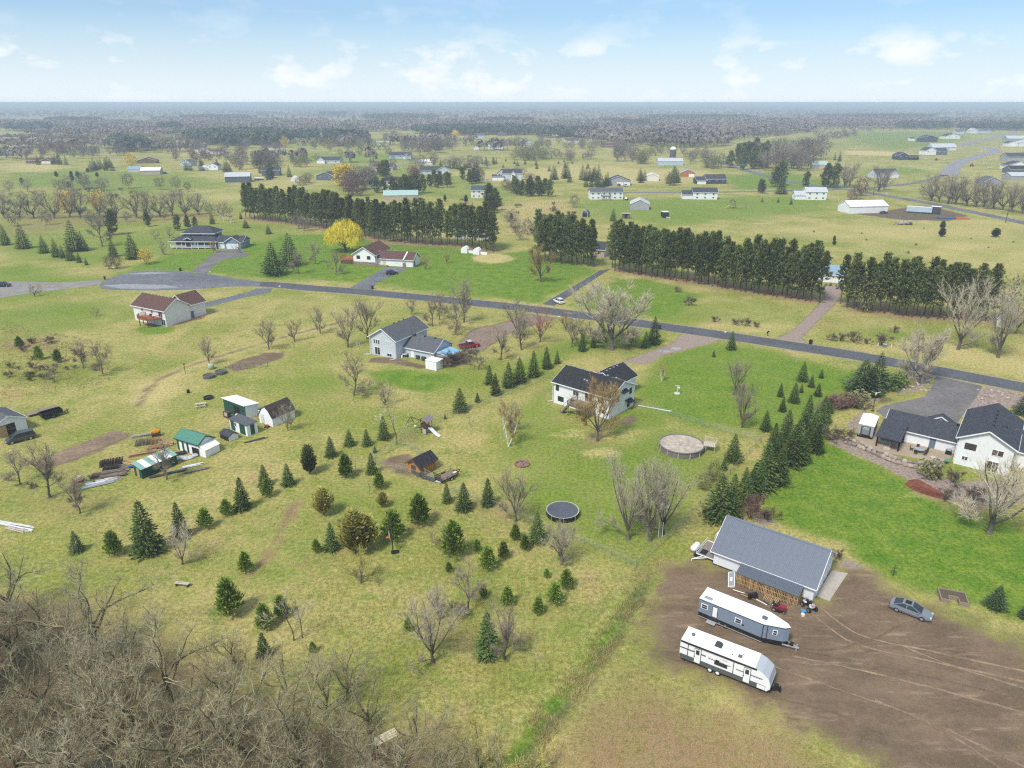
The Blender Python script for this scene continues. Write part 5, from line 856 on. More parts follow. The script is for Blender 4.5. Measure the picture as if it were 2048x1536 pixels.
FAR = [
 # label, category, name, xl, xr, ybase, eave, rise, depth, axis, wall, roof, rot, windows, garage, two, wing
 ('long red brick rambler with white gable end among far left trees', H_, 'brick_rambler', 53, 103, 327, 3, 2.2, 9, 'x', 'r', 'b', 4, 4, 0, False, (.62, 1.0, -2.0, 3.0, 2.6, 'y')),
 ('slate house cut by left edge of photo', H_, 'slate_house', -14, 20, 312, 4.5, 3, 9, 'y', 'd', 'g', 8, 2),
 ('tan pole shed with bright white metal roof in left meadow', B_, 'pole_shed', 280, 321, 350, 3.8, 2.2, 11, 'x', 't', 'w', 12, 0, 0), ('pale blue low shed behind the tan pole shed', B_, 'metal_shed', 256, 281, 344, 3, 1.8, 9, 'x', 'l', 'l', 8, 0, 0),
 ('dark grey barn with grey metal roof above pine windbreak', B_, 'grey_barn', 448, 502, 365, 4.6, 2.6, 13, 'x', 'd', 's', 14, 0, 0), ('brown ranch house with brown roof behind yellow tree', H_, 'brown_ranch', 273, 313, 327, 3, 2.8, 10, 'y', 'b', 'b', 10, 2),
 ('small pale grey gabled house right of brown ranch house', H_, 'grey_cottage', 357, 385, 332, 3.2, 2.8, 10, 'y', 'l', 'g', -12, 2), ('white storage house beside white domed shelter in far left', H_, 'white_cottage', 412, 438, 340, 4, 2.4, 8, 'y', 'w', 'g', -10, 2),
 ('long white farmhouse at foot of dark far conifers', H_, 'white_farmhouse', 390, 420, 307, 4.2, 3, 9, 'y', 'w', 'g', 10, 2), ('white outbuilding right of long white farmhouse', H_, 'white_outbuilding', 421, 447, 308, 3, 2, 9, 'x', 'w', 'g', 0, 2),
 ('grey house with twin gables in green field above willow', H_, 'twin_gable_house', 631, 681, 327, 3.2, 3.2, 11, 'x', 'g', 'n', -6, 3, 0, False, (.05, .4, -2.5, 3.2, 3.0, 'y')), ('dark slate house half hidden by spruces above pine row', H_, 'slate_house', 523, 560, 352, 4.6, 2.6, 10, 'x', 'd', 'n', 8, 3),
 ('slate blue gabled house left of large yellow tree', H_, 'slate_house', 628, 671, 361, 3.8, 2.8, 10, 'y', 'd', 'n', -14, 2, 0), ('tan farmhouse beside far yellow tree', H_, 'tan_farmhouse', 526, 566, 300, 3.4, 3, 10, 'x', 'c', 'b', 8, 3), ('dark red ranch house at right end of far conifer strip', H_, 'red_ranch', 664, 694, 293, 3, 2.6, 10, 'x', 'r', 'n', 0, 2),
 ('white house at far left under bare trees', H_, 'white_house', -6, 30, 284, 4, 3, 11, 'x', 'w', 's', 0, 3), ('grey house in far left trees', H_, 'grey_house', 62, 99, 276, 4, 3, 12, 'x', 'l', 'g', 10, 3), ('dark house at far left forest edge', H_, 'dark_house', 140, 160, 271, 5, 3, 10, 'y', 'd', 'g', 0, 2),
 ('low building with bright white roof behind grey twin-gabled farmyard', B_, 'white_roof_shed', 836, 865, 329, 2.6, 1.8, 13, 'x', 'w', 'w', 0, 0), ('wide grey house with white gables and garage left of conifer row', H_, 'gabled_house', 839, 899, 349, 3.4, 3.2, 10, 'x', 'g', 'n', 8, 2, 0, False, (.62, 1.0, -3, 4.6, 2.6, 'y')),
 ('blue-grey house with white gables beside far lane', H_, 'blue_grey_house', 778, 824, 318, 4, 3.2, 11, 'x', 'l', 'n', 6, 3, 0, False, (.6, .98, -2.5, 3.4, 2.6, 'y')), ('tan house with broad brown roof above yellow tree', H_, 'brown_roof_house', 742, 788, 341, 3, 3.2, 12, 'x', 't', 'b', -10, 3),
 ('beige two-storey house with dark green roof above pine windbreak', H_, 'beige_house', 942, 986, 396, 5.2, 2.4, 9, 'x', 'c', 'e', 0, 4, 0, True), ('long tan pole shed with pale green roof behind pine row', B_, 'pole_shed', 766, 837, 401, 3.4, 2.4, 12, 'x', 't', 't', 6, 0),
 ('small white cottage with dark roof, left of a pair above pines', H_, 'white_cottage', 739, 768, 377, 3, 2.2, 9, 'x', 'w', 'k', 0, 2), ('small white cottage with dark roof, right of a pair above pines', H_, 'white_cottage', 768, 803, 370, 3, 2.4, 9, 'x', 'w', 'k', 8, 2),
 ('white ranch house with grey gable by far lane', H_, 'white_ranch', 976, 1007, 298, 3.4, 2.6, 11, 'x', 'w', 's', 6, 3), ('grey house behind budding trees at far centre', H_, 'grey_house', 1046, 1067, 290, 3.6, 3, 10, 'y', 'g', 'n', 0, 2), ('long white pole barn before far dark conifers', B_, 'pole_barn', 1100, 1126, 272, 4.5, 3, 16, 'x', 'w', 'w', 0, 0),
 ('white house with brown roof in far centre field', H_, 'white_brown_house', 1130, 1159, 285, 3.2, 3, 11, 'x', 'w', 'b', 6, 3), ('brown house with broad roof in front of right-hand woods', H_, 'brown_house', 1203, 1232, 295, 2.8, 3, 12, 'x', 'b', 'b', 0, 2), ('tiny white shed in far centre grass', 'shed', 'white_shed', 947, 959, 299, 2.6, 1.6, 6, 'y', 'w', 's', 0, 0),
 ('cream building with white roof left of far bare grove', B_, 'cream_barn', 753, 778, 291, 4.4, 2, 12, 'x', 'c', 'w', 0, 0), ('far grey-blue house under dark conifers', H_, 'grey_blue_house', 948, 969, 276, 4.5, 3, 11, 'x', 'l', 'g', 0, 2), ('far blue house right of orange tree', H_, 'blue_house', 995, 1013, 272, 4.5, 3, 11, 'y', 'd', 'n', 0, 2), ('low dark outbuilding with white end at far centre', 'shed', 'dark_shed', 873, 890, 281, 2.8, 1.8, 8, 'x', 'd', 'k', 0, 0),
 ('grey gabled house with two garage doors behind spruce row', H_, 'garage_house', 1209, 1262, 371, 3.2, 3.6, 12, 'y', 'y', 'n', -6, 0, 2), ('long white two-level house with grey roof and rear deck', H_, 'white_deck_house', 1180, 1246, 399, 4.9, 2.2, 9, 'x', 'w', 'g', 2, 6, 0, True), ('grey shed with blue base, silver roof and white door', B_, 'grey_shed', 1258, 1301, 420, 3.4, 2.6, 13, 'y', 'y', 's', -8, 0, 0),
 ('white house with charcoal roof and low left wing beyond the lawn', H_, 'white_wing_house', 1386, 1434, 399, 4.6, 2.4, 10, 'x', 'w', 'n', -4, 3, 0, True, (-.42, 0, 1, 3.0, 2.2, 'x')), ('cream garage with cream roof between spruces and road', 'garage', 'cream_garage', 1288, 1320, 362, 3.4, 2.4, 12, 'y', 'c', 'c', -10, 0, 0), ('orange shed with blue metal roof and white door', 'shed', 'orange_shed', 1361, 1391, 354, 3.6, 2.6, 10, 'y', 'o', 'l', -8, 0, 1),
 ('navy house with grey roof right of orange shed', H_, 'navy_house', 1412, 1453, 368, 3.8, 3, 11, 'x', 'n', 'n', 4, 3, 0, False, (-.5, 0, -1, 3, 2.4, 'x')), ('long pale blue pole barn beside the silo', B_, 'pole_barn', 1317, 1366, 331, 4.2, 2.6, 18, 'x', 'l', 's', -4, 0), ('tan pole shed with pale green roof beside the grove', B_, 'pole_shed', 1622, 1657, 339, 4.5, 2.6, 14, 'x', 't', 't', -14, 0),
 ('white two-storey house with grey roof and low side wings', H_, 'white_two_storey', 1612, 1652, 400, 5.3, 2.4, 9, 'x', 'w', 's', -4, 3, 0, True, (-.5, 0, 1, 3, 2.2, 'x')), ('long white pole barn with white roof on dark gravel yard', B_, 'pole_barn', 1694, 1782, 427, 4.0, 2.6, 12, 'x', 'w', 'w', 9, 0),
 ('dark-roofed grey house half hidden by bare oaks', H_, 'grey_house', 1748, 1800, 356, 3.6, 3.4, 11, 'x', 'g', 'n', 8, 2, 0, False, (.5, .95, -3, 3.4, 3, 'y')), ('navy gabled house nearest the curving road', H_, 'navy_house', 1795, 1817, 320, 5, 3, 12, 'y', 'n', 'n', 4, 2), ('black shed right of navy gabled house', 'shed', 'black_shed', 1818, 1838, 320, 3.2, 1.6, 8, 'x', 'k', 'k', 4, 0),
 ('white gabled house in cluster left of curving road', H_, 'white_gable_house', 1850, 1872, 310, 5.4, 3.4, 13, 'y', 'w', 'n', 4, 2), ('dark-roofed house adjoining white gabled house', H_, 'dark_roof_house', 1873, 1894, 310, 4.6, 3.4, 11, 'x', 'd', 'n', 4, 2), ('large pale grey house with long garage behind white gabled house', H_, 'pale_grey_house', 1862, 1917, 301, 4.2, 4.4, 14, 'x', 'l', 's', 8, 3, 2), ('navy house with twin gables at back of right-hand cluster', H_, 'navy_twin_house', 1842, 1877, 284, 6.5, 4, 14, 'y', 'n', 'n', 6, 2), ('white house behind large pale grey house', H_, 'white_house', 1889, 1922, 278, 5, 4, 15, 'y', 'w', 'k', 6, 2), ('small dark-roofed shed left of navy twin-gabled house', 'shed', 'small_shed', 1820, 1829, 282, 4, 2, 8, 'x', 'w', 'n', 0, 0),
 ('far grey house left of three by upper road', H_, 'grey_house', 1911, 1928, 268, 5, 4, 14, 'x', 'g', 'g', 0, 2), ('far pale gabled house, middle of three by upper road', H_, 'pale_house', 1940, 1955, 267, 6, 4, 14, 'y', 'c', 's', 0, 2), ('far grey house right of three by upper road', H_, 'grey_house', 1957, 1982, 266, 5, 4, 14, 'x', 'l', 'g', 0, 3),
 ('grey house at right edge above upper garages', H_, 'grey_house', 2014, 2062, 284, 5.5, 4, 14, 'x', 'y', 's', 0, 3), ('white gabled garage at right edge by upper road', 'garage', 'white_garage', 2015, 2035, 293, 4.4, 2.6, 12, 'y', 'w', 'n', 0, 0), ('white house cut by right edge beside white garage', H_, 'white_house', 2037, 2075, 293, 5, 4, 14, 'y', 'w', 's', 0, 2), ('grey house at right edge behind white porch house', H_, 'grey_house', 2013, 2062, 323, 5, 3.6, 13, 'x', 'y', 'n', 0, 3), ('white house with porch gable at right edge', H_, 'white_porch_house', 2013, 2062, 339, 4, 3.4, 11, 'y', 'w', 'n', 0, 2, 1), ('dark-roofed shed at right edge below white porch house', 'shed', 'dark_shed', 2020, 2066, 347, 3.4, 3, 12, 'x', 'd', 'k', 0, 0), ('low grey shed with pale roof at right edge', 'shed', 'grey_shed', 2021, 2075, 361, 3.8, 2.2, 12, 'x', 'y', 's', 0, 2), ('grey house behind roadside oaks at right', H_, 'grey_house', 1965, 2003, 373, 3.6, 3.4, 11, 'y', 'y', 'g', 0, 1),
 ('grey house partly hidden behind pines at end of paved drive', H_, 'hidden_house', 1180, 1216, 515, 3.2, 2.4, 10, 'x', 't', 'n', -20, 1), ('house with grey roof and white garage doors between the pine rows', H_, 'grey_roof_house', 1632, 1700, 566, 2.8, 2.4, 10, 'x', 'w', 'l', -14, 0, 2), ('small cream shed at right edge beyond bare trees', 'shed', 'cream_shed', 1985, 2014, 655, 2.5, 1.6, 5, 'y', 'c', 'g', -30, 0), ('white trailer house glimpsed behind the pine windbreak', H_, 'white_trailer_house', 905, 985, 480, 3.0, 1.6, 6, 'x', 'w', 's', -12, 3),
]
for f in FAR: far_house(*f)
def ghouse():
    x, y = G(984, 361); r = thing('two_storey_house', 'grey two-storey house with white double garage in midfield', 'house', x, y, -2); L = G(1043, 361)[0]-x; bd = (L*.35, 0, L, 10); gable(r, bd, 6, 2.8, 'x', GSID, NAVR, .5)
    gb = (0, -1, L*.42, 8); gable(r, gb, 3.2, 1.2, 'x', GSID, NAVR, .4); garage_door(r, gb, 'F', .5, L*.16, 2.3); garage_door(r, gb, 'F', L*.2, L*.19, 2.3); ub = (L*.17, 1.5, L*.42, 9.5); gable(r, ub, 6.0, 2.4, 'y', GSID, NAVR, .4); window(r, ub, 'F', 1.2, 4.0, 1.4, 1.4, 2); cb = (L*.64, -1.6, L*.8, 2); gable(r, cb, 5.4, 2, 'y', WSID, NAVR, .4); window(r, cb, 'F', .8, 3.3, 1.8, 1.5, 2); window(r, cb, 'F', .8, .6, 1.8, 1.2, 2)
ghouse()
def deck_for():     # rear deck of the long white house
    x, y = G(1202, 399.5); r = thing('rear_deck', 'grey raised deck with railing on long white two-level house', 'deck', x, y, 2); deck(r, 0, -3.4, 6, -.2, 2.6, OLDW, OLDW); return r
deck_for()
def round_shelters():
    HP = M('white_poly_cover', (.80, .80, .79), .5, .05, 1)
    def hoop(lbl, xl, xr, yb, dep, ang, h): 
        a, b = G(xl, yb), G(xr, yb); wd = b[0]-a[0]; r = thing('hoop_shelter', lbl, 'shelter', a[0], a[1], ang, group='white hoop shelters'); pr = [(wd/2-wd/2*math.cos(t), h*math.sin(t)**.8) for t in [math.pi*k/10 for k in range(11)]]; n = 11
        b = MB(); b.add([(p, yy, z) for yy in (0, dep) for p, z in pr], [(i, n+i, n+i+1, i+1) for i in range(n-1)]); b.build('cover', HP, r, True); e = MB(); e.add([(p, .05, z) for p, z in pr], [tuple(range(n))]); e.build('end_wall', M('white_end_sheet', (.74, .74, .73)), r)
    hoop('white domed shelter beside white storage house in far left', 395, 411, 341, 9, 0, 4); hoop('white domed shelter right of dark grey barn', 581, 598, 363, 6, 8, 4)
    for k, (xl, xr, yb) in enumerate(((922, 935, 506), (946, 959, 509))):
        a, b = G(xl, yb), G(xr, yb); wd = b[0]-a[0]; r = thing('white_canopy', ('left', 'right')[k]+' one of two small white barn-shaped sheds under the pines', 'shed', a[0], a[1], -20, group='white sheds under the pines'); pr = [(0, 0), (wd, 0), (wd, 1.7), (wd*.78, 2.5), (wd/2, 2.9), (wd*.22, 2.5), (0, 1.7)]; n = 7
        c = MB(); c.add([(p, yy, z) for yy in (0, 3) for p, z in pr], [tuple(range(n)), tuple(range(n, 2*n))[::-1]]+[(i, n+i, n+(i+1) % n, (i+1) % n) for i in range(n)]); c.build('body', HP, r); MB().box(wd+.1, 1.2, 0, wd+3.2, 1.3, 1.1).build('side_fence', WHITE, r); MB().box(wd*.3, -.06, .05, wd*.7, -.01, 1.8).build('door', M('white_end_sheet'), r)
    x, y = G(1345, 316); s = thing('silo', 'dark concrete silo with white domed cap beside pale blue barn', 'silo', x, y); MB().lathe([(3.6, 0), (3.6, 9)], 20).build('shaft', M('dark_concrete', (.09, .09, .095)), s); MB().lathe([(3.7, 9), (3.4, 10.6), (2.2, 12), (.4, 12.7)], 20).build('dome', WHITE, s, True)
    x, y = G(1164, 434); s = thing('gambrel_shed', 'small dark gambrel shed with white trim in far lawn', 'shed', x, y, -20); pr = [(0, 0), (3.2, 0), (3.2, 2.2), (2.6, 3.3), (1.6, 3.8), (.6, 3.3), (0, 2.2)]; c = MB(); c.add([(p, yy, z) for yy in (0, 5) for p, z in pr], [tuple(range(7)), tuple(range(7, 14))[::-1]]+[(i, 7+i, 7+(i+1) % 7, (i+1) % 7) for i in range(7)]); c.build('body', WALLS['d'], s); t = MB()
    for (a, z0), (c_, z1) in zip(pr[1:], pr[2:]+pr[:1]): t.beam((a, -.06, z0), (c_, -.06, z1), .08, .3, (0, 1, 0))
    t.build('trim', WHITE, s); MB().box(.5, -.1, .1, 2.7, -.05, 2.2).build('door', BLACK, s)
    x, y = G(1244, 437); s = thing('wood_hut', 'small brown open hut with flat roof in far lawn', 'hut', x, y, -10); MB().box(0, 0, 0, 4.2, 3, 2.6).build('wall', WALLS['b'], s); MB().slab([(-.3, -.4, 2.9), (4.5, -.4, 2.9), (4.5, 3.3, 2.7), (-.3, 3.3, 2.7)], .15).build('roof', ROOFS['s'], s); MB().box(1.3, -.05, .1, 2.9, -.01, 2.2).build('doorway', BLACK, s)
    x, y = G(1332, 436); s = thing('black_trailer', 'black enclosed trailer with white tongue standing in far grass', 'trailer', x, y, 10); MB().box(-1.6, 0, .6, 1.6, 4, 3.2).build('body', BLACK, s); MB().box(-1.7, -.1, 3.2, 1.7, 4.1, 3.35).build('roof', WHITE, s); MB().beam((0, 0, .5), (1.6, -2.6, .4), .25).build('tongue', WHITE, s); [MB().lathe([(.4, 0), (.4, .25)], 10, (sx, 2, .4)).build('wheel', RUB, s) for sx in (-1.5, 1.5)]
round_shelters()
# ------------------------------------------------------------------ vehicles
def wheel(root, x, y, r, w_=.2, rim=None, nm='wheel', side=None):
    """axle along local y"""
    k = 14; t = MB()
    def ring(rr, yy): return [(x+rr*math.cos(2*math.pi*j/k), yy, r+rr*math.sin(2*math.pi*j/k)) for j in range(k)]
    s = side or (-1 if y < 0 else 1); R = [ring(r, y-s*w_/2), ring(r, y+s*w_/2), ring(r*.66, y+s*w_/2), ring(r*.62, y+s*(w_/2-.05))]; vs = sum(R, []); fs = [(a*k+j, a*k+(j+1) % k, (a+1)*k+(j+1) % k, (a+1)*k+j) for a in range(3) for j in range(k)]+[tuple(range(k))]
    t.add(vs, fs); o = t.build(nm, RUB, root); m = MB(); c = ring(r*.62, y+s*(w_/2-.03)); m.add(c+[(x, y+s*(w_/2), r)], [(j, (j+1) % k, k) for j in range(k)]); m.build('rim', rim or CHROME, o); return o
CARS = dict(
 sedan=dict(L=4.9, W=.92, wr=.33, ax=(-1.45, 1.4), body=[(-2.45, .72, .35, .72), (-2.3, .86, .26, .95), (-1.6, .92, .24, 1.0), (0, .93, .24, .96), (1.2, .92, .24, .92), (2.0, .86, .25, .80), (2.42, .68, .32, .62)], cab=[(-1.95, .98, .74, .99), (-1.0, 1.40, .60, .97), (.1, 1.45, .60, .95), (1.25, .93, .76, .92)], roof=(-1.05, .15)),
 suv=dict(L=4.6, W=.92, wr=.36, ax=(-1.4, 1.4), body=[(-2.25, .84, .42, 1.0), (-2.15, .9, .32, 1.12), (-1, .93, .3, 1.1), (.9, .93, .3, 1.06), (1.7, .9, .3, .98), (2.25, .74, .4, .78)], cab=[(-2.15, 1.12, .82, 1.1), (-1.8, 1.66, .68, 1.1), (.2, 1.68, .68, 1.08), (1.15, 1.06, .8, 1.04)], roof=(-1.85, .25)),
 van=dict(L=5.1, W=.97, wr=.34, ax=(-1.5, 1.55), body=[(-2.5, .9, .36, 1.0), (-2.4, .96, .28, 1.1), (-1, .98, .26, 1.1), (1.0, .97, .26, 1.05), (1.9, .92, .28, .95), (2.5, .74, .36, .70)], cab=[(-2.42, 1.1, .9, 1.1), (-2.1, 1.72, .76, 1.1), (.4, 1.74, .74, 1.08), (1.65, 1.0, .82, 1.0)], roof=(-2.1, .5)),
 pickup=dict(L=5.6, W=.98, wr=.39, ax=(-1.75, 1.75), body=[(-2.8, .92, .5, 1.08), (-2.7, .98, .42, 1.12), (-.6, .98, .4, 1.12), (1.1, .98, .4, 1.12), (2.2, .94, .42, 1.06), (2.75, .82, .5, .86)], cab=[(-.75, 1.12, .86, 1.12), (-.55, 1.82, .74, 1.12), (.5, 1.84, .74, 1.12), (1.25, 1.12, .84, 1.1)], roof=(-.6, .55)))
def car(kind, label, px, py, head, col, name=None, cat='car', z=0., roofc=None, xy=None):
    c = CARS[kind]; x, y = xy or G(px, py); r = thing(name or {'sedan': 'parked_sedan', 'suv': 'parked_suv', 'van': 'minivan', 'pickup': 'pickup_truck'}[kind], label, cat, x, y, head, z)
    pm = M('car_paint_%s' % '_'.join('%02d' % int(v*100) for v in col), col, .25, .04, 3, .6); b = MB(); k = 9
    for i, (sx, w_, z0, z1) in enumerate(c['body']):
        zm = z0+(z1-z0)*.55; pr = [(-w_*.9, z0), (-w_, z0+(z1-z0)*.35), (-w_*.99, zm), (-w_*.92, z1-.03), (0, z1+.02), (w_*.92, z1-.03), (w_*.99, zm), (w_, z0+(z1-z0)*.35), (w_*.9, z0)]; b.v += [(sx, p, q) for p, q in pr]
        if i: n = len(b.v)-2*k; b.f += [(n+j, n+(j+1) % k, n+k+(j+1) % k, n+k+j) for j in range(k)]
    b.f += [tuple(range(k))[::-1], tuple(range(len(b.v)-k, len(b.v)))]; b.build('body', pm, r, False)
    g = MB(); k = 4; S_ = c['cab']
    for i, (sx, zt, wt, zb) in enumerate(S_):
        wb = c['W']*.88; g.v += [(sx, -wb, zb-.03), (sx, -wt, zt), (sx, wt, zt), (sx, wb, zb-.03)]
        if i: n = len(g.v)-8; g.f += [(n+j, n+4+j, n+5+j, n+1+j) for j in range(3)]
    gl = g.build('windows', GL, r); a, d = c['roof']; zt = S_[1][1]; wt = S_[1][2]
    MB().slab([(S_[1][0]-.02, -wt-.02, S_[1][1]+.03), (S_[2][0]+.05, -wt-.02, S_[2][1]+.03), (S_[2][0]+.05, wt+.02, S_[2][1]+.03), (S_[1][0]-.02, wt+.02, S_[1][1]+.03)], .05).build('roof', roofc or pm, r)
    for s in (-1, 1):
        p = MB()
        for i, j in ((0, 1), (2, 3)): A, B = S_[i], S_[j]; p.beam((A[0], s*(c['W']*.885 if A[1] <= A[3]+.05 else A[2]+.02), A[1]), (B[0], s*(c['W']*.885 if B[1] <= B[3]+.05 else B[2]+.02), B[1]), .07, .07)
        p.beam(((S_[1][0]+S_[2][0])/2, s*c['W']*.89, S_[1][3]), ((S_[1][0]+S_[2][0])/2, s*(wt+.02), zt), .08, .05); p.build('pillar', pm, r)
        MB().cbox((c['L']/2-.14, s*c['W']*.62, .68), (.22, .34, .14), .03).build('headlight', M('headlight_lens', (.42, .44, .46), .15, .05, 3, .6), r); MB().cbox((-c['L']/2+.1, s*c['W']*.7, .85), (.14, .3, .18), .03).build('taillight', M('taillight_red', (.35, .015, .015), .2, .1, 3, .5), r)
        for axx in c['ax']: wheel(r, axx, s*(c['W']-.1), c['wr'])
        MB().cbox((S_[3][0]-.35, s*(c['W']+.08), S_[3][3]+.1), (.12, .2, .13)).build('mirror', pm, r)
    if kind == 'pickup': MB().box(-2.7, -.82, 1.06, -.85, .82, 1.145).build('bed_cover', BLACK, r)
    return r
car('sedan', 'slate grey sedan with sunroof parked on the dirt lot', 1820, 1226, -38, (.17, .195, .22)); 
_s = bpy.data.objects['parked_sedan']; MB().box(-.75, -.38, 1.475, -.05, .38, 1.5).build('sunroof', BLACK, _s)
car('suv', 'black SUV parked on driveway of the white brown-roofed house', 784, 549, 25, (.012, .014, .02)); car('suv', 'white SUV stopped where the paved drive meets the road', 1117, 606, 118, (.75, .76, .77))
car('pickup', 'red pickup with pale roof parked beside the blue tarp carport', 939, 695, 27, (.28, .012, .016), roofc=M('pale_truck_roof', (.42, .46, .5))); car('van', 'dusty dark minivan parked outside the pale grey garage', 42, 881, 224, (.05, .058, .055))  # pickup roof coloured paler and bluer than its red body
car('suv', 'dark car at left edge on grey gravel drive', 8, 573, 5, (.014, .016, .022)); car('sedan', 'black car parked along white pole barn on gravel yard', 1768, 427, 8, (.02, .018, .018)); car('suv', 'white SUV on drive of grey two-storey house', 976, 362, 12, (.75, .75, .75)); car('sedan', 'dark car beside tan pole shed in left meadow', 330, 347, 6, (.015, .015, .02)); car('suv', 'dark vehicle at right end of green-roofed tan shed', 843, 401, 20, (.02, .022, .025))
car('suv', 'red car in front of grey house with two garage doors', 1238, 372, -80, (.3, .02, .02)); car('pickup', 'silver truck in front of grey house with two garage doors', 1251, 373, -80, (.4, .42, .45)); car('suv', 'dark car between long white house and grey shed', 1253, 400, 70, (.02, .02, .025)); car('sedan', 'white car left of the cluster on curving road', 1853, 318, 4, (.72, .73, .72), xy=None); car('sedan', 'white car right of red machine beside curving road', 1888, 321, 6, (.74, .75, .73)); car('pickup', 'white truck beside right-edge white garage', 1998, 292, 4, (.7, .7, .7)); car('sedan', 'pale car beside white two-storey house wing', 1588, 392, 10, (.4, .45, .5)); car('pickup', 'dark truck seen through branches by right-edge shed', 2010, 354, 4, (.03, .03, .035)); car('sedan', 'white car near white porch house at right edge', 1980, 337, 6, (.72, .72, .72))
# --- travel trailers
def striped_trailer():
    x, y = G(1358, 1313, .55); x2, y2 = G(1533, 1383, .55); a = math.degrees(math.atan2(y2-y, x2-x)); r = thing('travel_trailer', 'white travel trailer with black and grey stripes and curved silver nose, nearest the camera', 'trailer', x, y, a)
    L = math.hypot(x2-x, y2-y); Wd = 2.5; zb = .55; zt = 3.05; BW = M('trailer_white', (.78, .79, .80), .4, .03, 1.5); GR = M('trailer_grey', (.10, .105, .11), .45, .1, 2); SV = M('silver_nose', (.40, .43, .47), .35, .06, 1.5, .5)
    nose = [(L-.05, zb), (L+.28, zb+.45), (L+.30, zb+.9), (L+.02, zb+1.7), (L-.75, zt-.25), (L-1.5, zt)]; pr = [(0, zb), *nose, (.12, zt), (0, zt-.15)]
    b = MB(); b.extr(pr, 0, Wd); b.build('body', BW, r); rf = MB(); rf.box(.05, -.02, zt+.003, L-1.5, Wd+.02, zt+.05); rf.build('roof', M('trailer_roof', (.83, .83, .82), .6, .04, 1, var2=.04), r)
    n = MB(); N_ = len(nose)-1; off = .02
    for (p, z0), (q, z1) in zip(nose[:-1], nose[1:]): n.slab([(p+off, -.01, z0+off), (p+off, Wd+.01, z0+off), (q+off, Wd+.01, z1+off), (q+off, -.01, z1+off)], .02)
    n.build('nose_cap', SV, r)
    sk = MB(); sk.box(.02, -.012, zb, L-.2, -.003, zb+.62); sk.build('lower_stripe', GR, r)
    for z0, z1, x0, x1, nm in ((1.95, 2.13, .0, 3.0, 'stripe'), (1.9, 1.98, 3.2, 5.8, 'stripe'), (2.75, 3.0, .0, L-1.3, 'upper_stripe'), (1.86, 1.98, 6.4, L-.6, 'stripe')): MB().box(x0+.03, -.014, z0, x1, -.004, z1).build(nm, GR if nm == 'stripe' else BLACK, r)
    sw = MB()
    for k in range(6): sw.add([(3.25+k*.32, -.016, 2.12), (3.5+k*.32, -.016, 2.02), (3.75+k*.32, -.016, 1.86), (3.5+k*.32, -.016, 1.97)], [(0, 1, 2, 3)]); sw.add([(7.1+k*.3, -.016, 1.98), (7.35+k*.3, -.016, 1.9), (7.6+k*.3, -.016, 1.76), (7.3+k*.3, -.016, 1.86)], [(0, 1, 2, 3)])
    sw.build('swoosh_graphic', GR, r); MB().box(L*.47, -.016, 2.38, L*.55, -.005, 2.5).build('red_lettering_patch', M('pale_red_print', (.62, .40, .38), .5, .3, 9), r)
    for u in (.93, 4.85+1.25): MB().box(u-.03, -.06, zb+.55, u+.03, -.018, zt-.25).build('awning_arm', BLACK, r)
    MB().tube([(.55, -.09, zt-.12), (6.6, -.09, zt-.12)], .07, 8).build('awning_roll', BLACK, r)
    for u in (1.72, L*.735):
        d = MB(); d.cbox((u+.36, -.035, zb+1.12), (.78, .05, 1.98)); dd = d.build('door', BLACK, r); e = MB(); e.cbox((u+.36, -.065, zb+1.12), (.68, .02, 1.88)); e.build('door_panel', BW, dd); MB().cbox((u+.36, -.08, zb+1.62), (.4, .012, .62)).build('door_window', GL, dd); MB().cbox((u+.04, -.09, zb+1.0), (.07, .04, .16)).build('handle', BLACK, dd)
    MB().cbox((L*.48, -.03, 1.72), (1.45, .04, .48), 0).build('side_window', GL, r); MB().cbox((L*.44, -.03, 2.05), (.4, .04, .2)).build('vent_cover', BLACK, r); MB().cbox((L-.65, -.02, zb+.3), (.85, .02, .5)).build('hatch', BW, r)
    for u in (L*.365, L*.365+.88):
        wheel(r, u, .1, .34, .2, WHITE, 'wheel', -1); wheel(r, u, Wd-.1, .34, .2, WHITE)
    fr = MB(); fr.box(.1, .25, .38, L-.1, .4, zb); fr.box(.1, Wd-.4, .38, L-.1, Wd-.25, zb); fr.build('chassis', BLACK, r); ac = MB(); ac.extr([(L*.36, zt+.05), (L*.36+.85, zt+.05), (L*.36+.8, zt+.26), (L*.36+.55, zt+.36), (L*.36+.12, zt+.36)], Wd/2-.36, Wd/2+.36); ac.build('air_conditioner', M('dark_ac', (.055, .058, .06), .5, .2, 4), r)
    MB().lathe([(.2, 0), (.2, .14), (.12, .22)], 12, (1.0, Wd*.55, zt+.05)).build('roof_vent', GR, r); MB().cbox((L*.66, Wd*.32, zt+.09), (.42, .42, .1)).build('skylight', M('smoked_hatch', (.12, .12, .12), .3), r)
    for u, v in ((L*.58, .6), (L*.68, 1.2)): MB().lathe([(.05, 0), (.05, .12)], 8, (u, v, zt+.05)).build('roof_pipe', BLACK, r)
    t = MB(); t.beam((L-.1, .5, .5), (L+1.25, Wd/2, .48), .1, .14); t.beam((L-.1, Wd-.5, .5), (L+1.25, Wd/2, .48), .1, .14); t.box(L+1.1, Wd/2-.06, .02, L+1.22, Wd/2+.06, .9); t.build('hitch', BLACK, r); MB().cbox((L+.75, Wd/2, .72), (.42, .42, .36), .08).build('battery_cover', BLACK, r); q = MB(); [q.lathe([(.14, 0), (.16, .3), (.1, .45)], 10, (L+.42, Wd/2+s*.2, .55)) for s in (-1, 1)]; q.build('propane_bottles', M('dark_ac'), r)
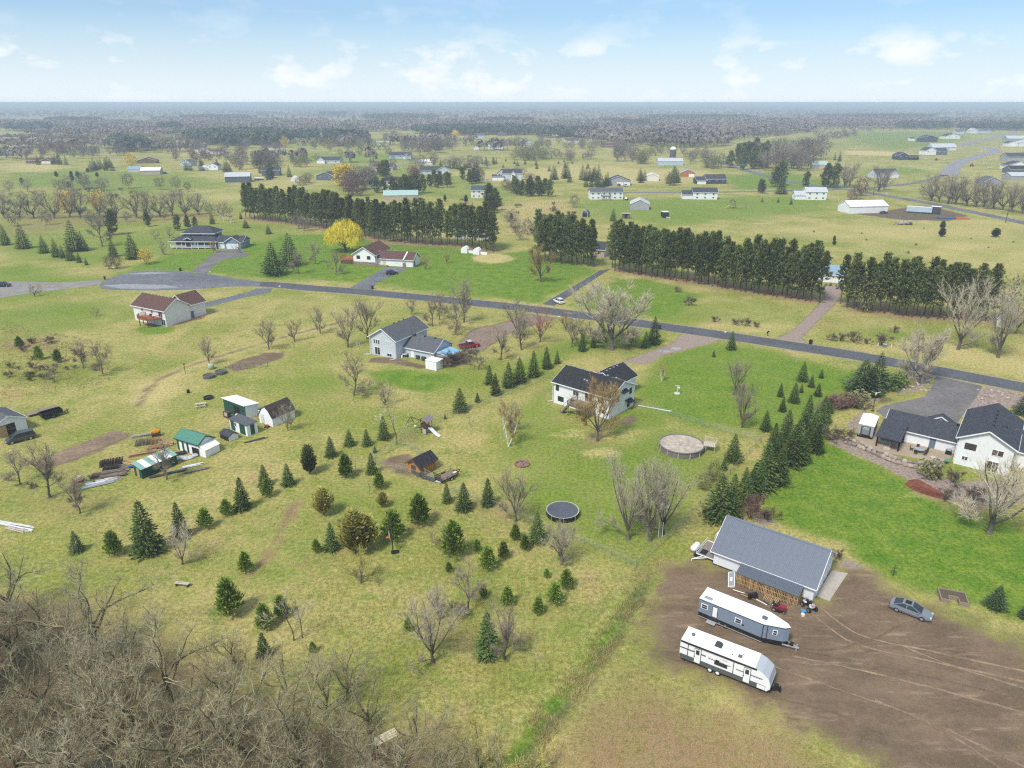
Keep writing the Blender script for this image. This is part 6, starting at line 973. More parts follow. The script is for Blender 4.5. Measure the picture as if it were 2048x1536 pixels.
    wheel(r, L+1.16, Wd/2+.01, .12, .08, WHITE, 'jack_wheel'); st = MB(); [st.box(u-.04, .2, .02, u+.04, .28, zb) for u in (.6, L-.7)]; st.build('stabiliser_jack', BLACK, r)
striped_trailer()
def grey_trailer():
    x, y = G(1396, 1229, .35); x2, y2 = G(1522, 1282, .35); a = math.degrees(math.atan2(y2-y, x2-x)); r = thing('house_trailer', 'blue-grey camper trailer with white roof and pointed nose behind the lean-to', 'trailer', x, y, a); L = math.hypot(x2-x, y2-y); Wd = 2.5; N_ = 2.7; z0, z1, zt = .3, .85, 2.75
    BG = M('blue_grey_panel', (.20, .245, .315), .45, .05, 2, streak=(2, .3, .05)); pl = [(0, 0), (L, 0), (L+N_*.82, Wd*.32), (L+N_, Wd*.5), (L+N_*.82, Wd*.68), (L, Wd), (0, Wd)]; MB().prism(pl, z1, zt).build('body', BG, r); MB().prism([(p*1.0, q) for p, q in pl], z0, z1-.004).build('skirt', BLACK, r)
    ex = [(-.05, -.06), (L, -.06), (L+N_*.84, Wd*.3), (L+N_+.06, Wd*.5), (L+N_*.84, Wd*.7), (L, Wd+.06), (-.05, Wd+.06)]; MB().prism(ex, zt+.09, zt+.16).build('roof', M('trailer_roof'), r); MB().prism([(p, q) for p, q in ex], zt+.004, zt+.085).build('roof_edge', BLACK, r)
    for u in range(1, 9): MB().box(u*L/8.2, 0, zt+.163, u*L/8.2+.03, Wd, zt+.17).build('roof_seam', M('seam_grey', (.62, .62, .61)), r)
    bd = (0, 0, L, Wd)
    for u, w_, z, h in ((.28, .85, 1.55, .72), (4.55, .85, 1.5, .72)):
        f = MB(); pbox(f, bd, 'F', u, u+w_, z, z+h, .004, .05); ff = f.build('window', WHITE, r)
        for c in (.08, h/2+.03): g = MB(); pbox(g, bd, 'F', u+.1, u+w_-.1, z+c, z+c+h/2-.11, .05, .06); g.build('pane', GL, ff)
    d = MB(); pbox(d, bd, 'F', 1.72, 2.42, .95, 2.5, .004, .05); dd = d.build('door', BLACK, r); d = MB(); pbox(d, bd, 'F', 1.79, 2.35, 1.02, 2.44, .05, .065); d.build('door_panel', WHITE, dd); sp = MB(); sp.box(1.3, -.75, .28, 2.4, -.08, .33); sp.build('entry_step', STEEL, r)
    mid = [(L, 0), (L+N_*.82, Wd*.32)]; dx, dy = mid[1][0]-mid[0][0], mid[1][1]-mid[0][1]; ln = math.hypot(dx, dy); ux, uy = dx/ln, dy/ln
    def np_(u, o): return (mid[0][0]+ux*u+uy*o, mid[0][1]+uy*u-ux*o)
    w1 = MB(); w1.prism([np_(1.1, .005), np_(1.65, .005), np_(1.65, .05), np_(1.1, .05)], 1.6, 2.3); ww = w1.build('nose_window', WHITE, r)
    for c in (1.66, 1.98): w2 = MB(); w2.prism([np_(1.18, .05), np_(1.57, .05), np_(1.57, .06), np_(1.18, .06)], c, c+.25); w2.build('pane', GL, ww)
    for u in (-.0, .5): cs = MB(); cs.prism([np_(u-.04, .005), np_(u+.04, .005), np_(u+.04, .03), np_(u-.04, .03)], z1, zt); cs.build('corner_trim', BLACK, r)
    for u in (2.72, 3.5):
        wheel(r, u, .09, .38, .22, M('dark_alloy', (.12, .12, .13), .4), 'wheel', -1); wheel(r, u, Wd-.09, .38, .22, M('dark_alloy'), 'wheel')
    MB().cbox((5.55, -.03, 1.55), (.28, .04, .18)).build('vent_cover', BLACK, r); MB().box(.05, -.1, .26, L+.1, -.03, .31).build('running_board', STEEL, r); MB().cbox((.9, .55, zt+.2), (1.0, .5, .06)).build('solar_panel', M('solar_grey', (.28, .30, .34), .3), r); MB().cbox((3.4, 1.15, zt+.22), (.95, .55, .12), .06).build('roof_hatch', WHITE, r); MB().cbox((L-.2, 1.0, zt+.25), (.62, .5, .2), .1).build('air_conditioner', M('smoked_hatch'), r)
    t = MB(); t.beam((L+N_-.5, Wd*.3, .5), (L+N_+1.3, Wd/2, .48), .1, .14); t.beam((L+N_-.5, Wd*.7, .5), (L+N_+1.3, Wd/2, .48), .1, .14); t.box(L+N_+1.0, Wd/2-.06, .05, L+N_+1.12, Wd/2+.06, .9); t.build('hitch', STEEL, r); MB().cbox((L+N_+.45, Wd/2, .68), (.4, .5, .35), .08).build('battery_box', BLACK, r)
grey_trailer()
def fish_house():
    o = bpy.data.objects['white_house']; ox, oy, a = o.location.x, o.location.y, -37; x, y = _loc(ox, oy, a, -16.4, 1.2); r = thing('enclosed_trailer', 'small grey and black camper trailer with white roof beside the patio shelter', 'trailer', x, y, -33); Wd, L = 2.7, 5.6
    MB().box(0, 0, .75, Wd, L, 2.75).build('body', M('grey_panel', (.34, .36, .38), .5, .06, 2), r); MB().box(-.01, -.012, .25, Wd+.01, L, .745).build('skirt', BLACK, r); MB().prism([(-.06, -.06), (Wd+.06, -.06), (Wd+.06, L), (Wd/2, L+.8), (-.06, L)], 2.755, 2.86).build('roof', M('trailer_roof'), r); bd = (0, 0, Wd, L)
    panel_wall(r, bd, 'R', .03, L-.03, .78, 2.7, BLACK); panel_wall(r, bd, 'F', .5, 2.2, .78, 2.5, M('dark_panel', (.05, .053, .058))); b = MB(); pbox(b, bd, 'F', .72, 1.98, .85, 2.42, .05, .06); b.build('ramp_door', M('mid_grey_panel', (.2, .215, .235), .5), r); b = MB(); pbox(b, bd, 'F', .95, 1.75, 1.95, 2.3, .065, .09); f = b.build('window', WHITE, r); [MB().box(u, -.1, 2.02, u+.26, -.091, 2.24).build('pane', GL, f) for u in (1.03, 1.4)]
    for u, v in ((Wd*.45, L*.4), (Wd*.5, L*.8)): MB().cbox((u, v, 2.9), (.4, .4, .07)).build('roof_hatch', M('seam_grey'), r)
    for s in (-.06, Wd-.06):
        t = MB(); t.tube([(s, L*.45, .36), (s+.12, L*.45, .36)], .36, 14); t.build('wheel', RUB, r)
    for u, c in ((.2, (.8, .8, .8)), (Wd-.2, (.8, .8, .8))): MB().cbox((u, -.03, .62), (.28, .03, .1)).build('tail_lamp', WHITE, r)
fish_house()
def far_vehicles():
    x, y = G(1812, 425); r = thing('silver_trailer', 'long pale blue-grey enclosed trailer on gravel yard by white pole barn', 'trailer', x, y, -32); MB().box(0, 0, .8, 13, 2.6, 3.6).build('body', WALLS['l'], r); MB().box(-.05, -.05, 3.605, 13.05, 2.65, 3.7).build('roof', WHITE, r); [wheel(r, u, v, .45) for u in (8.5, 9.7) for v in (.02, 2.58)]
    x, y = G(1860, 428); r = thing('box_truck', 'black-fronted white box trailer on the dark gravel yard', 'truck', x, y, -32); MB().box(0, 0, .8, 5, 3, 4.2).build('box', M('dark_panel'), r); MB().box(-.05, -.05, 4.205, 5.05, 3.05, 4.4).build('roof', WHITE, r); MB().box(-3, .3, .5, -.05, 2.7, 1.0).build('bed', WHITE, r); [wheel(r, u, v, .45) for u in (1, 4) for v in (.02, 2.98)]
    x, y = G(1876, 438); r = thing('flat_stack', 'stack of blue and orange sheets beside the gravel yard', 'stack', x, y, -10); MB().box(0, 0, 0, 9, 2.5, .8).build('blue_sheets', M('deep_blue_sheet', (.04, .10, .22)), r); b = MB(); [b.box(9.2+k*1.9, -.3+.2*k, 0, 11+k*1.9, 2.2, 1.1-.15*k) for k in range(4)]; b.build('orange_sheets', M('orange_sheet', (.48, .12, .05)), r)
    x, y = G(1805, 449); r = thing('log_heap', 'rounded heap of brown logs and brush in meadow', 'heap', x, y, 5); b = MB(); q = random.Random(5); [b.beam((q.uniform(-5, 3), q.uniform(-1.5, 1.5), q.uniform(.2, .6)), (q.uniform(-3, 5), q.uniform(-1.5, 1.5), q.uniform(.6, 2.0)), .35) for _ in range(40)]; b.build('logs', WALLS['t'], r); b = MB(); [b.rock((q.uniform(-4.5, 4.5), q.uniform(-1.5, 1.5), .4), (1, .8, .7), k) for k in range(14)]; b.build('brush', OLDW, r)
    x, y = G(520, 362); r = thing('boat', 'white and black boat on trailer right of dark grey barn', 'boat', x, y, 5); b = MB(); b.extr([(-4, 1.0), (3, 1.0), (4.5, 2.1), (-4, 2.1)], -1.2, 1.2); b.build('hull', BLACK, r); b = MB(); b.extr([(-4, 2.11), (4.4, 2.11), (1.5, 2.7), (-3.8, 2.9)], -1.1, 1.1); b.build('cover', WHITE, r); [wheel(r, -1.5, s, .4) for s in (-1.1, 1.1)]
    x, y = G(1873, 321); r = thing('red_tractor', 'small red machine among parked cars left of curving road', 'tractor', x, y, 0); MB().cbox((0, 0, 1.1), (3.2, 1.6, 1.0), .2).build('body', M('tractor_red', (.33, .05, .03)), r); MB().cbox((-.6, 0, 2.0), (1.2, 1.3, .9)).build('cab', BLACK, r); [wheel(r, u, s, .5) for u in (-1.1, 1.1) for s in (-.9, .9)]
    x, y = G(1944, 333); r = thing('red_tractor', 'red tractor standing alone in yard right of curving road', 'tractor', x, y, 30); MB().cbox((.6, 0, 1.2), (3.0, 1.2, 1.0), .2).build('hood', M('tractor_red'), r); MB().cbox((-1.2, 0, 2.0), (1.6, 1.6, 1.8)).build('cab', M('tractor_red'), r); [wheel(r, -1.2, s, .95, .4) for s in (-1.1, 1.1)]; [wheel(r, 1.6, s, .5) for s in (-.9, .9)]
    def swing(lbl, px, py, rot, s=1.): 
        x, y = G(px, py); r = thing('playset', lbl, 'playset', x, y, rot, scale=s); f = MB()
        for u in (0, 4.5): f.beam((u, -1, 0), (u, 0, 2.4), .12); f.beam((u, 1, 0), (u, 0, 2.4), .12)
        f.beam((0, 0, 2.4), (4.5, 0, 2.4), .14); f.build('swing_frame', WOOD, r); t = MB(); [t.box(5+a, -1+b, 0, 5.12+a, -.88+b, 3) for a in (0, 1.7) for b in (0, 1.8)]; t.box(5, -1, 1.4, 6.8, .9, 1.5); t.build('tower', WOOD, r); MB().slab([(4.8, -1.2, 3), (5.9, -1.2, 3.8), (5.9, 1.2, 3.8), (4.8, 1.2, 3)], .08).slab([(5.9, -1.2, 3.8), (7, -1.2, 3), (7, 1.2, 3), (5.9, 1.2, 3.8)], .08).build('canopy', OLDW, r); MB().slab([(6.8, -.3, 1.5), (9, -.3, .1), (9, .3, .1), (6.8, .3, 1.5)], .06).build('slide', M('yellow_plastic', (.5, .42, .06)) if s > 1 else WHITE, r)
    swing('wooden playset with yellow slide in far right lawn', 1492, 417, 175, 1.4); swing('small wooden playset below the beige two-storey house', 945, 413, 160, 1.2)
far_vehicles()
# ------------------------------------------------------------------ yard things
def sub(name, label, cat, px, py, rot, fn, z=0., group=None):
    x, y = G(px, py); r = thing(name, label, cat, x, y, rot, z, group); fn(r); return r
def fn_tramp(r):
    b = MB(); R0 = 2.6; b.lathe([(R0-.16, .875), (.1, .86)], 28); b.build('mat', M('trampoline_mat', (.085, .092, .115), .7, .08, 2), r)
    t = MB(); k = 28
    for i in range(k): a, c = 2*math.pi*i/k, 2*math.pi*(i+1)/k; t.add([(R0*math.cos(a), R0*math.sin(a), .9), (R0*math.cos(c), R0*math.sin(c), .9), ((R0-.17)*math.cos(c), (R0-.17)*math.sin(c), .885), ((R0-.17)*math.cos(a), (R0-.17)*math.sin(a), .885)], [(0, 1, 2, 3)])
    t.build('pad_ring', M('pale_green_pad', (.36, .39, .30), .7, .3, 5), r); s = MB(); s.lathe([(R0-.04, .1), (R0-.02, .86)], 28); s.build('skirt', BLACK, r)
    for i in range(8): a = 2*math.pi*i/8; MB().tube([(R0*math.cos(a), R0*math.sin(a), 0), (R0*math.cos(a), R0*math.sin(a), .88)], .04).build('leg', STEEL, r)
sub('trampoline', 'round dark trampoline with pale rim in the back yard', 'trampoline', 1125, 1029, 0, fn_tramp)
def fn_pool(r):
    R0 = 4.1; b = MB(); k = 30; q = random.Random(4); b.v.append((0, 0, 1.07))
    for rr in (.35, .7, .97):
        for i in range(k): a = 2*math.pi*i/k; b.v.append((R0*rr*math.cos(a), R0*rr*math.sin(a), 1.07+q.uniform(-.02, .025)))
    b.f += [(0, 1+i, 1+(i+1) % k) for i in range(k)]
    for m in range(2): b.f += [(1+m*k+i, 1+m*k+k+i, 1+m*k+k+(i+1) % k, 1+m*k+(i+1) % k) for i in range(k)]
    b.build('cover', M('leaf_littered_cover', (.40, .345, .285), .9, .35, 1.2, bump=.5), r); MB().lathe([(R0, 0), (R0, 1.1), (R0+.12, 1.12), (R0+.12, 1.2), (R0-.15, 1.2), (R0-.16, 1.0)], 30).build('wall', M('pool_wall', (.17, .15, .135), .8, .2, 2), r)
    for i in range(12): a = 2*math.pi*i/12; MB().box(R0*math.cos(a)-.07, R0*math.sin(a)-.07, 0, R0*math.cos(a)+.07, R0*math.sin(a)+.07, 1.13).build('upright', M('pale_upright', (.4, .37, .32)), r)
    d = MB(); [d.box(R0-.2+k*.3, .4, 1.15, R0+.06+k*.3, 2.4, 1.22) for k in range(7)]; d.build('deck_floor', M('pale_planks', (.48, .42, .35)), r); rr = MB(); rail(rr, (R0-.1, 2.4, 1.2), (R0+2, 2.4, 1.2)); rail(rr, (R0+2, .4, 1.2), (R0+2, 2.4, 1.2)); rr.build('railing', M('pale_planks'), r); [MB().box(u-.06, v-.06, 0, u+.06, v+.06, 1.15).build('deck_post', M('pale_planks'), r) for u in (R0+.3, R0+1.9) for v in (.5, 2.3)]
sub('round_pool', 'round above-ground pool with leaf-littered brown cover and small deck', 'pool', 1362, 898, -20, fn_pool)
def fn_play(r):
    D = M('dark_red_frame', (.10, .05, .035), .8, .2, 4, rnd=.1); t = MB(); [t.box(a, b, 0, a+.1, b+.1, 2.9) for a in (0, 1.5) for b in (0, 1.5)]; t.build('tower_frame', D, r); p = MB(); [p.box(0, .02+k*.26, 1.3, 1.6, .24+k*.26, 1.36) for k in range(6)]; [p.box(.02+k*.2, -.03, 1.36, .16+k*.2, 0, 2.1) for k in range(8)]; [p.box(-.03, .02+k*.2, 1.36, 0, .16+k*.2, 2.1) for k in range(8)]; p.build('platform', D, r)
    MB().slab([(-.3, -.3, 2.75), (.8, -.3, 3.6), (.8, 1.9, 3.6), (-.3, 1.9, 2.75)], .06).slab([(.8, -.3, 3.6), (1.9, -.3, 2.75), (1.9, 1.9, 2.75), (.8, 1.9, 3.6)], .06).build('canopy', M('faded_mauve_canopy', (.22, .175, .2), .7), r)
    s = MB(); P = [(1.6, .5, 1.36), (2.3, .5, .95), (3.4, .5, .35), (4.2, .5, .15)]
    for a, b in zip(P[:-1], P[1:]): s.slab([a, b, (b[0], 1.1, b[2]), (a[0], 1.1, a[2])], .05); s.beam((a[0], .47, a[2]+.08), (b[0], .47, b[2]+.08), .05, .16); s.beam((a[0], 1.13, a[2]+.08), (b[0], 1.13, b[2]+.08), .05, .16)
    s.build('slide', M('pale_slide', (.62, .66, .68), .4), r); f = MB(); f.beam((0, .8, 2.2), (-3.6, .8, 2.2), .1, .12); f.beam((-3.6, .8, 2.2), (-4.1, -.7, 0), .09); f.beam((-3.6, .8, 2.2), (-4.1, 2.3, 0), .09); f.beam((-3.9, 0, 1.0), (-3.9, 1.6, 1.0), .07); f.build('swing_frame', D, r)
    for k, c in ((-1.2, BLACK), (-2.4, WHITE)): q = MB(); q.beam((k-.2, .8, 2.15), (k-.2, .8, .55), .02); q.beam((k+.2, .8, 2.15), (k+.2, .8, .55), .02); q.box(k-.25, .65, .5, k+.25, .95, .56); q.build('swing', c, r)
    MB().cbox((.8, .3, .5), (.9, .5, .9), .1).build('toy_box', M('grey_toy', (.35, .42, .5)), r)
sub('playset', 'dark wooden playset with mauve canopy, swings and pale slide by fence', 'playset', 842, 866, -38, fn_play)
def fn_pit(r):
    for i in range(14): a = 2*math.pi*i/14; MB().rock((1.15*math.cos(a), 1.15*math.sin(a), .15), (.3, .25, .22), i).build('stone', M('red_pit_stone', (.26, .11, .09), .9, .3, 5, rnd=.3), r)
    MB().lathe([(1.0, .02), (.9, .05), (.1, .07)], 16).build('ash', M('pale_ash', (.2, .17, .16), .95, .4, 4), r); q = random.Random(3); b = MB(); [b.beam((q.uniform(-.5, .5), q.uniform(-.5, .5), .1), (q.uniform(-.5, .5), q.uniform(-.5, .5), .35), .1) for _ in range(7)]; b.build('charred_logs', M('grey_ash_log', (.22, .2, .19)), r)
sub('fire_pit', 'round red-stone fire pit with pale ash in back lawn', 'fire pit', 1044, 929, 0, fn_pit)
def fn_flat(r):
    L, W_ = 3.9, 1.9; b = MB(); [b.box(0, .02+k*.21, .6, L, .2+k*.21, .65) for k in range(9)]; b.build('deck_boards', WOOD, r); f = MB()
    for v in (0, W_): f.beam((0, v, .62), (L, v, .62), .07, .12); f.beam((0, v, 1.0), (L, v, 1.0), .05); [f.box(u-.03, v-.03, .6, u+.03, v+.03, 1.0) for u in (.05, 1.3, 2.6, L-.05)]
    f.beam((L, 0, 1.0), (L, W_, 1.0), .05); f.beam((L, 0, .62), (L, W_, .62), .07, .12); f.beam((L, .3, .58), (L+1.3, W_/2, .52), .08, .1); f.beam((L, W_-.3, .58), (L+1.3, W_/2, .52), .08, .1); f.build('frame', BLACK, r)
    g = MB(); [g.beam((-.02, .05+k*.36, .62), (-.25, .05+k*.36, 1.95), .06) for k in range(6)]; [g.beam((-.02-.1*k, .05, .65+.42*k), (-.02-.1*k, W_-.05, .65+.42*k), .06) for k in range(4)]; g.build('ramp_gate', BLACK, r)
    for s in (-.12, W_+.12): wheel(r, L*.55, s, .33, .2, WHITE); MB().extr([(L*.55-.5, .62), (L*.55-.42, .75), (L*.55+.42, .75), (L*.55+.5, .62)], s-.12, s+.12).build('fender', BLACK, r)
    MB().cbox((L-.4, .5, .78), (.7, .5, .2), .1).build('pale_bundle', M('pale_tan_cloth', (.6, .52, .42)), r)
sub('utility_trailer', 'black open utility trailer with mesh ramp gate beside the coop', 'trailer', 884, 970, 48, fn_flat)
def fn_dump(r):
    L, W_ = 3.9, 1.9; b = MB(); b.box(0, 0, .6, L, W_, .7)
    for p in ((0, 0, L, .06), (0, W_-.06, L, W_), (0, .06, .06, W_-.06), (L-.06, .06, L, W_-.06)): b.box(p[0], p[1], .702, p[2], p[3], 1.45)
    b.build('bed', BLACK, r); t = MB(); t.beam((L, .3, .55), (L+1.3, W_/2, .5), .1); t.beam((L, W_-.3, .55), (L+1.3, W_/2, .5), .1); t.box(L+1.0, W_/2-.05, 0, L+1.1, W_/2+.05, .9); t.build('hitch', BLACK, r)
    for s in (-.1, W_+.1): wheel(r, L*.5, s, .36, .22, M('dark_alloy')); MB().box(L*.5-.5, s-.12, .78, L*.5+.5, s+.12, .82).build('fender', BLACK, r)
sub('dump_trailer', 'black high-sided trailer parked past the pale grey garage', 'trailer', 86, 842, 50, fn_dump)
def fn_deckboards(r):
    m = MB().box(0, 0, .45, 5.8, .2, .52).mesh('plank', WOOD)
    for k in range(9): o = link(bpy.data.objects.new('plank', m), r); o.location = (R_.uniform(-.06, .06), k*.215, 0)
    f = MB(); f.box(.1, .1, .3, 5.7, .2, .445); f.box(.1, 1.7, .3, 5.7, 1.8, .445); f.build('frame', OLDW, r); [wheel(r, 2.6, s, .3, .2, WHITE) for s in (-.05, 1.95)]
sub('flatbed_trailer', 'flat trailer with weathered plank bed between garage and black trailer', 'trailer', 57, 836, 50, fn_deckboards)
# utility trailers and propane tank at the back of the shop
def at_shop(u, v): o = bpy.data.objects['metal_shop']; return _loc(o.location.x, o.location.y, -37, u, v)
def shop_things():
    x, y = at_shop(-2.6, .2); r = thing('snow_trailer', 'white-railed snowmobile trailer with tilted ramp behind the shop', 'trailer', x, y, -37); b = MB(); b.box(0, 0, .5, 2.6, 4.0, .56); b.build('deck', M('grey_ply', (.22, .19, .17), .9, .2, 3), r); f = MB()
    for p, q in (((0, 0, .6), (0, 4, .6)), ((0, 4, .6), (2.6, 4, .6)), ((0, 0, .6), (2.6, 0, .6))): f.beam(p, q, .08, .1)
    [f.beam((0, .05+k*1.3, .6), (0, .05+k*1.3, 1.1), .05) for k in range(4)]; f.beam((0, 0, 1.1), (0, 4, 1.1), .05); f.beam((.9, 0, .5), (-.1, -1.2, .3), .08); f.beam((1.5, 0, .5), (-.1, -1.2, .3), .08); f.box(-.15, -1.25, 0, -.07, -1.15, .4); f.build('frame', WHITE, r); MB().box(.3, .4, .565, 1.2, 1.6, .6).build('mat', BLACK, r); MB().box(1.6, 1.2, .565, 2.4, 2.6, .6).build('mat', BLACK, r); [wheel(r, u, 0, .28, .16, WHITE) for u in (-.1, 2.7)]
    x, y = at_shop(-1.9, 5.2); r = thing('utility_trailer', 'rusty-floored white-railed trailer behind rear corner of the shop', 'trailer', x, y, -37); MB().box(0, 0, .5, 1.7, 3.4, .56).build('deck', OLDW, r); f = MB(); [f.beam((0, .02+k*1.1, .5), (0, .02+k*1.1, 1.15), .05) for k in range(4)]; f.beam((0, 0, 1.15), (0, 3.4, 1.15), .06); f.beam((0, 0, .62), (0, 3.4, .62), .08); f.beam((0, 3.4, .62), (1.7, 3.4, .62), .08); [f.beam((.1+k*.3, 3.42, .6), (.1+k*.3, 3.6, 2.0), .04) for k in range(6)]; f.beam((.1, 3.6, 2.0), (1.6, 3.6, 2.0), .05); f.beam((.1, 3.5, 1.3), (1.6, 3.5, 1.3), .04); f.build('frame', WHITE, r); MB().cbox((.2, .8, .95), (.5, .7, .5), .12).build('white_drum', WHITE, r); wheel(r, -.08, 1.7, .3, .16, WHITE)
    x, y = at_shop(-3.3, 1.5); r = thing('propane_tank', 'white horizontal propane tank at the back of the shop', 'tank', x, y, 50); b = MB(); b.tube([(-.95, 0, .72), (-.85, 0, .72), (-.65, 0, .72), (.65, 0, .72), (.85, 0, .72), (.95, 0, .72)], [.12, .36, .46, .46, .36, .12], 14); b.build('tank', WHITE, r, True); f = MB(); f.box(-.5, -.3, 0, -.4, .3, .3); f.box(.4, -.3, 0, .5, .3, .3); f.build('feet', STEEL, r); MB().lathe([(.1, 0), (.1, .16)], 10, (0, 0, 1.16)).build('valve_cap', WHITE, r)
    x, y = at_shop(3.6, -3.6); r = thing('screen_door', 'white-framed door panel propped near the lean-to corner', 'panel', x, y, 20); f = MB(); f.beam((0, 0, .05), (.5, .9, 1.6), .08); f.beam((.85, -.2, .05), (1.35, .7, 1.6), .08); f.beam((0, 0, .05), (.85, -.2, .05), .08); f.beam((.5, .9, 1.6), (1.35, .7, 1.6), .08); f.build('frame', WHITE, r); MB().slab([(.05, .02, .08), (.85, -.15, .08), (1.32, .7, 1.57), (.5, .87, 1.57)], .02).build('screen', M('grey_screen', (.3, .33, .36)), r); MB().slab([(.38, .28, .65), (.72, .2, .65), (.85, .42, 1.05), (.51, .5, 1.05)], .03).build('pet_flap', WHITE, r); f = MB(); f.beam((.3, .7, 0), (.6, .8, 1.4), .05); f.build('prop', WOOD, r)
    x, y = at_shop(7.0, -4.0); r = thing('black_trough', 'black box leaning beside pallet stack in front of lean-to', 'box', x, y, 10); MB().cbox((0, 0, .4), (1.3, .35, .7), .08).build('box', BLACK, r); MB().box(-.6, -.2, .755, .6, .2, .8).build('lid', BLACK, r)
    x, y = at_shop(8.2, -3.5); r = thing('pallet_stack', 'small flat stack of orange-brown pallets in front of the lean-to', 'pallets', x, y, -37)
    pm = MB().box(0, 0, 0, .1, 1.1, .025).mesh('slat', FRESHW)
    for lv in range(2):
        for k in range(9): o = link(bpy.data.objects.new('slat', pm), r); o.location = (k*.21, 0, .13+lv*.17)
        for k in range(3): MB().box(-.02, .02+k*.5, .01+lv*.17, 1.8, .1+k*.5, .125+lv*.17).build('bearer', WOOD, r)
    x, y = at_shop(10.4, -4.3); r = thing('riding_mower', 'dark red riding mower with black seat beside the lean-to', 'mower', x, y, -30); MRD = M('mower_red', (.22, .02, .03), .35, .1, 3, .5); b = MB(); b.cbox((.5, 0, .6), (.95, .7, .45), .15); b.build('hood', MRD, r); MB().cbox((-.3, 0, .48), (.8, .8, .2), .1).build('deck_fender', MRD, r); s = MB(); s.cbox((-.35, 0, .68), (.5, .5, .1), .1); s.beam((-.55, 0, .7), (-.68, 0, 1.1), .5, .1); s.build('seat', BLACK, r); q = MB(); q.beam((.1, 0, .8), (-.05, 0, 1.1), .04); q.lathe([(.18, 0), (.2, .03)], 10, (-.05, 0, 1.1)); q.build('steering_wheel', BLACK, r); MB().cbox((.05, 0, .28), (1.0, 1.2, .16), .2).build('mower_deck', BLACK, r); [wheel(r, .75, s, .2, .15) for s in (-.42, .42)]; [wheel(r, -.45, s, .28, .24) for s in (-.45, .45)]
    f = MB(); [f.beam((-1.0, -.4+k*.2, .3), (-1.0, -.4+k*.2, .9), .03) for k in range(5)]; f.beam((-1.0, -.4, .9), (-1.0, .4, .9), .03); f.build('basket', STEEL, r)
    x, y = at_shop(13.4, -1.6); r = thing('quad_bike', 'white and black quad bike at front corner of the shop', 'quad bike', x, y, -75); QW = M('quad_white', (.72, .73, .74), .35, .05, 3, .5); b = MB(); b.cbox((.55, 0, .78), (.55, .75, .2), .15); b.cbox((-.55, 0, .78), (.6, .8, .18), .15); b.build('fenders', QW, r); MB().cbox((0, 0, .72), (1.1, .4, .3), .1).build('body', BLACK, r); MB().cbox((-.2, 0, .95), (.8, .32, .14), .08).build('seat', BLACK, r); q = MB(); q.beam((.45, 0, .8), (.3, 0, 1.15), .06); q.beam((.3, -.4, 1.18), (.3, .4, 1.18), .04); q.build('handlebar', BLACK, r); q = MB(); [q.beam((-.95+k*.12, -.35, .92), (-.95+k*.12, .35, .92), .03) for k in range(5)]; [q.beam((.5+k*.12, -.3, .92), (.5+k*.12, .3, .92), .03) for k in range(4)]; q.build('racks', BLACK, r); [wheel(r, u, s, .32, .25) for u in (-.62, .65) for s in (-.5, .5)]
    x, y = at_shop(13.1, -2.9); r = thing('blue_tub', 'blue plastic tub and bag beside the quad bike', 'tub', x, y, 10); MB().lathe([(.22, 0), (.3, .35), (.33, .36)], 12).build('tub', M('bright_blue_plastic', (.06, .28, .55), .5), r); MB().cbox((-.35, -.5, .15), (.4, .5, .3), .1).build('bag', M('pale_bag', (.6, .6, .55)), r)
    q = random.Random(9); x, y = at_shop(6, -3.4); r = thing('scrap_boards', 'loose white and brown boards lying in front of the lean-to', 'boards', x, y, -37)
    for k in range(9): b = MB(); u, v, t = q.uniform(-2.5, 6), q.uniform(-.9, .3), q.uniform(-.5, .5); b.beam((u, v, .04+.02*k), (u+math.cos(t)*q.uniform(.8, 1.8), v+math.sin(t), .05+.02*k), .12, .03); b.build('board', (WHITE, FRESHW, OLDW)[k % 3], r)
shop_things()
def fn_raised(r):
    L, W_ = 3.2, 2.4; b = MB(); 
    for p in ((0, 0, .12, W_), (L-.12, 0, L, W_), (.12, W_-.12, L-.12, W_), (.12, 0, 1.1, .12), (L-1.1, 0, L-.12, .12), (1.0, .12, 1.1, 1.1), (L-1.1, .12, L-1.0, 1.1), (1.1, 1.0, L-1.1, 1.1)): b.box(p[0], p[1], 0, p[2], p[3], .6)
    b.build('frame', WOOD, r); b = MB(); b.box(.12, 1.1, .01, L-.12, W_-.12, .5); b.box(.12, .12, .01, 1.0, 1.1, .5); b.box(L-1.0, .12, .01, L-.12, 1.1, .5); b.build('soil', M('garden_soil', (.10, .075, .055), .95, .3, 4), r)
sub('raised_bed', 'U-shaped raised wooden garden bed at edge of the green lawn', 'garden bed', 1880, 1204, -20, fn_raised)
def fn_pump(r):
    b = MB(); b.beam((0, 0, 0), (0, 0, 1.7), .09); b.beam((0, 0, 1.5), (.35, 0, 1.7), .05); b.build('post', OLDW, r); c = MB()
    for k in range(12): a = k*.52; c.beam((.35*math.cos(a), .35*math.sin(a), .5+.02*k), (.35*math.cos(a+.52), .35*math.sin(a+.52), .52+.02*k), .07)
    c.build('hose_coil', M('green_hose', (.02, .12, .07), .5), r)
sub('hose_post', 'wooden post with coiled green hose standing in green lawn', 'hose post', 1786, 1151, 0, fn_pump)
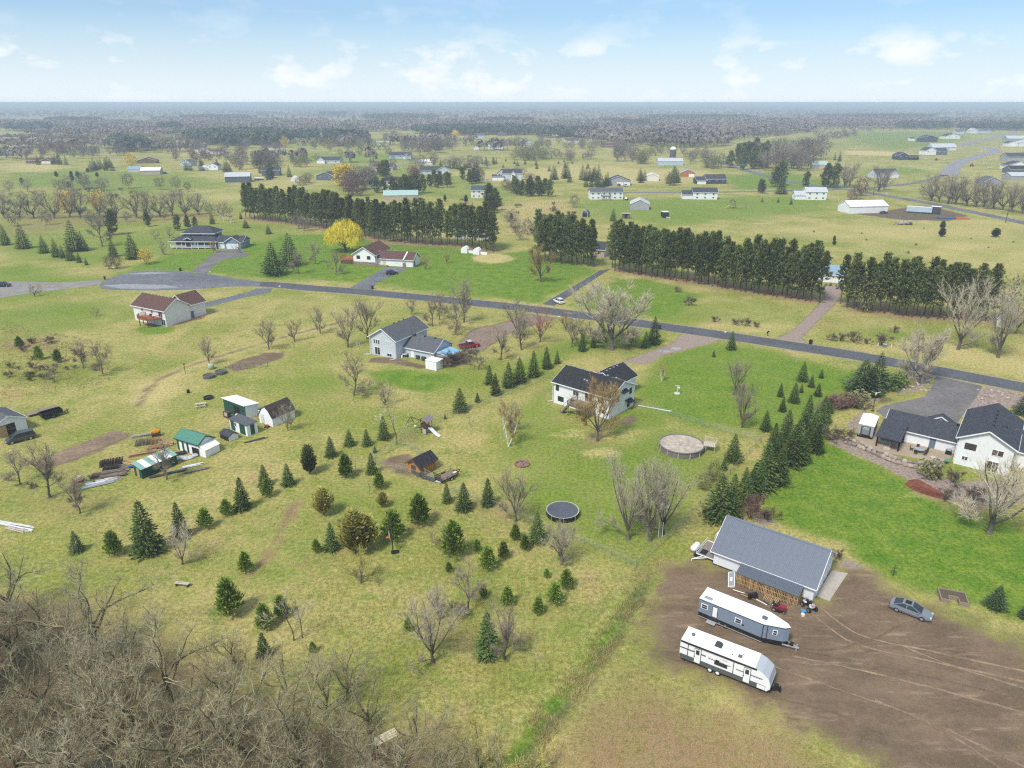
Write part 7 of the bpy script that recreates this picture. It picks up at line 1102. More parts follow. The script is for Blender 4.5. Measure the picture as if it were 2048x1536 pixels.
def fn_bin(r):
    b = MB(); b.add([(-.28, -.3, .06), (.28, -.3, .06), (.28, .3, .06), (-.28, .3, .06), (-.36, -.38, 1.05), (.36, -.38, 1.05), (.36, .38, 1.05), (-.36, .38, 1.05)], [(3, 2, 1, 0), (0, 1, 5, 4), (1, 2, 6, 5), (2, 3, 7, 6), (3, 0, 4, 7), (4, 5, 6, 7)]); b.build('body', BLACK, r); MB().slab([(-.4, -.42, 1.1), (.4, -.42, 1.1), (.4, .42, 1.16), (-.4, .42, 1.16)], .06).build('lid', BLACK, r); [wheel(r, -.2, s, .12, .07) for s in (-.32, .32)]
for px, py, lb in ((1621, 688, 'black wheelie bin at roadside right of the gravel drive'), (210, 559, 'black wheelie bin at left rim of cul-de-sac'), (361, 542, 'black wheelie bin at far rim of cul-de-sac by blue house drive'), (745, 578, 'black wheelie bin at mouth of the rambler driveway'), (1319, 658, 'black wheelie bin at roadside by the spruce clump')): sub('wheelie_bin', lb, 'bin', px, py, R_.uniform(-40, 40), fn_bin)
def fn_mail(r): MB().box(-.05, -.05, 0, .05, .05, 1.05).build('post', WOOD, r); b = MB(); b.extr([(-.28, 1.05), (.28, 1.05), (.28, 1.25), (.2, 1.33), (-.2, 1.33), (-.28, 1.25)], -.12, .12); b.build('box', WHITE, r)
for px, py, lb in ((1450, 672, 'white mailbox on post at end of curving gravel drive'), (560, 579, 'white mailbox on post at end of brown-roofed house drive'), (421, 550, 'white mailbox on post beside blue house drive'), (1118, 641, 'white mailbox on post opposite the paved side drive'), (228, 541, 'white mailbox on post near top of cul-de-sac')): sub('mailbox', lb, 'mailbox', px, py, R_.uniform(-30, 30), fn_mail)
def fn_mailb(r): MB().box(-.06, -.06, 0, .06, .06, 1.2).build('post', BLACK, r); MB().cbox((.1, 0, 1.25), (.55, .3, .35), .06).build('box', BLACK, r); MB().cbox((-.1, .1, .95), (.4, .3, .3), .05).build('paper_box', BLACK, r)
sub('mailbox', 'black double mailbox on post left of gravel drive', 'mailbox', 1535, 672, 10, fn_mailb)
def fn_elec(r):
    MB().cbox((0, 0, .4), (1.1, .8, .8), .06).build('transformer', M('utility_green', (.13, .19, .13)), r); MB().box(-.5, -.35, .805, .5, .35, .84).build('lid', M('utility_pale', (.5, .52, .5)), r)
    for s in (-1.6, 1.6): MB().cbox((s, 0, .45), (.3, .3, .9), .04).build('pedestal', M('utility_pale'), r)
sub('transformer_box', 'green utility box with two pale pedestals on roadside grass', 'utility box', 1769, 694, -28, fn_elec)
def fn_hoop(r):
    b = MB(); b.tube([(0, 0, 0), (0, 0, 2.6), (.3, 0, 3.0)], .07); b.build('pole', BLACK, r); MB().box(.32, -.55, 2.6, .37, .55, 3.4).build('backboard', M('grey_board'), r); q = MB(); q.lathe([(.22, 0), (.24, .03)], 12, (.62, 0, 2.75)); q.build('rim', M('orange_sheet'), r); MB().cbox((-.3, 0, .1), (1.1, .7, .2), .15).build('base', BLACK, r)
sub('basketball_hoop', 'small black basketball hoop on pole beside the rusty juniper', 'hoop', 786, 1106, 200, fn_hoop)
def fn_bench(r): b = MB(); [b.box(-1, -.25+k*.18, .45, 1, -.1+k*.18, .5) for k in range(3)]; b.build('seat', M('pale_planks'), r); [MB().box(s-.06, -.25, 0, s+.06, .28, .45).build('leg', OLDW, r) for s in (-.8, .8)]
sub('bench', 'small wooden bench at edge of the bare woods', 'bench', 365, 1172, -8, fn_bench)
def fn_picnic(r):
    P = M('pale_planks'); b = MB(); [b.box(-1.1, -.4+k*.2, .72, 1.1, -.22+k*.2, .77) for k in range(4)]; b.build('table_top', P, r)
    for s in (-.85, .85): q = MB(); q.box(-1.1, s-.14, .42, 1.1, s+.14, .47); q.build('seat', P, r)
    for u in (-.8, .8): q = MB(); q.beam((u, -.9, 0), (u, -.2, .72), .09); q.beam((u, .9, 0), (u, .2, .72), .09); q.beam((u, -.9, .4), (u, .9, .4), .06); q.build('leg', P, r)
sub('picnic_table', 'pale wooden picnic table left of the tall green shed', 'picnic table', 402, 813, 20, fn_picnic)
def ring(R0, h, mat, inner): 
    def f(r): MB().lathe([(R0, 0), (R0+.03, h), (R0-.12, h+.02), (R0-.14, h-.15), (.05, h-.2)], 18).build('rim', mat, r); MB().lathe([(R0-.16, h-.18), (.05, h-.12)], 14).build('fill', inner, r)
    return f
SOILM = M('garden_soil'); sub('fire_ring', 'low black metal fire ring behind the picnic table', 'fire ring', 417, 797, 0, ring(1.0, .45, BLACK, M('charred_ash', (.03, .028, .026)))); sub('round_planter', 'round grey stock-tank planter nearest the dirt track', 'planter', 418, 755, 0, ring(1.3, .7, M('weathered_zinc', (.11, .115, .12), .6), SOILM)); sub('round_planter', 'round grey stock-tank planter right beside the garden plot', 'planter', 442, 747, 0, ring(1.3, .7, M('weathered_zinc'), SOILM)); sub('water_barrel', 'pale green upright barrel above the stock-tank planters', 'barrel', 423, 738, 0, lambda r: (MB().lathe([(.6, 0), (.75, .5), (.75, 1.1), (.5, 1.4)], 14).build('barrel', M('pale_green_plastic', (.34, .42, .33)), r, True), MB().lathe([(.25, 1.4), (.25, 1.5)], 10).build('cap', M('grey_board'), r)))
sub('metal_drum', 'small black drum standing alone in grass left of fire ring', 'drum', 377, 786, 0, lambda r: (MB().lathe([(.3, 0), (.32, .4), (.3, .8)], 12).build('drum', BLACK, r), MB().lathe([(.33, .8), (.33, .84)], 12).build('rim', OLDW, r))); sub('bird_feeder', 'thin dark post with feeder beside the dirt track', 'post', 371, 748, 0, lambda r: (MB().tube([(0, 0, 0), (0, 0, 2.4)], .06).build('post', OLDW, r), MB().cbox((0, 0, 2.5), (.4, .3, .3), .05).build('feeder', OLDW, r)))
def fn_ladder(r):
    b = MB()
    for v in (0, .55): b.beam((0, v, 0), (1.0, v, 4.6), .07)
    b.build('stiles', WHITE, r); m = MB().box(-.03, 0, -.03, .03, .55, .03).mesh('rung', M('rung_red', (.35, .16, .12)))
    for k in range(11): o = link(bpy.data.objects.new('rung', m), r); f = (k+.7)/11.7; o.location = (f, 0, 4.6*f)
    MB().box(.7, -.6, 4.7, 1.9, 1.1, 4.78).build('platform', WHITE, r)
sub('ladder_stand', 'ladder leaning up to small white tree-stand platform at yard corner', 'ladder', 1324, 1075, 75, fn_ladder)
def fn_wash(r): b = MB(); b.beam((0, 0, 0), (0, 0, 1.9), .08); b.beam((-.6, 0, 1.85), (.6, 0, 1.85), .06); b.build('post', WHITE, r); MB().cbox((.3, 0, 1.4), (.35, .3, .3), .05).build('feeder', WHITE, r); q = MB(); q.lathe([(.7, .02), (.65, .12), (.1, .1)], 14); q.build('base_ring', M('pale_stone_ring', (.5, .49, .46)), r)
sub('bird_post', 'white bird-feeder post in green lawn right of white house', 'post', 1354, 787, 0, fn_wash)
# lumber and pallet piles by the sheds
def pile(name, label, px, py, rot, n, L, W_, mat, lean=0., lv=4, cat='lumber'):
    x, y = G(px, py); r = thing(name, label, cat, x, y, rot); m = MB().box(0, 0, 0, 1, .14, .04).mesh('board', mat); q = random.Random(px)
    for k in range(n): o = link(bpy.data.objects.new('board', m), r); o.location = (q.uniform(-.2, .2), (k % max(1, n//lv))*W_/max(1, n//lv), .05+.1*(k//max(1, n//lv))); o.rotation_euler = (0, 0, q.uniform(-.06, .06)); o.scale = (L*q.uniform(.75, 1.0), q.uniform(.8, 1.5), 1)
    return r
def palletstack(label, px, py, rot, n, mat, lean):
    x, y = G(px, py); r = thing('leaning_pallets', label, 'pallets', x, y, rot); m = MB(); [m.box(k*.16, 0, 0, k*.16+.09, 1.1, .02) for k in range(7)]; [m.box(0, .02+v*.5, -.1, 1.05, .1+v*.5, -.002) for v in range(3)]; me = m.mesh('pallet', mat)
    for k in range(n): o = link(bpy.data.objects.new('pallet', me), r); o.rotation_euler = (0, RAD(-90+lean), RAD(R_.uniform(-3, 3))); o.location = (k*.17+1.0, R_.uniform(-.1, .1), .02)
    return r
palletstack('row of dark standing pallets at back of left lumber yard', 186, 938, 22, 22, OLDW, 12); palletstack('row of brown standing pallets behind green-roofed shed', 257, 896, 22, 20, WOOD, 20); palletstack('row of pale standing pallets next to brown pallet row', 290, 893, 30, 9, FRESHW, 14); palletstack('second dark row of pallets in front of the tallest pallets', 190, 948, 22, 14, OLDW, 25)
pile('lumber_stack', 'long stack of dark boards below dark standing pallets', 183, 958, 24, 26, 5.5, 1.3, OLDW); pile('lumber_stack', 'stack of yellow new boards behind striped-roof shed', 258, 916, 26, 22, 4.6, 1.1, FRESHW); pile('lumber_stack', 'pale yellow plywood sheets at back of striped-roof shed', 246, 929, -25, 14, 3.2, 1.4, FRESHW); pile('lumber_stack', 'pale planks laid over the pallet rows', 262, 878, 24, 10, 4.2, .8, M('pale_planks')); pile('lumber_stack', 'messy heap of brown boards and pallets left of striped shed', 200, 960, 20, 40, 4.4, 2.6, WOOD, lv=5); pile('lumber_stack', 'low dark slatted boards beside scrap heap', 176, 952, -50, 12, 2.2, 1.8, OLDW, lv=2)
pile('lumber_stack', 'orange-topped brushy board pile behind green-roofed shed', 310, 885, -30, 26, 4.2, 1.6, FRESHW, lv=4); pile('metal_sheets', 'silver metal roofing sheets lying at lower left of scrap heap', 162, 981, 33, 9, 6.2, 1.0, STEEL, lv=2, cat='metal sheets'); pile('long_planks', 'long white painted planks lying at left edge of grass', -14, 1047, -16, 7, 8.2, .9, M('pale_white_plank', (.66, .67, .69)), lv=2, cat='planks'); pile('old_boards', 'weathered brown boards under long white planks at left edge', 10, 1058, -18, 8, 4.2, .8, M('pale_planks'), lv=2, cat='planks')
pile('window_frames', 'dark framed sashes lying in grass right of striped shed', 340, 949, 30, 9, 3.2, .9, M('dark_green_frame', (.05, .09, .085)), lv=2, cat='frames'); pile('window_frames', 'white framed sash lying beside the dark framed sashes', 367, 938, 30, 7, 3.4, .9, WHITE, lv=2, cat='frames'); pile('door_panels', 'brown and white door panels lying lowest in grass', 371, 948, 28, 9, 4.2, .9, WOOD, lv=2, cat='panels'); pile('wood_kerb', 'dark timber edging along right of panelled shed', 490, 887, 33, 6, 4.4, .4, OLDW, lv=2, cat='timbers'); pile('board_pile', 'low dark board pile under bare tree beside striped shed', 300, 958, 30, 10, 3.6, .7, OLDW, lv=2)
pile('lumber_stack', 'short grey boards piled between the two dark pallet rows', 212, 944, 24, 22, 3.2, 1.6, M('grey_plank', (.2, .185, .17)), lv=3); pile('lumber_stack', 'reddish boards in front of the pale standing pallets', 296, 902, 28, 20, 3.4, 1.3, REDW, lv=3); pile('lumber_stack', 'pale offcuts scattered right of the scrap heap', 212, 964, 35, 18, 2.4, 2.2, M('pale_planks'), lv=2); pile('metal_sheets', 'white metal trim lengths beside silver roofing sheets', 172, 972, 30, 6, 4.8, .9, WHITE, lv=2, cat='metal sheets')
def fn_scrap(r):
    q = random.Random(2)
    for k in range(26): b = MB(); u, v = q.uniform(-1.6, 1.6), q.uniform(-1.1, 1.1); b.beam((u, v, q.uniform(.05, .3)), (u+q.uniform(-1, 1), v+q.uniform(-.8, .8), q.uniform(.15, .6)), q.uniform(.05, .14)); b.build('scrap_piece', (STEEL, WHITE, OLDW, M('dark_panel'), M('grey_board'))[k % 5], r)
    for k in range(3): MB().rock((-1.1+.35*k, -.4+.1*k, .3), (.35, .3, .28), k).build('orange_netting', M('orange_sheet'), r)
sub('scrap_heap', 'mixed scrap heap with orange netting at lower left of lumber yard', 'heap', 168, 962, 20, fn_scrap)
sub('orange_tarp', 'bright orange folded tarp on top of the board pile', 'tarp', 313, 872, 30, lambda r: (MB().rock((0, 0, 1.0), (.9, .5, .45), 3).build('tarp', M('vivid_orange_tarp', (.62, .24, .02)), r), MB().box(-.8, -.5, 0, .8, .5, .6).build('crate', OLDW, r)))
sub('plastic_sheet', 'crumpled clear plastic sheet beside green-roofed shed', 'sheeting', 371, 917, 25, lambda r: ([MB().rock((k*.8-1.6, .3*math.sin(k*2), .2), (.75, .7, .28), k+20).build('fold', M('clear_grey_plastic', (.46, .47, .48), .3), r) for k in range(5)]))
sub('wire_crate', 'flat dark crate lid leaning beside the plastic sheet', 'crate', 362, 908, 25, lambda r: (MB().box(-.9, -.6, .2, .9, .6, .3).build('lid', BLACK, r), MB().box(-.8, -.5, .01, .8, .5, .195).build('base', OLDW, r)))
sub('blue_bundle', 'blue tarp bundle at back corner of striped-roof shed', 'tarp', 260, 936, 15, lambda r: (MB().rock((0, 0, .25), (.55, .35, .25), 8).build('tarp', M('royal_blue_tarp', (.03, .10, .34)), r), MB().rock((.7, .1, .2), (.4, .3, .2), 9).build('fold', M('royal_blue_tarp'), r)))
sub('red_mower', 'small red mower in front of white barn-shaped shed', 'mower', 534, 855, -20, lambda r: (MB().cbox((0, 0, .35), (.8, .6, .35), .12).build('deck', M('mower_red'), r), MB().tube([(-.3, 0, .4), (-1.0, 0, 1.0)], .04).build('handle', BLACK, r), [wheel(r, u, s, .15, .1) for u in (-.3, .3) for s in (-.35, .35)]))
sub('wood_rack', 'dark rack with pale crate left of tall green shed', 'rack', 447, 834, -35, lambda r: (MB().box(0, 0, 0, 1.6, .8, 1.3).build('rack', OLDW, r), [MB().box(.5, -.06, .5+k*.2, 1.5, -.01, .62+k*.2).build('slat', M('pale_planks'), r) for k in range(4)]))
sub('doorway_clutter', 'white and brown clutter in the tall shed doorway', 'clutter', 480, 832, -35, lambda r: [MB().cbox((R_.uniform(-1.1, 1.1), R_.uniform(-.5, .2), .25+.16*(k % 3)), (R_.uniform(.3, .6),)*3, .08).build('box', (WHITE, OLDW, M('pale_planks'), M('pale_bag'))[k % 4], r) for k in range(9)])
sub('satellite_table', 'white-topped round table and dark grill against grey house wing', 'table', 810, 714, 0, lambda r: (MB().lathe([(.06, 0), (.06, .8), (.75, .82), (.78, .9), (.1, .95)], 14).build('table', M('pale_stone_ring'), r), MB().cbox((.9, .4, .5), (.7, .6, 1.0), .1).build('grill', BLACK, r), MB().cbox((-.7, -.5, .3), (.4, .4, .6), .08).build('pail', WHITE, r)))
for k, (px, py) in enumerate(((836, 718), (847, 721))): sub('dark_tank', ('left', 'right')[k]+' one of two dark green bins along grey house wing', 'bin', px, py, -30, lambda r: (MB().cbox((0, 0, .45), (1.1, .7, .85), .12).build('body', M('dark_green_bin', (.05, .07, .065)), r), MB().cbox((0, 0, .92), (1.15, .75, .08), .12).build('lid', M('dark_green_bin'), r)), group='bins along the grey house wing')
sub('white_barrel', 'white round barrel between dark bins and white shed', 'barrel', 857, 724, 0, lambda r: (MB().lathe([(.38, 0), (.45, .4), (.38, .85)], 14).build('barrel', WHITE, r), MB().lathe([(.39, .85), (.39, .9)], 14).build('rim', STEEL, r)))
sub('pad_box', 'pale utility pedestal in grass left of grey house', 'utility box', 714, 690, 0, lambda r: (MB().cbox((0, 0, .5), (.45, .35, 1.0), .05).build('box', M('utility_pale'), r), MB().cbox((.6, .3, .25), (.3, .3, .5), .05).build('stub', M('utility_pale'), r)))
# patio furniture, stone wall and pole lamp at the white house
def patio_c():
    o = bpy.data.objects['white_house']; P = lambda u, v: _loc(o.location.x, o.location.y, -37, u, v)
    poly = [P(*q) for q in ((-16.5, .2), (-14.2, -3.0), (-9, -2.6), (-3, -1.5), (-.6, 1.6), (-.2, 4.2), (-12.4, 4.2), (-13.4, 7.4), (-16.8, 6.6))]; b = MB(); a = sum(poly[i][0]*poly[(i+1) % 9][1]-poly[(i+1) % 9][0]*poly[i][1] for i in range(9)); b.prism(poly, .0, .08); tag(b.build('patio', M('stamped_concrete', (.34, .27, .195), .85, .12, 2, var2=.1)), kind='structure')
    wall = [G(1690, 888), G(1710, 893), G(1730, 903), G(1750, 911), G(1770, 920), G(1790, 928), G(1812, 934), G(1835, 939), G(1855, 941), G(1880, 938), G(1893, 930)]; W_ = thing('boulder_wall', 'curved dry-laid boulder retaining wall edging the patio', 'stone wall', *wall[4]); q = random.Random(12); cx, cy = wall[4]
    meshes = [MB().rock((0, 0, 0), (1, 1, 1), 100+k).mesh('boulder', STONE) for k in range(6)]
    for row, (h, dz) in enumerate(((.5, .3), (.45, .85))):
        d = row*.4
        for (x0, y0), (x1, y1) in zip(wall[:-1], wall[1:]):
            L = math.hypot(x1-x0, y1-y0); n = max(1, round(L/1.15)); nx, ny = -(y1-y0)/L, (x1-x0)/L
            for k in range(n):
                t = (k+q.uniform(.3, .7))/n; s = q.uniform(.5, .75); ob = link(bpy.data.objects.new('boulder', meshes[q.randrange(6)]), W_); ob.location = (x0+(x1-x0)*t+nx*(d+.35)-cx, y0+(y1-y0)*t+ny*(d+.35)-cy, dz*q.uniform(.8, 1.05)); ob.scale = (s*1.15, s*.8, h*q.uniform(.75, 1.05)); ob.rotation_euler = (q.uniform(-.2, .2), q.uniform(-.2, .2), math.atan2(y1-y0, x1-x0)+q.uniform(-.3, .3))
    x, y = P(-5.6, 1.0); t = thing('patio_table', 'round glass patio table on stamped patio', 'table', x, y); MB().lathe([(.05, 0), (.05, .7), (.8, .71), (.82, .75), (.05, .76)], 18).build('top', M('patio_glass', (.3, .34, .37), .15, .1, 3, .5), t)
    for k in range(5):
        a = k*1.26; c = thing('patio_chair', ('first', 'second', 'third', 'fourth', 'fifth')[k]+' dark wire chair clockwise round the glass patio table', 'chair', x+1.25*math.cos(-a), y+1.25*math.sin(-a), math.degrees(-a)+90, group='chairs round the patio table'); DKM = M('dark_wire', (.04, .035, .035)); MB().box(-.25, -.25, .42, .25, .25, .47).build('seat', DKM, c); MB().beam((0, -.25, .47), (0, -.38, 1.0), .5, .05).build('backrest', DKM, c); [MB().box(u-.02, v-.02, 0, u+.02, v+.02, .42).build('leg', DKM, c) for u in (-.22, .22) for v in (-.22, .22)]
    x, y = P(-11.4, -.2); s = thing('patio_sofa', 'beige cushioned outdoor sofa under the patio shelter', 'sofa', x, y, -37); BE = M('beige_cushion', (.52, .44, .34), .9, .1, 4); MB().box(-1.1, -.4, .05, 1.1, .45, .45).build('seat', BE, s); MB().box(-1.1, .46, .05, 1.1, .65, .95).build('backrest', BE, s); [MB().box(u-.1, -.4, .46, u+.1, .45, .65).build('arm', BE, s) for u in (-.98, .98)]
    x, y = P(-10.6, -1.4); s = thing('patio_bench', 'beige ottoman in front of the outdoor sofa', 'ottoman', x, y, -37); MB().box(-.55, -.3, .1, .55, .3, .45).build('cushion', BE, s); MB().box(-.5, -.25, .081, .5, .25, .099).build('base', BLACK, s)
    x, y = P(-1.2, 3.3); s = thing('patio_grill', 'black grill cart against white wing wall', 'grill', x, y, -37); MB().box(-.5, -.3, .08, .5, .3, .85).build('cart', BLACK, s); MB().extr([(-.4, .86), (.4, .86), (.35, 1.15), (-.35, 1.15)], -.28, .28).build('lid', STEEL, s)
    x, y = P(-3.2, -.4); s = thing('white_planter', 'white planter bowl at right end of stamped patio', 'planter', x, y); MB().lathe([(.2, .08), (.35, .4), (.38, .45), (.3, .42)], 12).build('bowl', WHITE, s); MB().rock((0, 0, .5), (.25, .25, .2), 4).build('plant', M('grey_foliage', (.4, .42, .35)), s)
    x, y = P(-1.3, -1.2); s = thing('green_table', 'green oval folding table beside the house corner', 'table', x, y, 0); b = MB(); b.prism([(1.0*math.cos(t*.524), .5*math.sin(t*.524)) for t in range(12)], .72, .78); b.build('top', M('teal_green', (.05, .30, .22), .5), s); [MB().box(u-.04, -.04, 0, u+.04, .04, .72).build('leg', BLACK, s) for u in (-.5, .5)]
    x, y = G(1745, 822); s = thing('eagle_post', 'dark post topped by carved pale bird at edge of drive', 'post', x, y); MB().tube([(0, 0, 0), (0, 0, 3.6)], .07).build('post', BLACK, s); b = MB(); b.rock((0, 0, 3.9), (.2, .2, .38), 2); b.slab([(-.9, 0, 4.5), (-.1, 0, 4.0), (-.1, .15, 4.0), (-.9, .15, 4.5)], .05); b.slab([(.1, 0, 4.0), (.9, 0, 4.3), (.9, .15, 4.3), (.1, .15, 4.0)], .05); b.build('carved_bird', M('pale_tan_cloth'), s); MB().lathe([(.4, 0), (.35, .15)], 10).build('base', OLDW, s)
patio_c()
def rock_edges():     # landscaping stones along the drive of the white house
    q = random.Random(31); ms = [MB().rock((0, 0, 0), (1, 1, 1), 200+k).mesh('landscape_stone', M('pink_field_stone', (.36, .29, .255), .9, .3, 4, rnd=.3)) for k in range(4)]; pts = []
    for _ in range(60): pts.append((q.uniform(1795, 1862), q.uniform(748, 782)))
    for _ in range(50): pts.append((q.uniform(1955, 2045), q.uniform(780, 812)))
    r = thing('rock_bed', 'bed of loose pinkish landscaping stones beside the wide drive', 'stones', *G(1900, 780)); cx, cy = G(1900, 780)
    for p in pts: x, y = G(*p); o = link(bpy.data.objects.new('stone', ms[q.randrange(4)]), r); s = q.uniform(.12, .42); o.location = (x-cx, y-cy, s*.3); o.scale = (s*1.2, s, s*.7); o.rotation_euler = (0, 0, q.uniform(0, 6))
rock_edges()
# chain-link fences
FW = M('chain_link_wire', (.34, .37, .35), .6, .1, 5, .3, .2); FP = M('fence_pipe', (.36, .38, .37), .5, .1, 5, .4, .3)
def chain_fence(name, label, px, h=1.25, step=3., close=False):
    P = [G(*p) for p in px]; x0, y0 = P[0]; r = thing(name, label, 'fence', x0, y0); w_ = MB(); t = MB(); pm = MB().tube([(0, 0, 0), (0, 0, h+.05)], .03, 6).mesh('post', FP)
    for a, b in zip(P[:-1], P[1:]):
        L = math.hypot(b[0]-a[0], b[1]-a[1]); n = max(1, round(L/step)); ux, uy = (b[0]-a[0])/L, (b[1]-a[1])/L; A = Vector((a[0]-x0, a[1]-y0, 0)); U = Vector((ux, uy, 0))
        for k in range(n+1): o = link(bpy.data.objects.new('post', pm), r); o.location = A+U*(L*k/n)
        t.beam(A+Vector((0, 0, h)), A+U*L+Vector((0, 0, h)), .032)
        m = int(L/.22); wd = .008; Nn = Vector((-uy, ux, 0))*.004
        for k in range(-5, m):
            for s in (0, 1):
                c0, c1 = (k*.22, k*.22+h) if s == 0 else (k*.22+h, k*.22); zz0, zz1 = .04, h
                lo, hi = min(c0, c1), max(c0, c1)
                if hi <= 0 or lo >= L: continue
                f0 = 0. if lo >= 0 else -lo/h; f1 = 1. if hi <= L else (L-lo)/h; e0, e1 = lo+f0*h, lo+f1*h; za, zb = (zz0+(zz1-zz0)*f0, zz0+(zz1-zz0)*f1) if s == 0 else (zz1-(zz1-zz0)*f0, zz1-(zz1-zz0)*f1)
                p, q = A+U*e0+Vector((0, 0, za))+Nn*(1-2*s), A+U*e1+Vector((0, 0, zb))+Nn*(1-2*s); d = Vector((0, 0, wd)); w_.add([p-d, q-d, q+d, p+d], [(0, 1, 2, 3)])
    t.build('top_rail', FP, r); w_.build('wire_mesh', FW, r); return r
chain_fence('yard_fence', 'chain-link fence along left side of back yard by spruce row', [(1098,757),(1060,772),(1000,797),(955,815),(895,838),(840,862),(800,882)])
chain_fence('yard_fence', 'chain-link fence from house corner past pool to the spruce belt', [(1266,809),(1340,832),(1400,850),(1460,868),(1522,884)])
chain_fence('yard_fence', 'long straight chain-link fence along the spruce belt', [(1522,884),(1460,950),(1400,1013),(1335,1080),(1272,1136)])
chain_fence('yard_fence', 'chain-link fence below trampoline meeting the lower yard corner', [(1272,1136),(1222,1113),(1168,1089),(1100,1062),(1030,1034),(975,1010),(900,985)])
chain_fence('coop_run_fence', 'taller wire fence round the chicken run beside the coop', [(832,943),(870,966),(835,958),(790,945),(752,932),(745,918),(803,893),(838,908),(846,915)], 1.6, 2.4)
sub('white_pipe', 'long white downspout pipe lying along the fence by white house', 'pipe', 1276, 812, -26, lambda r: (MB().beam((0, 0, .15), (7.0, .0, .15), .14).build('pipe', WHITE, r), MB().cbox((7.0, 0, .2), (.3, .3, .25), .05).build('end_fitting', WHITE, r)))
sub('run_clutter', 'dark cold frames and pallets along fence below the coop', 'clutter', 842, 957, -30, lambda r: (MB().box(0, 0, .05, 2.6, 1.0, .25).build('cold_frame', M('dark_slate_glass', (.05, .055, .075), .2), r), [MB().box(2.8+k*.25, .1, .1+.03*k, 2.95+k*.25, 1.2, .15+.03*k).build('white_slat', WHITE, r) for k in range(5)], MB().cbox((-.8, .5, .4), (.9, .7, .8), .1).build('feed_bin', OLDW, r), MB().cbox((-.4, 1.2, .5), (.4, .4, 1.0), .05).build('brown_chair', REDW, r)))
def fn_lattice(r):
    for k in range(7): MB().box(k*1.6, 0, 0, k*1.6+.08, .08, 1.3).build('post', OLDW, r)
    b = MB(); [b.beam((0, .04, .3+.35*j), (9.6, .04, .3+.35*j), .025) for j in range(3)]; b.build('wire', FW, r)
sub('garden_fence', 'low wire fence on thin posts round the vegetable plot', 'fence', 452, 742, 18, fn_lattice)
sub('tree_platform', 'pale plank platform glimpsed among foreground branches at bottom', 'platform', 748, 1525, -55, lambda r: ([MB().box(k*.26, 0, 3.0, k*.26+.22, 2.4, 3.06).build('plank', M('pale_yellow_planks', (.52, .46, .30)), r) for k in range(4)], [MB().box(u, v, 0, u+.1, v+.1, 2.98).build('post', OLDW, r) for u in (0, .9) for v in (.1, 2.2)]))
sub('survey_stake', 'thin pale stake with small flag in lawn beside the road', 'stake', 1592, 727, 0, lambda r: (MB().beam((0, 0, 0), (.15, 0, 2.6), .06).build('stake', M('pale_planks'), r), MB().cbox((.15, 0, 2.4), (.12, .02, .3)).build('flag', WHITE, r)))
sub('utility_pole', 'slim wooden utility pole beside county road near white pole barn', 'pole', 1746, 392, 0, lambda r: (MB().tube([(0, 0, 0), (0, 0, 10)], [.2, .13], 7).build('pole', OLDW, r), MB().beam((-1, 0, 9.2), (1, 0, 9.2), .14).build('crossarm', OLDW, r)))
sub('road_sign', 'pale square road sign on post beside county road', 'sign', 1771, 396, 0, lambda r: (MB().tube([(0, 0, 0), (0, 0, 3)], .06).build('post', STEEL, r), MB().box(-.6, -.05, 2.4, .6, 0, 3.6).build('plate', M('utility_pale'), r)))
sub('utility_pole', 'slim wooden utility pole at far right of county road', 'pole', 2011, 445, 0, lambda r: (MB().tube([(0, 0, 0), (0, 0, 9)], [.2, .13], 7).build('pole', OLDW, r), MB().beam((-1, 0, 8.2), (1, 0, 8.2), .14).build('crossarm', OLDW, r)))
# ------------------------------------------------------------------ planting
def many(kind, txt, mark=None, wide=1.):
    for t in txt.split(): 
        a = [float(v) for v in t.split(',')]; plant(kind, a[0], a[1], a[2], mark=mark, wide=a[3] if len(a) > 3 else wide)
A_H, B_H, C_H = 'black-roofed white house', 'light grey house', 'stone-edged patio'
many('spruce', '979,768,39 991,790,44 1017,774,50 1039,765,51 1067,753,52 1093,737,44 1114,727,26', 'row left of the black-roofed house')
many('spruce', '920,822,47,1.15 955,804,19,1.2 890,838,11 857,854,12', 'playset')
many('spruce', '768,878,46 734,891,33,1.2 699,891,32,1.3 662,913,41', 'fence left of the coop'); many('roundjuniper', '620,948,58'); many('spruce', '577,970,43,1.1 530,971,42,1.1 486,1018,64')
many('spruce', '744,947,42 750,905,14 894,1005,40 928,1020,56 976,1010,54', 'coop'); many('youngpine', '692,954,44 759,977,31', 'coop'); many('spruce', '1074,1082,60', 'trampoline')
many('juniper', '648,1030,56 766,1014,31', 'coop'); many('juniper', '712,1106,86,1.0 735,1098,70,.9', 'basketball hoop'); many('spruce', '664,1099,54', 'basketball hoop')
many('youngpine', '840,1050,58 634,1104,24 787,1080,56 907,1112,66 954,1104,24 975,1138,43 1007,1117,32 1031,1080,30 1050,1100,28', 'basketball hoop'); many('youngpine', '1132,1177,36 1109,1207,40 1076,1228,32 1093,1155,17 1015,1210,36 816,1262,24 967,1194,24 898,1144,19 626,1305,20', 'tall dry grass by the dirt lot'); many('spruce', '975,1312,90')
many('spruce', '297,1105,105 363,1075,72,.9 155,1103,42 529,1312,47', 'bench'); many('youngpine', '412,1056,37 454,1031,31 492,1143,37 461,1230,68 530,1258,47 564,1234,40 230,1110,45', 'bench')
many('youngpine', '41,696,22 79,719,26 117,725,25 60,762,12', 'brushy corner at far left'); many('youngpine', '535,993,34')
many('spruce', '1604,762,40 1642,756,18 1622,774,25 1635,792,27 1602,785,18 1587,805,41 1560,793,27 1564,823,30 1530,861,41', 'upper end of the spruce belt')
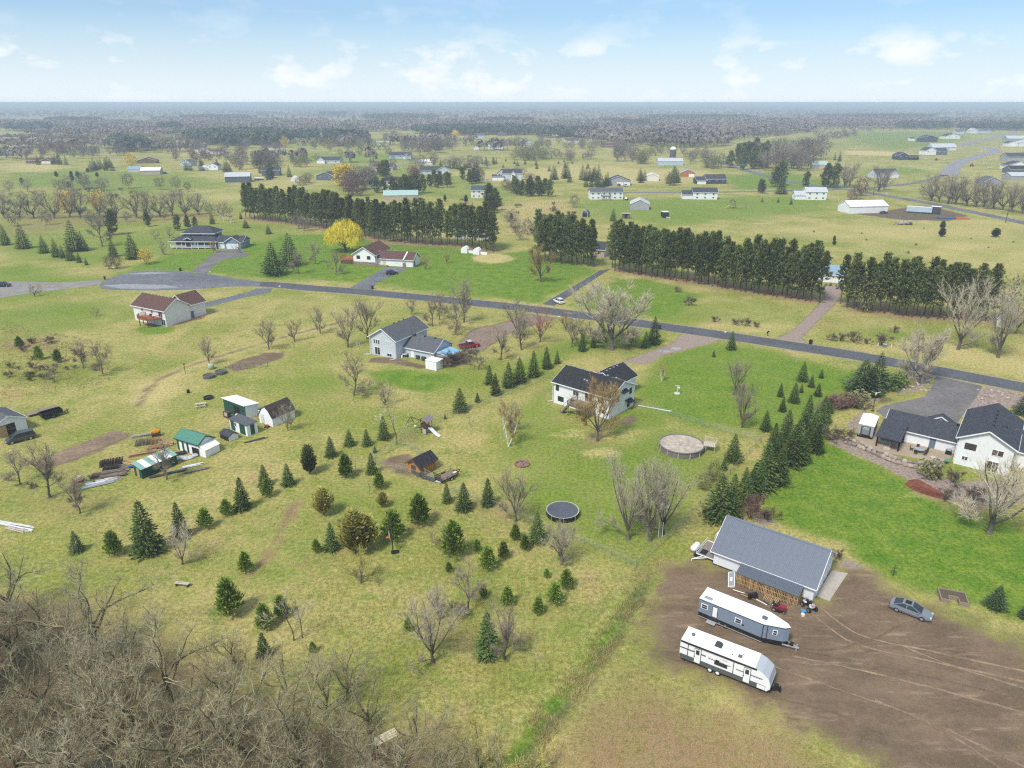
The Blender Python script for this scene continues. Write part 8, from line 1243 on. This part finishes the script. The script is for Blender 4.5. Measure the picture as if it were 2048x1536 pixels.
many('spruce', '1615,837,48 1648,823,33 1657,826,30 1650,846,43 1623,890,73 1602,896,70 1590,915,82 1566,918,78 1550,945,80 1527,975,92 1508,970,46 1545,905,60 1571,880,62 1612,868,66 1640,862,56 1582,930,84 1536,955,84 1556,968,74 1604,925,66 1630,905,60 1516,990,70 1500,1000,64', 'spruce belt'); many('spruce', '1511,970,46 1489,975,41 1465,1003,57 1437,1038,90,1.2 1460,1040,70 1490,1010,60', 'lower end of the spruce belt')
many('spruce', '1465,923,56 1447,940,27', 'pool'); many('farbud', '1426,962,38 1405,978,33', 'pool'); many('bluespruce', '1722,784,66,1.5 1750,782,78,1.0 1738,790,58,1.3', C_H); many('bluespruce', '2043,829,45,1.2', C_H)
many('spruce', '1164,702,37 1186,695,27 1202,684,48 1291,695,33 1307,688,56', 'mouth of the curving gravel drive'); many('farbud', '1262,691,35'); many('spruce', '1462,699,37,1.1 1427,714,15', 'roadside mailbox')
many('bluespruce', '1990,1216,45,1.25 2049,1237,36', 'raised garden bed')
many('spruce', '48,497,52 12,490,42 89,506,36 113,514,38 126,516,27 142,521,36 159,525,22 173,530,15 150,502,63 167,502,40', 'upper left row'); many('spruce', '227,513,39 267,518,53', 'cul-de-sac'); many('broadpine', '226,470,48 297,453,27 355,461,31 376,458,26 391,456,22'); many('spruce', '425,448,24 482,438,15 492,456,17,1.5 537,468,19,1.3', 'blue porch house'); many('farred', '219,538,26 235,537,28', 'cul-de-sac')
many('bluespruce', '548,550,66,1.15 581,532,67,1.05', 'willow'); plant('willow', 692, 503, 67, wide=1.35)
def line_pts(px, n, jit=.5):
    P = [Vector(G(*p)) for p in px]; L = [0]
    for a, b in zip(P[:-1], P[1:]): L.append(L[-1]+(b-a).length)
    for k in range(n):
        d = L[-1]*(k+.5)/n; i = max(j for j in range(len(L)-1) if L[j] <= d); q = P[i].lerp(P[i+1], (d-L[i])/(L[i+1]-L[i])); yield q.x+R_.uniform(-jit, jit), q.y+R_.uniform(-jit, jit)
def pine_row(mark, px, n, h, off=0., hv=2.3):
    for x, y in line_pts(px, n): plant('tallpine', 0, 0, h=h+R_.uniform(-hv, hv), xy=(x, y+off), mark=mark, whole=False)
RL = [(488,437),(570,447),(649,458),(764,482),(850,490),(908,493),(995,505)]
pine_row('long left windbreak, front row', RL, 48, 17.5); pine_row('long left windbreak, back row', RL, 42, 17.5, 6)
R1 = [(1073,523),(1113,527),(1190,535)]; pine_row('short middle windbreak', R1, 11, 17.5); pine_row('back of the short middle windbreak', R1, 10, 17.5, 6)
R2 = [(1225,541),(1295,553),(1407,570),(1556,595),(1645,606)]; pine_row('long right windbreak, front row', R2, 36, 16.5); pine_row('long right windbreak, back row', R2, 32, 16.5, 5.5)
R3 = [(1684,615),(1759,626),(1846,638),(1978,642)]; pine_row('right-hand end windbreak, front row', R3, 18, 15.5); pine_row('right-hand end windbreak, back row', R3, 17, 15.5, 5)
# bare trees
many('vase', '641,667,60 696,694,90 735,677,92 589,683,48 538,699,72 419,728,62', 'dirt track'); many('single', '824,631,39 865,653,62 879,640,62 911,665,80 928,645,97', 'road beyond the light grey house'); many('vase', '1034,676,84 1043,700,94 1143,694,68 1167,690,50', 'red pickup')
many('single', '1002,720,73'); many('low', '957,739,42', 'red pickup'); many('redvase', '1080,684,82 1131,660,44 851,539,32 894,527,27'); plant('pale', 1224, 700, 152, wide=1.45); many('orange', '1082,564,82'); many('single', '672,549,53 631,527,48 597,548,56', 'white rambler'); many('low', '193,632,20 769,810,56 70,593,29')
many('single', '167,737,63 206,748,70', 'brushy corner at far left'); many('low', '110,764,37', 'brushy corner at far left'); many('single', '708,791,97'); many('sapling', '794,889,97 913,908,28 941,854,32 712,951,44 739,989,32', 'coop'); many('vase', '1032,1043,112'); plant('birch', 1019, 893, 97); many('single', '1023,866,70', 'fire pit')
plant('orange', 1195, 882, 131, wide=1.0); many('vase', '1467,790,80 1484,855,104', 'spruce belt'); plant('birch', 1324, 762, 38); many('tanvase', '1257,1079,188,.95 1300,1082,190,.85 1326,1068,172,.8', 'ladder stand'); plant('pale', 1839, 768, 134, wide=1.05); many('tanvase', '1916,699,158 1996,715,150'); plant('tanvase', 1978, 1066, 172, wide=1.45)
many('tanvase', '866,1324,161 879,1241,82 365,1129,91'); many('single', '937,1222,105 1009,1318,118'); many('sapling', '588,1281,113 605,1276,90 1071,1342,45'); plant('yellowlow', 722, 1166, 82); plant('pale', 1123, 1129, 92, wide=.9); many('low', '887,1093,47')
many('single', '41,968,76 100,994,120 160,1027,85', 'lumber yard'); plant('single', 334, 959, 88); many('vase', '576,861,63')
for t in '1378,611,20 1430,644,14 1471,650,14 1490,652,18 1513,655,13 1662,681,16 1680,682,18 1707,685,24 1734,688,14 1763,690,26 1788,665,16 1355,584,12'.split(): a = [float(v) for v in t.split(',')]; plant('shrub', *a, mark='gravel drive', wide=1.3)
many('redshrub', '1690,815,30,1.6 1665,815,24,1.6', C_H); many('budshrub', '1715,812,28,1.4 1800,768,24,1.2 1860,955,34,1.0', C_H); many('yewshrub', '1782,775,26,1.4', C_H); many('shrub', '1660,880,28,1.7 1690,882,26,1.5 1905,965,30 1940,1010,40,1.5 1890,1000,26', C_H); many('shrub', '910,728,32,1.5 935,722,30,1.5 890,735,22,1.4', 'tarp carport'); many('redshrub', '1500,1035,50,.9', 'shop'); many('shrub', '1535,1040,28,1.4 1672,1118,22 1405,1030,20', 'shop')
many('low', '480,505,30', 'blue porch house'); many('orange', '428,505,26'); many('birch', '448,442,40 462,446,36'); many('faryellow', '293,528,30', 'cul-de-sac'); many('low', '328,510,34 310,478,24 340,476,26', 'blue porch house'); many('single', '205,493,70'); many('farbare', '597,458,34 610,462,30')
# bare oak belts
OL = 'upper left oak belt'; many('faroak', '10,436,60 40,437,58 68,436,62 109,437,66 140,435,60 161,437,66 200,434,52 232,436,60 273,435,66 294,436,62 320,433,56 345,432,62 372,433,62 398,430,50 444,433,36', OL); many('farbare', '30,452,34 95,450,30 185,452,32 210,448,30 255,444,22 300,442,20 330,440,18 420,432,28', OL); many('faryellow', '133,425,44 200,420,38', OL)
OR_ = 'right-hand roadside oak belt'; many('faroak', '1862,402,62 1878,404,60 1895,408,66 1912,409,58 1933,412,70 1950,414,56 1966,414,62 1987,418,66 2005,420,56 2024,424,66 2046,428,60', OR_); many('farbare', '1845,396,24 1858,398,22 1905,406,22 1925,408,20 1975,418,22', OR_); many('faroak', '1688,375,50 1700,372,54 1756,383,58 1768,380,44', 'white two-storey house'); many('farred', '1712,398,30 1722,392,38 1700,400,20', 'white two-storey house')
# the grove beside the county road
GV = 'roadside grove'
for k in range(24): plant('broadpine', 1458+R_.uniform(0, 75), 328+R_.uniform(-14, 12), h=R_.uniform(15, 22), mark=GV)
for k in range(34): plant('faroak' if k % 2 else 'farbare', 1500+R_.uniform(0, 145), 328+R_.uniform(-24, 17), h=R_.uniform(17, 25), mark=GV)
many('broadpine', '1560,372,48 1550,374,40 1520,385,26 1610,374,30 1650,375,46 1665,376,48', 'white two-storey house')
many('spruce', '1562,388,36,1.3 1582,409,14 1556,405,10 1524,404,10', 'white two-storey house'); many('broadpine', '1524,387,26', 'white two-storey house'); many('roundjuniper', '1668,483,12 1884,459,18,1.3 1883,473,18,1.6 1990,474,18,2.0 1668,490,10,1.6', 'right-hand meadow'); many('spruce', '1226,442,26,1.0', 'small brown hut'); many('farbare', '1148,415,26 1055,470,34 1030,465,30 1075,480,28 1022,455,36 1040,480,28', 'tawny meadow between windbreaks'); many('roundjuniper', '1023,442,16 932,407,18 890,403,14', 'tawny meadow between windbreaks')
def clump(kind, mark, cx, cy, rx, ry, n, h0, h1, wide=1.):
    for k in range(n):
        a = R_.uniform(0, 6.28); r = math.sqrt(R_.random()); plant(kind, cx+rx*r*math.cos(a), cy+ry*r*math.sin(a), h=R_.uniform(h0, h1), mark=mark, wide=wide)
# midfield clumps
clump('broadpine', 'dark clump right of the beige house', 1062, 392, 38, 10, 12, 8, 12); clump('broadpine', 'dark clump above the beige house', 935, 365, 25, 6, 6, 8, 11); clump('broadpine', 'pines hiding the green-roofed tan shed', 800, 388, 55, 6, 14, 9, 13); clump('broadpine', 'pines hiding the green-roofed tan shed', 880, 372, 25, 8, 9, 8, 12); clump('broadpine', 'pines below the beige house', 985, 420, 16, 10, 6, 10, 14)
clump('spruce', 'row above the long white house', 1150, 360, 50, 5, 12, 9, 13); clump('spruce', 'row above the long white house', 1190, 372, 40, 4, 7, 8, 12); clump('spruce', 'far lane', 920, 337, 50, 5, 12, 6, 9); clump('spruce', 'far lane', 980, 328, 18, 3, 6, 6, 8); clump('spruce', 'cream garage', 1340, 365, 16, 6, 6, 9, 13); clump('spruce', 'cream garage', 1280, 362, 10, 4, 3, 9, 13); clump('farbud', 'cream garage', 1345, 372, 10, 4, 2, 9, 12)
clump('farbare', 'upper midfield', 1010, 362, 60, 10, 7, 7, 12); clump('farred', 'beige house', 1018, 382, 12, 5, 3, 7, 9); clump('farbare', 'brown-roofed tan house', 720, 372, 35, 12, 12, 10, 15); clump('faryellow', 'slate blue gabled house', 688, 372, 9, 4, 3, 14, 17, 1.1); clump('broadpine', 'brown-roofed tan house', 760, 352, 18, 5, 5, 10, 14); clump('farred', 'slate blue gabled house', 700, 392, 25, 5, 4, 10, 13); clump('farred', 'gabled house with garage', 830, 358, 14, 5, 4, 9, 12)
clump('spruce', 'tan pole shed', 205, 340, 30, 7, 12, 8, 12); clump('spruce', 'tan pole shed', 420, 340, 50, 6, 12, 7, 11); clump('spruce', 'dark grey barn', 545, 352, 35, 8, 10, 9, 14); clump('faryellow', 'brown ranch house', 267, 333, 5, 2, 1, 13, 14); clump('farbare', 'dark grey barn', 500, 335, 60, 12, 18, 11, 16); clump('farbud', 'dark grey barn', 610, 368, 15, 4, 3, 6, 9, 1.3); clump('roundjuniper', 'left meadow', 120, 360, 110, 18, 8, 4, 6, 1.4); clump('farred', 'red brick rambler', 120, 305, 75, 8, 20, 9, 13); clump('spruce', 'red brick rambler', 100, 325, 60, 6, 7, 9, 13); clump('farbare', 'red brick rambler', 190, 312, 70, 10, 18, 9, 14); clump('farbud', 'red brick rambler', 100, 290, 100, 8, 14, 9, 13)

clump('farbare', 'far dark conifers above white farmhouse', 420, 300, 140, 10, 34, 10, 15); clump('faryellow', 'far conifer strip at centre', 567, 296, 6, 2, 1, 14, 15); clump('faryellow', 'far conifer strip at centre', 910, 279, 10, 3, 2, 13, 15); clump('faryellow', 'far conifer strip at centre', 995, 268, 5, 2, 1, 15, 17); clump('farbud', 'far conifer strip at centre', 700, 296, 100, 7, 20, 10, 14); clump('farbare', 'blue-grey house beside far lane', 850, 302, 55, 9, 24, 12, 18); clump('farbud', 'blue-grey house beside far lane', 740, 312, 60, 6, 6, 9, 12); clump('farbud', 'white ranch house', 1065, 316, 42, 7, 16, 9, 13, 1.2); clump('farbare', 'white ranch house', 1140, 320, 50, 6, 10, 8, 12, 1.2); clump('farbare', 'brown house before the woods', 1250, 315, 40, 10, 12, 11, 15); clump('spruce', 'white ranch house', 1100, 330, 110, 14, 16, 3, 6, 1.3); clump('spruce', 'white ranch house', 1010, 288, 50, 8, 10, 6, 9)
clump('farbud', 'silo', 1290, 322, 30, 6, 8, 9, 13, 1.2); clump('farbud', 'silo', 1430, 334, 18, 4, 5, 11, 14, 1.3); clump('farbare', 'silo', 1400, 325, 30, 5, 5, 9, 12); clump('farbare', 'navy twin-gabled house', 1680, 272, 60, 6, 12, 9, 13); clump('spruce', 'tan shed beside the grove', 1672, 322, 8, 3, 3, 7, 10)
many('farbare', '1815,605,60 2030,668,110 1955,640,90', 'right-hand end windbreak'); many('orange', '1737,598,48', 'right-hand end windbreak'); many('farbud', '1730,622,66', 'right-hand end windbreak')
clump('farbare', 'far left houses', 130, 282, 170, 9, 34, 10, 15); clump('farbud', 'far left houses', 320, 292, 120, 8, 24, 9, 13); clump('farred', 'far left houses', 420, 318, 120, 8, 16, 9, 13); clump('farbare', 'far centre houses', 780, 286, 150, 8, 34, 11, 16); clump('farbud', 'far centre houses', 950, 292, 130, 9, 24, 8, 12); clump('farbare', 'far centre houses', 1130, 296, 110, 9, 24, 9, 14); clump('farbud', 'silo', 1350, 310, 90, 8, 16, 8, 12)
clump('farbare', 'upper midfield', 860, 335, 130, 8, 18, 8, 13); clump('farbud', 'upper midfield', 560, 330, 110, 12, 14, 7, 11); clump('farbare', 'left meadow', 200, 385, 200, 10, 14, 7, 12); clump('shrub', 'left meadow', 200, 400, 220, 20, 24, 2, 4, 1.3); clump('budshrub', 'right-hand meadow', 1800, 480, 250, 35, 10, .6, 1.1, 1.2); clump('shrub', 'tawny meadow between windbreaks', 1080, 440, 70, 35, 26, 1.5, 3.5, 1.3); clump('shrub', 'brushy corner at far left', 70, 720, 90, 45, 26, 1, 2.2, 1.3)
# foreground woods
WM = 'foreground woods'; wpos = []
for y0, x0, x1, st in ((1235, -60, 110, 110), (1290, -40, 240, 110), (1345, -90, 330, 110), (1420, -120, 470, 112), (1500, -160, 640, 112), (1585, -180, 860, 112), (1690, -220, 960, 118), (1830, -220, 980, 130)):
    x = x0
    while x < x1: wpos.append((x+R_.uniform(-30, 30), y0+R_.uniform(-22, 22))); x += st
for i, (x, y) in enumerate(wpos): plant('oak' if R_.random() < .62 else 'greyoak', x, y, h=R_.uniform(9.5, 13.5) if y < 1650 else R_.uniform(7.5, 10.5), mark=WM, wide=R_.uniform(.9, 1.12))
for x, y in ((560, 1400), (650, 1440), (740, 1470), (820, 1500), (880, 1560), (480, 1350), (690, 1400), (930, 1620), (990, 1680), (1030, 1760)): plant('oak', x, y, h=R_.uniform(7.5, 10), mark=WM, wide=1.05)
many('yellowlow', '960,1540,120,1.1 1010,1590,130,1.2', 'foreground woods')
# ------------------------------------------------------------------ far woods read as one mass
def wood_mass(name, label, polys, spacing, h0, h1, mat, seed, tris=16, clear=.0, sq=None):
    q = np.random.default_rng(seed); X = []; Y = []
    for pts in polys:
        P = [G(*p) for p in pts]; x0, x1 = min(p[0] for p in P), max(p[0] for p in P); y0, y1 = min(p[1] for p in P), max(p[1] for p in P); n = int((x1-x0)*(y1-y0)/spacing**2)
        n = min(n, 60000); x = q.uniform(x0, x1, n); y = q.uniform(y0, y1, n); k = sdist(P, x, y) < 0
        if clear: k &= wob(x, y*.45, .0042, seed) < 1-clear
        X.append(x[k]); Y.append(y[k])
    X = np.concatenate(X); Y = np.concatenate(Y); n = len(X); h = q.uniform(h0, h1, n); u = q.normal(size=(n, tris, 3)); u /= np.linalg.norm(u, axis=2)[..., None]; r = h*q.uniform(.32, .48, n)
    u[..., 2] = np.where(u[..., 2] < -.35, -u[..., 2]*.4, u[..., 2]); C = np.stack([X, Y, h*.58], 1)[:, None]+u*np.stack([r, r, h*.42], 1)[:, None]
    a = q.normal(size=C.shape); b = np.cross(u, a); b /= np.linalg.norm(b, axis=2)[..., None]+1e-9; a = np.cross(b, u+q.normal(size=u.shape)*.22); a /= np.linalg.norm(a, axis=2)[..., None]+1e-9; s = (h*.23)[:, None, None]
    V = np.stack([C+a*s, C-a*s*.6+b*s*.8, C-a*s*.6-b*s*.8], 2).reshape(-1, 3)
    sk = tubes(np.stack([X, Y, np.zeros(n)], 1), np.stack([X, Y, h*.6], 1), np.full(n, .35), np.full(n, .25), 3)
    F = np.arange(len(V)).reshape(-1, 3); me = mesh_np(name, np.concatenate([V, sk[0]]), [F, sk[1]+len(V)], [mat]); o = tag(link(bpy.data.objects.new(name, me)), label, 'woods', None, 'stuff'); return n
def ell(cx, cy, rx, ry): return oval(cx, cy, rx, ry, 12)
def mass_mat(nm, c): return M(nm, c, .95, .35, .05, .05, var2=.3)
WD = mass_mat('leafless_woods', (.20, .165, .135)); WG = mass_mat('budding_woods', (.21, .19, .115)); WC = mass_mat('dark_conifer_woods', (.07, .085, .055))
wood_mass('far_woods', 'grey-brown leafless woods stretching to the horizon', [[(-900,213),(3000,213),(3000,242),(1500,244),(1200,246),(700,246),(300,240),(150,238),(-900,240)]], 46, 11, 18, WD, 1, 14, .62)
wood_mass('right_woods', 'leafless woods in front of the right-hand horizon', [[(1130,262),(1250,258),(1450,256),(1640,252),(1700,256),(2300,256),(2300,244),(1200,244)], [(1220,290),(1300,295),(1400,296),(1455,292),(1470,280),(1560,272),(1640,262),(1500,258),(1250,262),(1130,272)]], 11.5, 11, 17, WD, 2, 16, .2)
wood_mass('centre_woods', 'leafless woods above the far centre houses', [[(560,262),(760,264),(900,258),(1130,258),(1200,246),(700,246),(300,242),(380,256)], [(700,300),(720,288),(700,282),(640,284)], ell(860,290,90,3), ell(1000,300,50,2), ell(1180,306,60,3), ell(720,325,40,2)], 14, 10, 16, WD, 3, 16, .4)
wood_mass('left_woods', 'mixed leafless woods above the far left houses', [[(-400,255),(60,258),(140,262),(360,268),(560,262),(380,252),(200,246),(-400,248)], [(-300,300),(-20,300),(-20,270),(-300,270)], ell(120,296,150,3), ell(320,303,90,3), ell(200,270,160,4), ell(560,322,60,2.5), ell(30,318,60,3)], 14, 10, 15, WD, 4, 16, .4)
wood_mass('conifer_strips', 'dark evergreen strips among the right-hand far woods', [[(1915,262),(2300,262),(2300,255),(1930,255)], [(1790,259),(1900,259),(1900,254),(1790,254)], [(640,232),(690,233),(690,229),(640,229)]], 12, 13, 18, WC, 5, 16)
wood_mass('conifer_plantation', 'dark evergreen plantations above the far white farmhouse', [ell(260, 298, 36, 7), ell(480, 283, 112, 9), ell(340, 263, 22, 5)], 9.5, 13, 19, WC, 7, 26)
wood_mass('conifer_shelterbelt', 'dark evergreen shelterbelt across the far centre', [ell(660, 281, 84, 5), ell(960, 267, 135, 5), ell(1130, 272, 62, 4)], 11, 13, 18, WC, 9, 26)
wood_mass('conifer_blocks', 'scattered dark evergreen blocks near the horizon', [ell(150, 246, 60, 3), ell(430, 240, 70, 2.5), ell(800, 238, 80, 2.5), ell(1010, 247, 60, 3), ell(1400, 240, 110, 2.5), ell(1250, 252, 50, 3), ell(1750, 238, 120, 2.5), ell(60, 262, 50, 3)], 13, 13, 19, WC, 10, 16)
wood_mass('budding_brush', 'pale budding brush along the far field edges', [[(1600,262),(1790,262),(1790,257),(1600,257)], [(1640,285),(1700,275),(1690,268),(1630,276)], [(-200,288),(330,290),(380,282),(300,276),(-200,280)], [(560,290),(690,300),(740,292),(640,284)]], 17, 6, 11, WG, 6, 16, .2)
# dry grass tussocks and leaf litter in the rough ground near the camera
def tussocks():
    q = np.random.default_rng(3); P = []
    for pts, dens, hh in (([(1050,1440),(1150,1330),(1240,1200),(1300,1190),(1180,1380),(1080,1520)], 16, .5), ([(1000,1560),(1130,1480),(1260,1330),(1400,1390),(1700,1536),(1000,1640)], 6, .25), ([(560,1160),(900,1130),(1240,1160),(1180,1330),(1040,1460),(760,1400),(600,1300)], 4.5, .28), ([(150,1030),(900,990),(1080,1090),(900,1150),(500,1180),(250,1150)], 2.5, .2), ([(0,640),(230,690),(220,770),(0,800)], 3, .4), ([(1230,1160),(1330,1100),(1330,1200),(1270,1300)], 6, .35), ([(1000,405),(1130,395),(1180,440),(1090,490),(1000,470)], 1.2, .6)):
        G_ = [G(*p) for p in pts]; x0, x1 = min(p[0] for p in G_), max(p[0] for p in G_); y0, y1 = min(p[1] for p in G_), max(p[1] for p in G_); n = int((x1-x0)*(y1-y0)*dens); x = q.uniform(x0, x1, n); y = q.uniform(y0, y1, n); k = (sdist(G_, x, y) < -.2) & (wob(x, y, .5, 2) > -.35); P.append(np.stack([x[k], y[k], np.full(k.sum(), hh)], 1))
    P = np.concatenate(P); m = 5; n = len(P)*m; b = np.repeat(P, m, 0); z = np.zeros(n); sw_ = -.55*sm(1-ldist(sw, b[:, 0], b[:, 1])/2.6)*(b[:, 1] < 100); p0 = np.stack([b[:, 0]+q.normal(0, .08, n), b[:, 1]+q.normal(0, .08, n), sw_-.02], 1); h = b[:, 2]*q.uniform(.5, 1.4, n); p1 = p0+np.stack([q.normal(0, .35, n)*h, q.normal(0, .35, n)*h, h], 1); V, F = slivers(p0, p1, np.full(n, .022)); me = mesh_np('dry_grass', V, [F], [M('dry_grass_blades', (.42, .34, .15), .95, .35, .4, .1, var2=.3)]); tag(link(bpy.data.objects.new('dry_grass', me)), 'tawny dry grass tussocks in the rough ground', 'grass', None, 'stuff')
tussocks()
def undergrowth():      # brambles and saplings under the foreground woods
    q = np.random.default_rng(8); G_ = [G(*p) for p in [(-260,1230),(60,1230),(300,1310),(470,1400),(700,1450),(900,1530),(980,1620),(900,1900),(-300,1900)]]; x0, x1 = min(p[0] for p in G_), max(p[0] for p in G_); y0, y1 = min(p[1] for p in G_), max(p[1] for p in G_); n = int((x1-x0)*(y1-y0)*1.6); x = q.uniform(x0, x1, n); y = q.uniform(y0, y1, n); k = (sdist(G_, x, y) < 0) & (wob(x, y, .4, 5) > -.2); x, y = x[k], y[k]; m = 12; n = len(x)*m; bx = np.repeat(x, m)+q.normal(0, .3, n); by = np.repeat(y, m)+q.normal(0, .3, n); h = np.repeat(q.uniform(.6, 2.4, len(x)), m)*q.uniform(.4, 1, n); p0 = np.stack([bx, by, np.zeros(n)+h*q.uniform(0, .5, n)], 1); p1 = p0+np.stack([q.normal(0, .5, n)*h, q.normal(0, .5, n)*h, h*.7], 1)
    V, F = slivers(p0, p1, np.full(n, .016)); tag(link(bpy.data.objects.new('undergrowth', mesh_np('undergrowth', V, [F], [M('bramble_stems', (.26, .205, .135), .95, .3, .5, .1, var2=.3)]))), 'tangled leafless undergrowth beneath the foreground woods', 'undergrowth', None, 'stuff')
undergrowth()
# ------------------------------------------------------------------ haze
def haze():
    b = MB(); b.box(-15600, -3400, -2.0, 15600, 15600, CAM_H+1.5); o = b.build('haze', None); m = bpy.data.materials.new('haze'); m.use_nodes = True; nt = m.node_tree; nt.nodes.clear(); v = nt.nodes.new('ShaderNodeVolumePrincipled'); out = nt.nodes.new('ShaderNodeOutputMaterial'); v.inputs['Color'].default_value = HAZE_COL; v.inputs['Density'].default_value = HAZE_D; v.inputs['Anisotropy'].default_value = .0; nt.links.new(v.outputs[0], out.inputs['Volume']); o.data.materials.append(m); tag(o, 'thin pale haze over the whole countryside', 'haze', None, 'stuff')
HAZE_D = .00028; HAZE_COL = (.76, .89, 1.0, 1)
haze()
# ------------------------------------------------------------------ labels that single out each plant
MARKS = [(o.get('label').split(' with ')[0].split(' behind ')[0], PX(o.location.x, o.location.y)) for o in bpy.data.objects if o.get('category') in ('house', 'barn', 'shed', 'trampoline', 'pool', 'coop', 'playset', 'garage') and o.parent is None]
ORD = 'first second third fourth fifth sixth seventh eighth ninth tenth eleventh twelfth thirteenth fourteenth fifteenth sixteenth seventeenth eighteenth nineteenth twentieth'.split()
TENS = {20: 'twenty', 30: 'thirty', 40: 'forty', 50: 'fifty', 60: 'sixty', 70: 'seventy', 80: 'eighty', 90: 'ninety'}
def ordn(k):
    if k < 20: return ORD[k]
    t, u = (k+1)//10*10, (k+1) % 10
    return TENS[t]+'-'+ORD[u-1] if u else TENS[t][:-1]+'ieth'
GRP = {}
for o, kind, px, py, mark in PLANTS:
    if mark is None:
        mark = min(MARKS, key=lambda m: (m[1][0]-px)**2+(2*(m[1][1]-py))**2)[0]; mark = ' '.join(mark.split()[:6])
    GRP.setdefault((kind, mark), []).append((px, o))
for (kind, mark), L in GRP.items():
    L.sort(key=lambda t: t[0]); d = DESC[kind][1]; pre = '' if mark.split()[0] in ('row', 'fence') else 'the '; area = ('in ' if any(w_ in mark for w_ in ('woods', 'windbreak', 'belt', 'grove', 'row', 'clump', 'meadow', 'strip', 'conifers', 'corner', 'midfield', 'pines')) else 'near ')+pre+mark
    area = area.replace('in row', 'in the row').replace('near fence', 'near the fence')
    for i, (px, o) in enumerate(L):
        if len(L) == 1: lb = '%s %s' % (d, area)
        elif i == 0: lb = 'leftmost %s %s' % (d, area)
        elif i == len(L)-1: lb = 'rightmost %s %s' % (d, area)
        else: lb = '%s %s from left %s' % (d, ordn(i), area)
        o['label'] = ' '.join(lb.split()[:16]); o['category'] = DESC[kind][0].split('_')[-1] if DESC[kind][0] != 'young_pine' else 'tree'
        if len(L) > 1: o['group'] = '%ss %s' % (d, area)
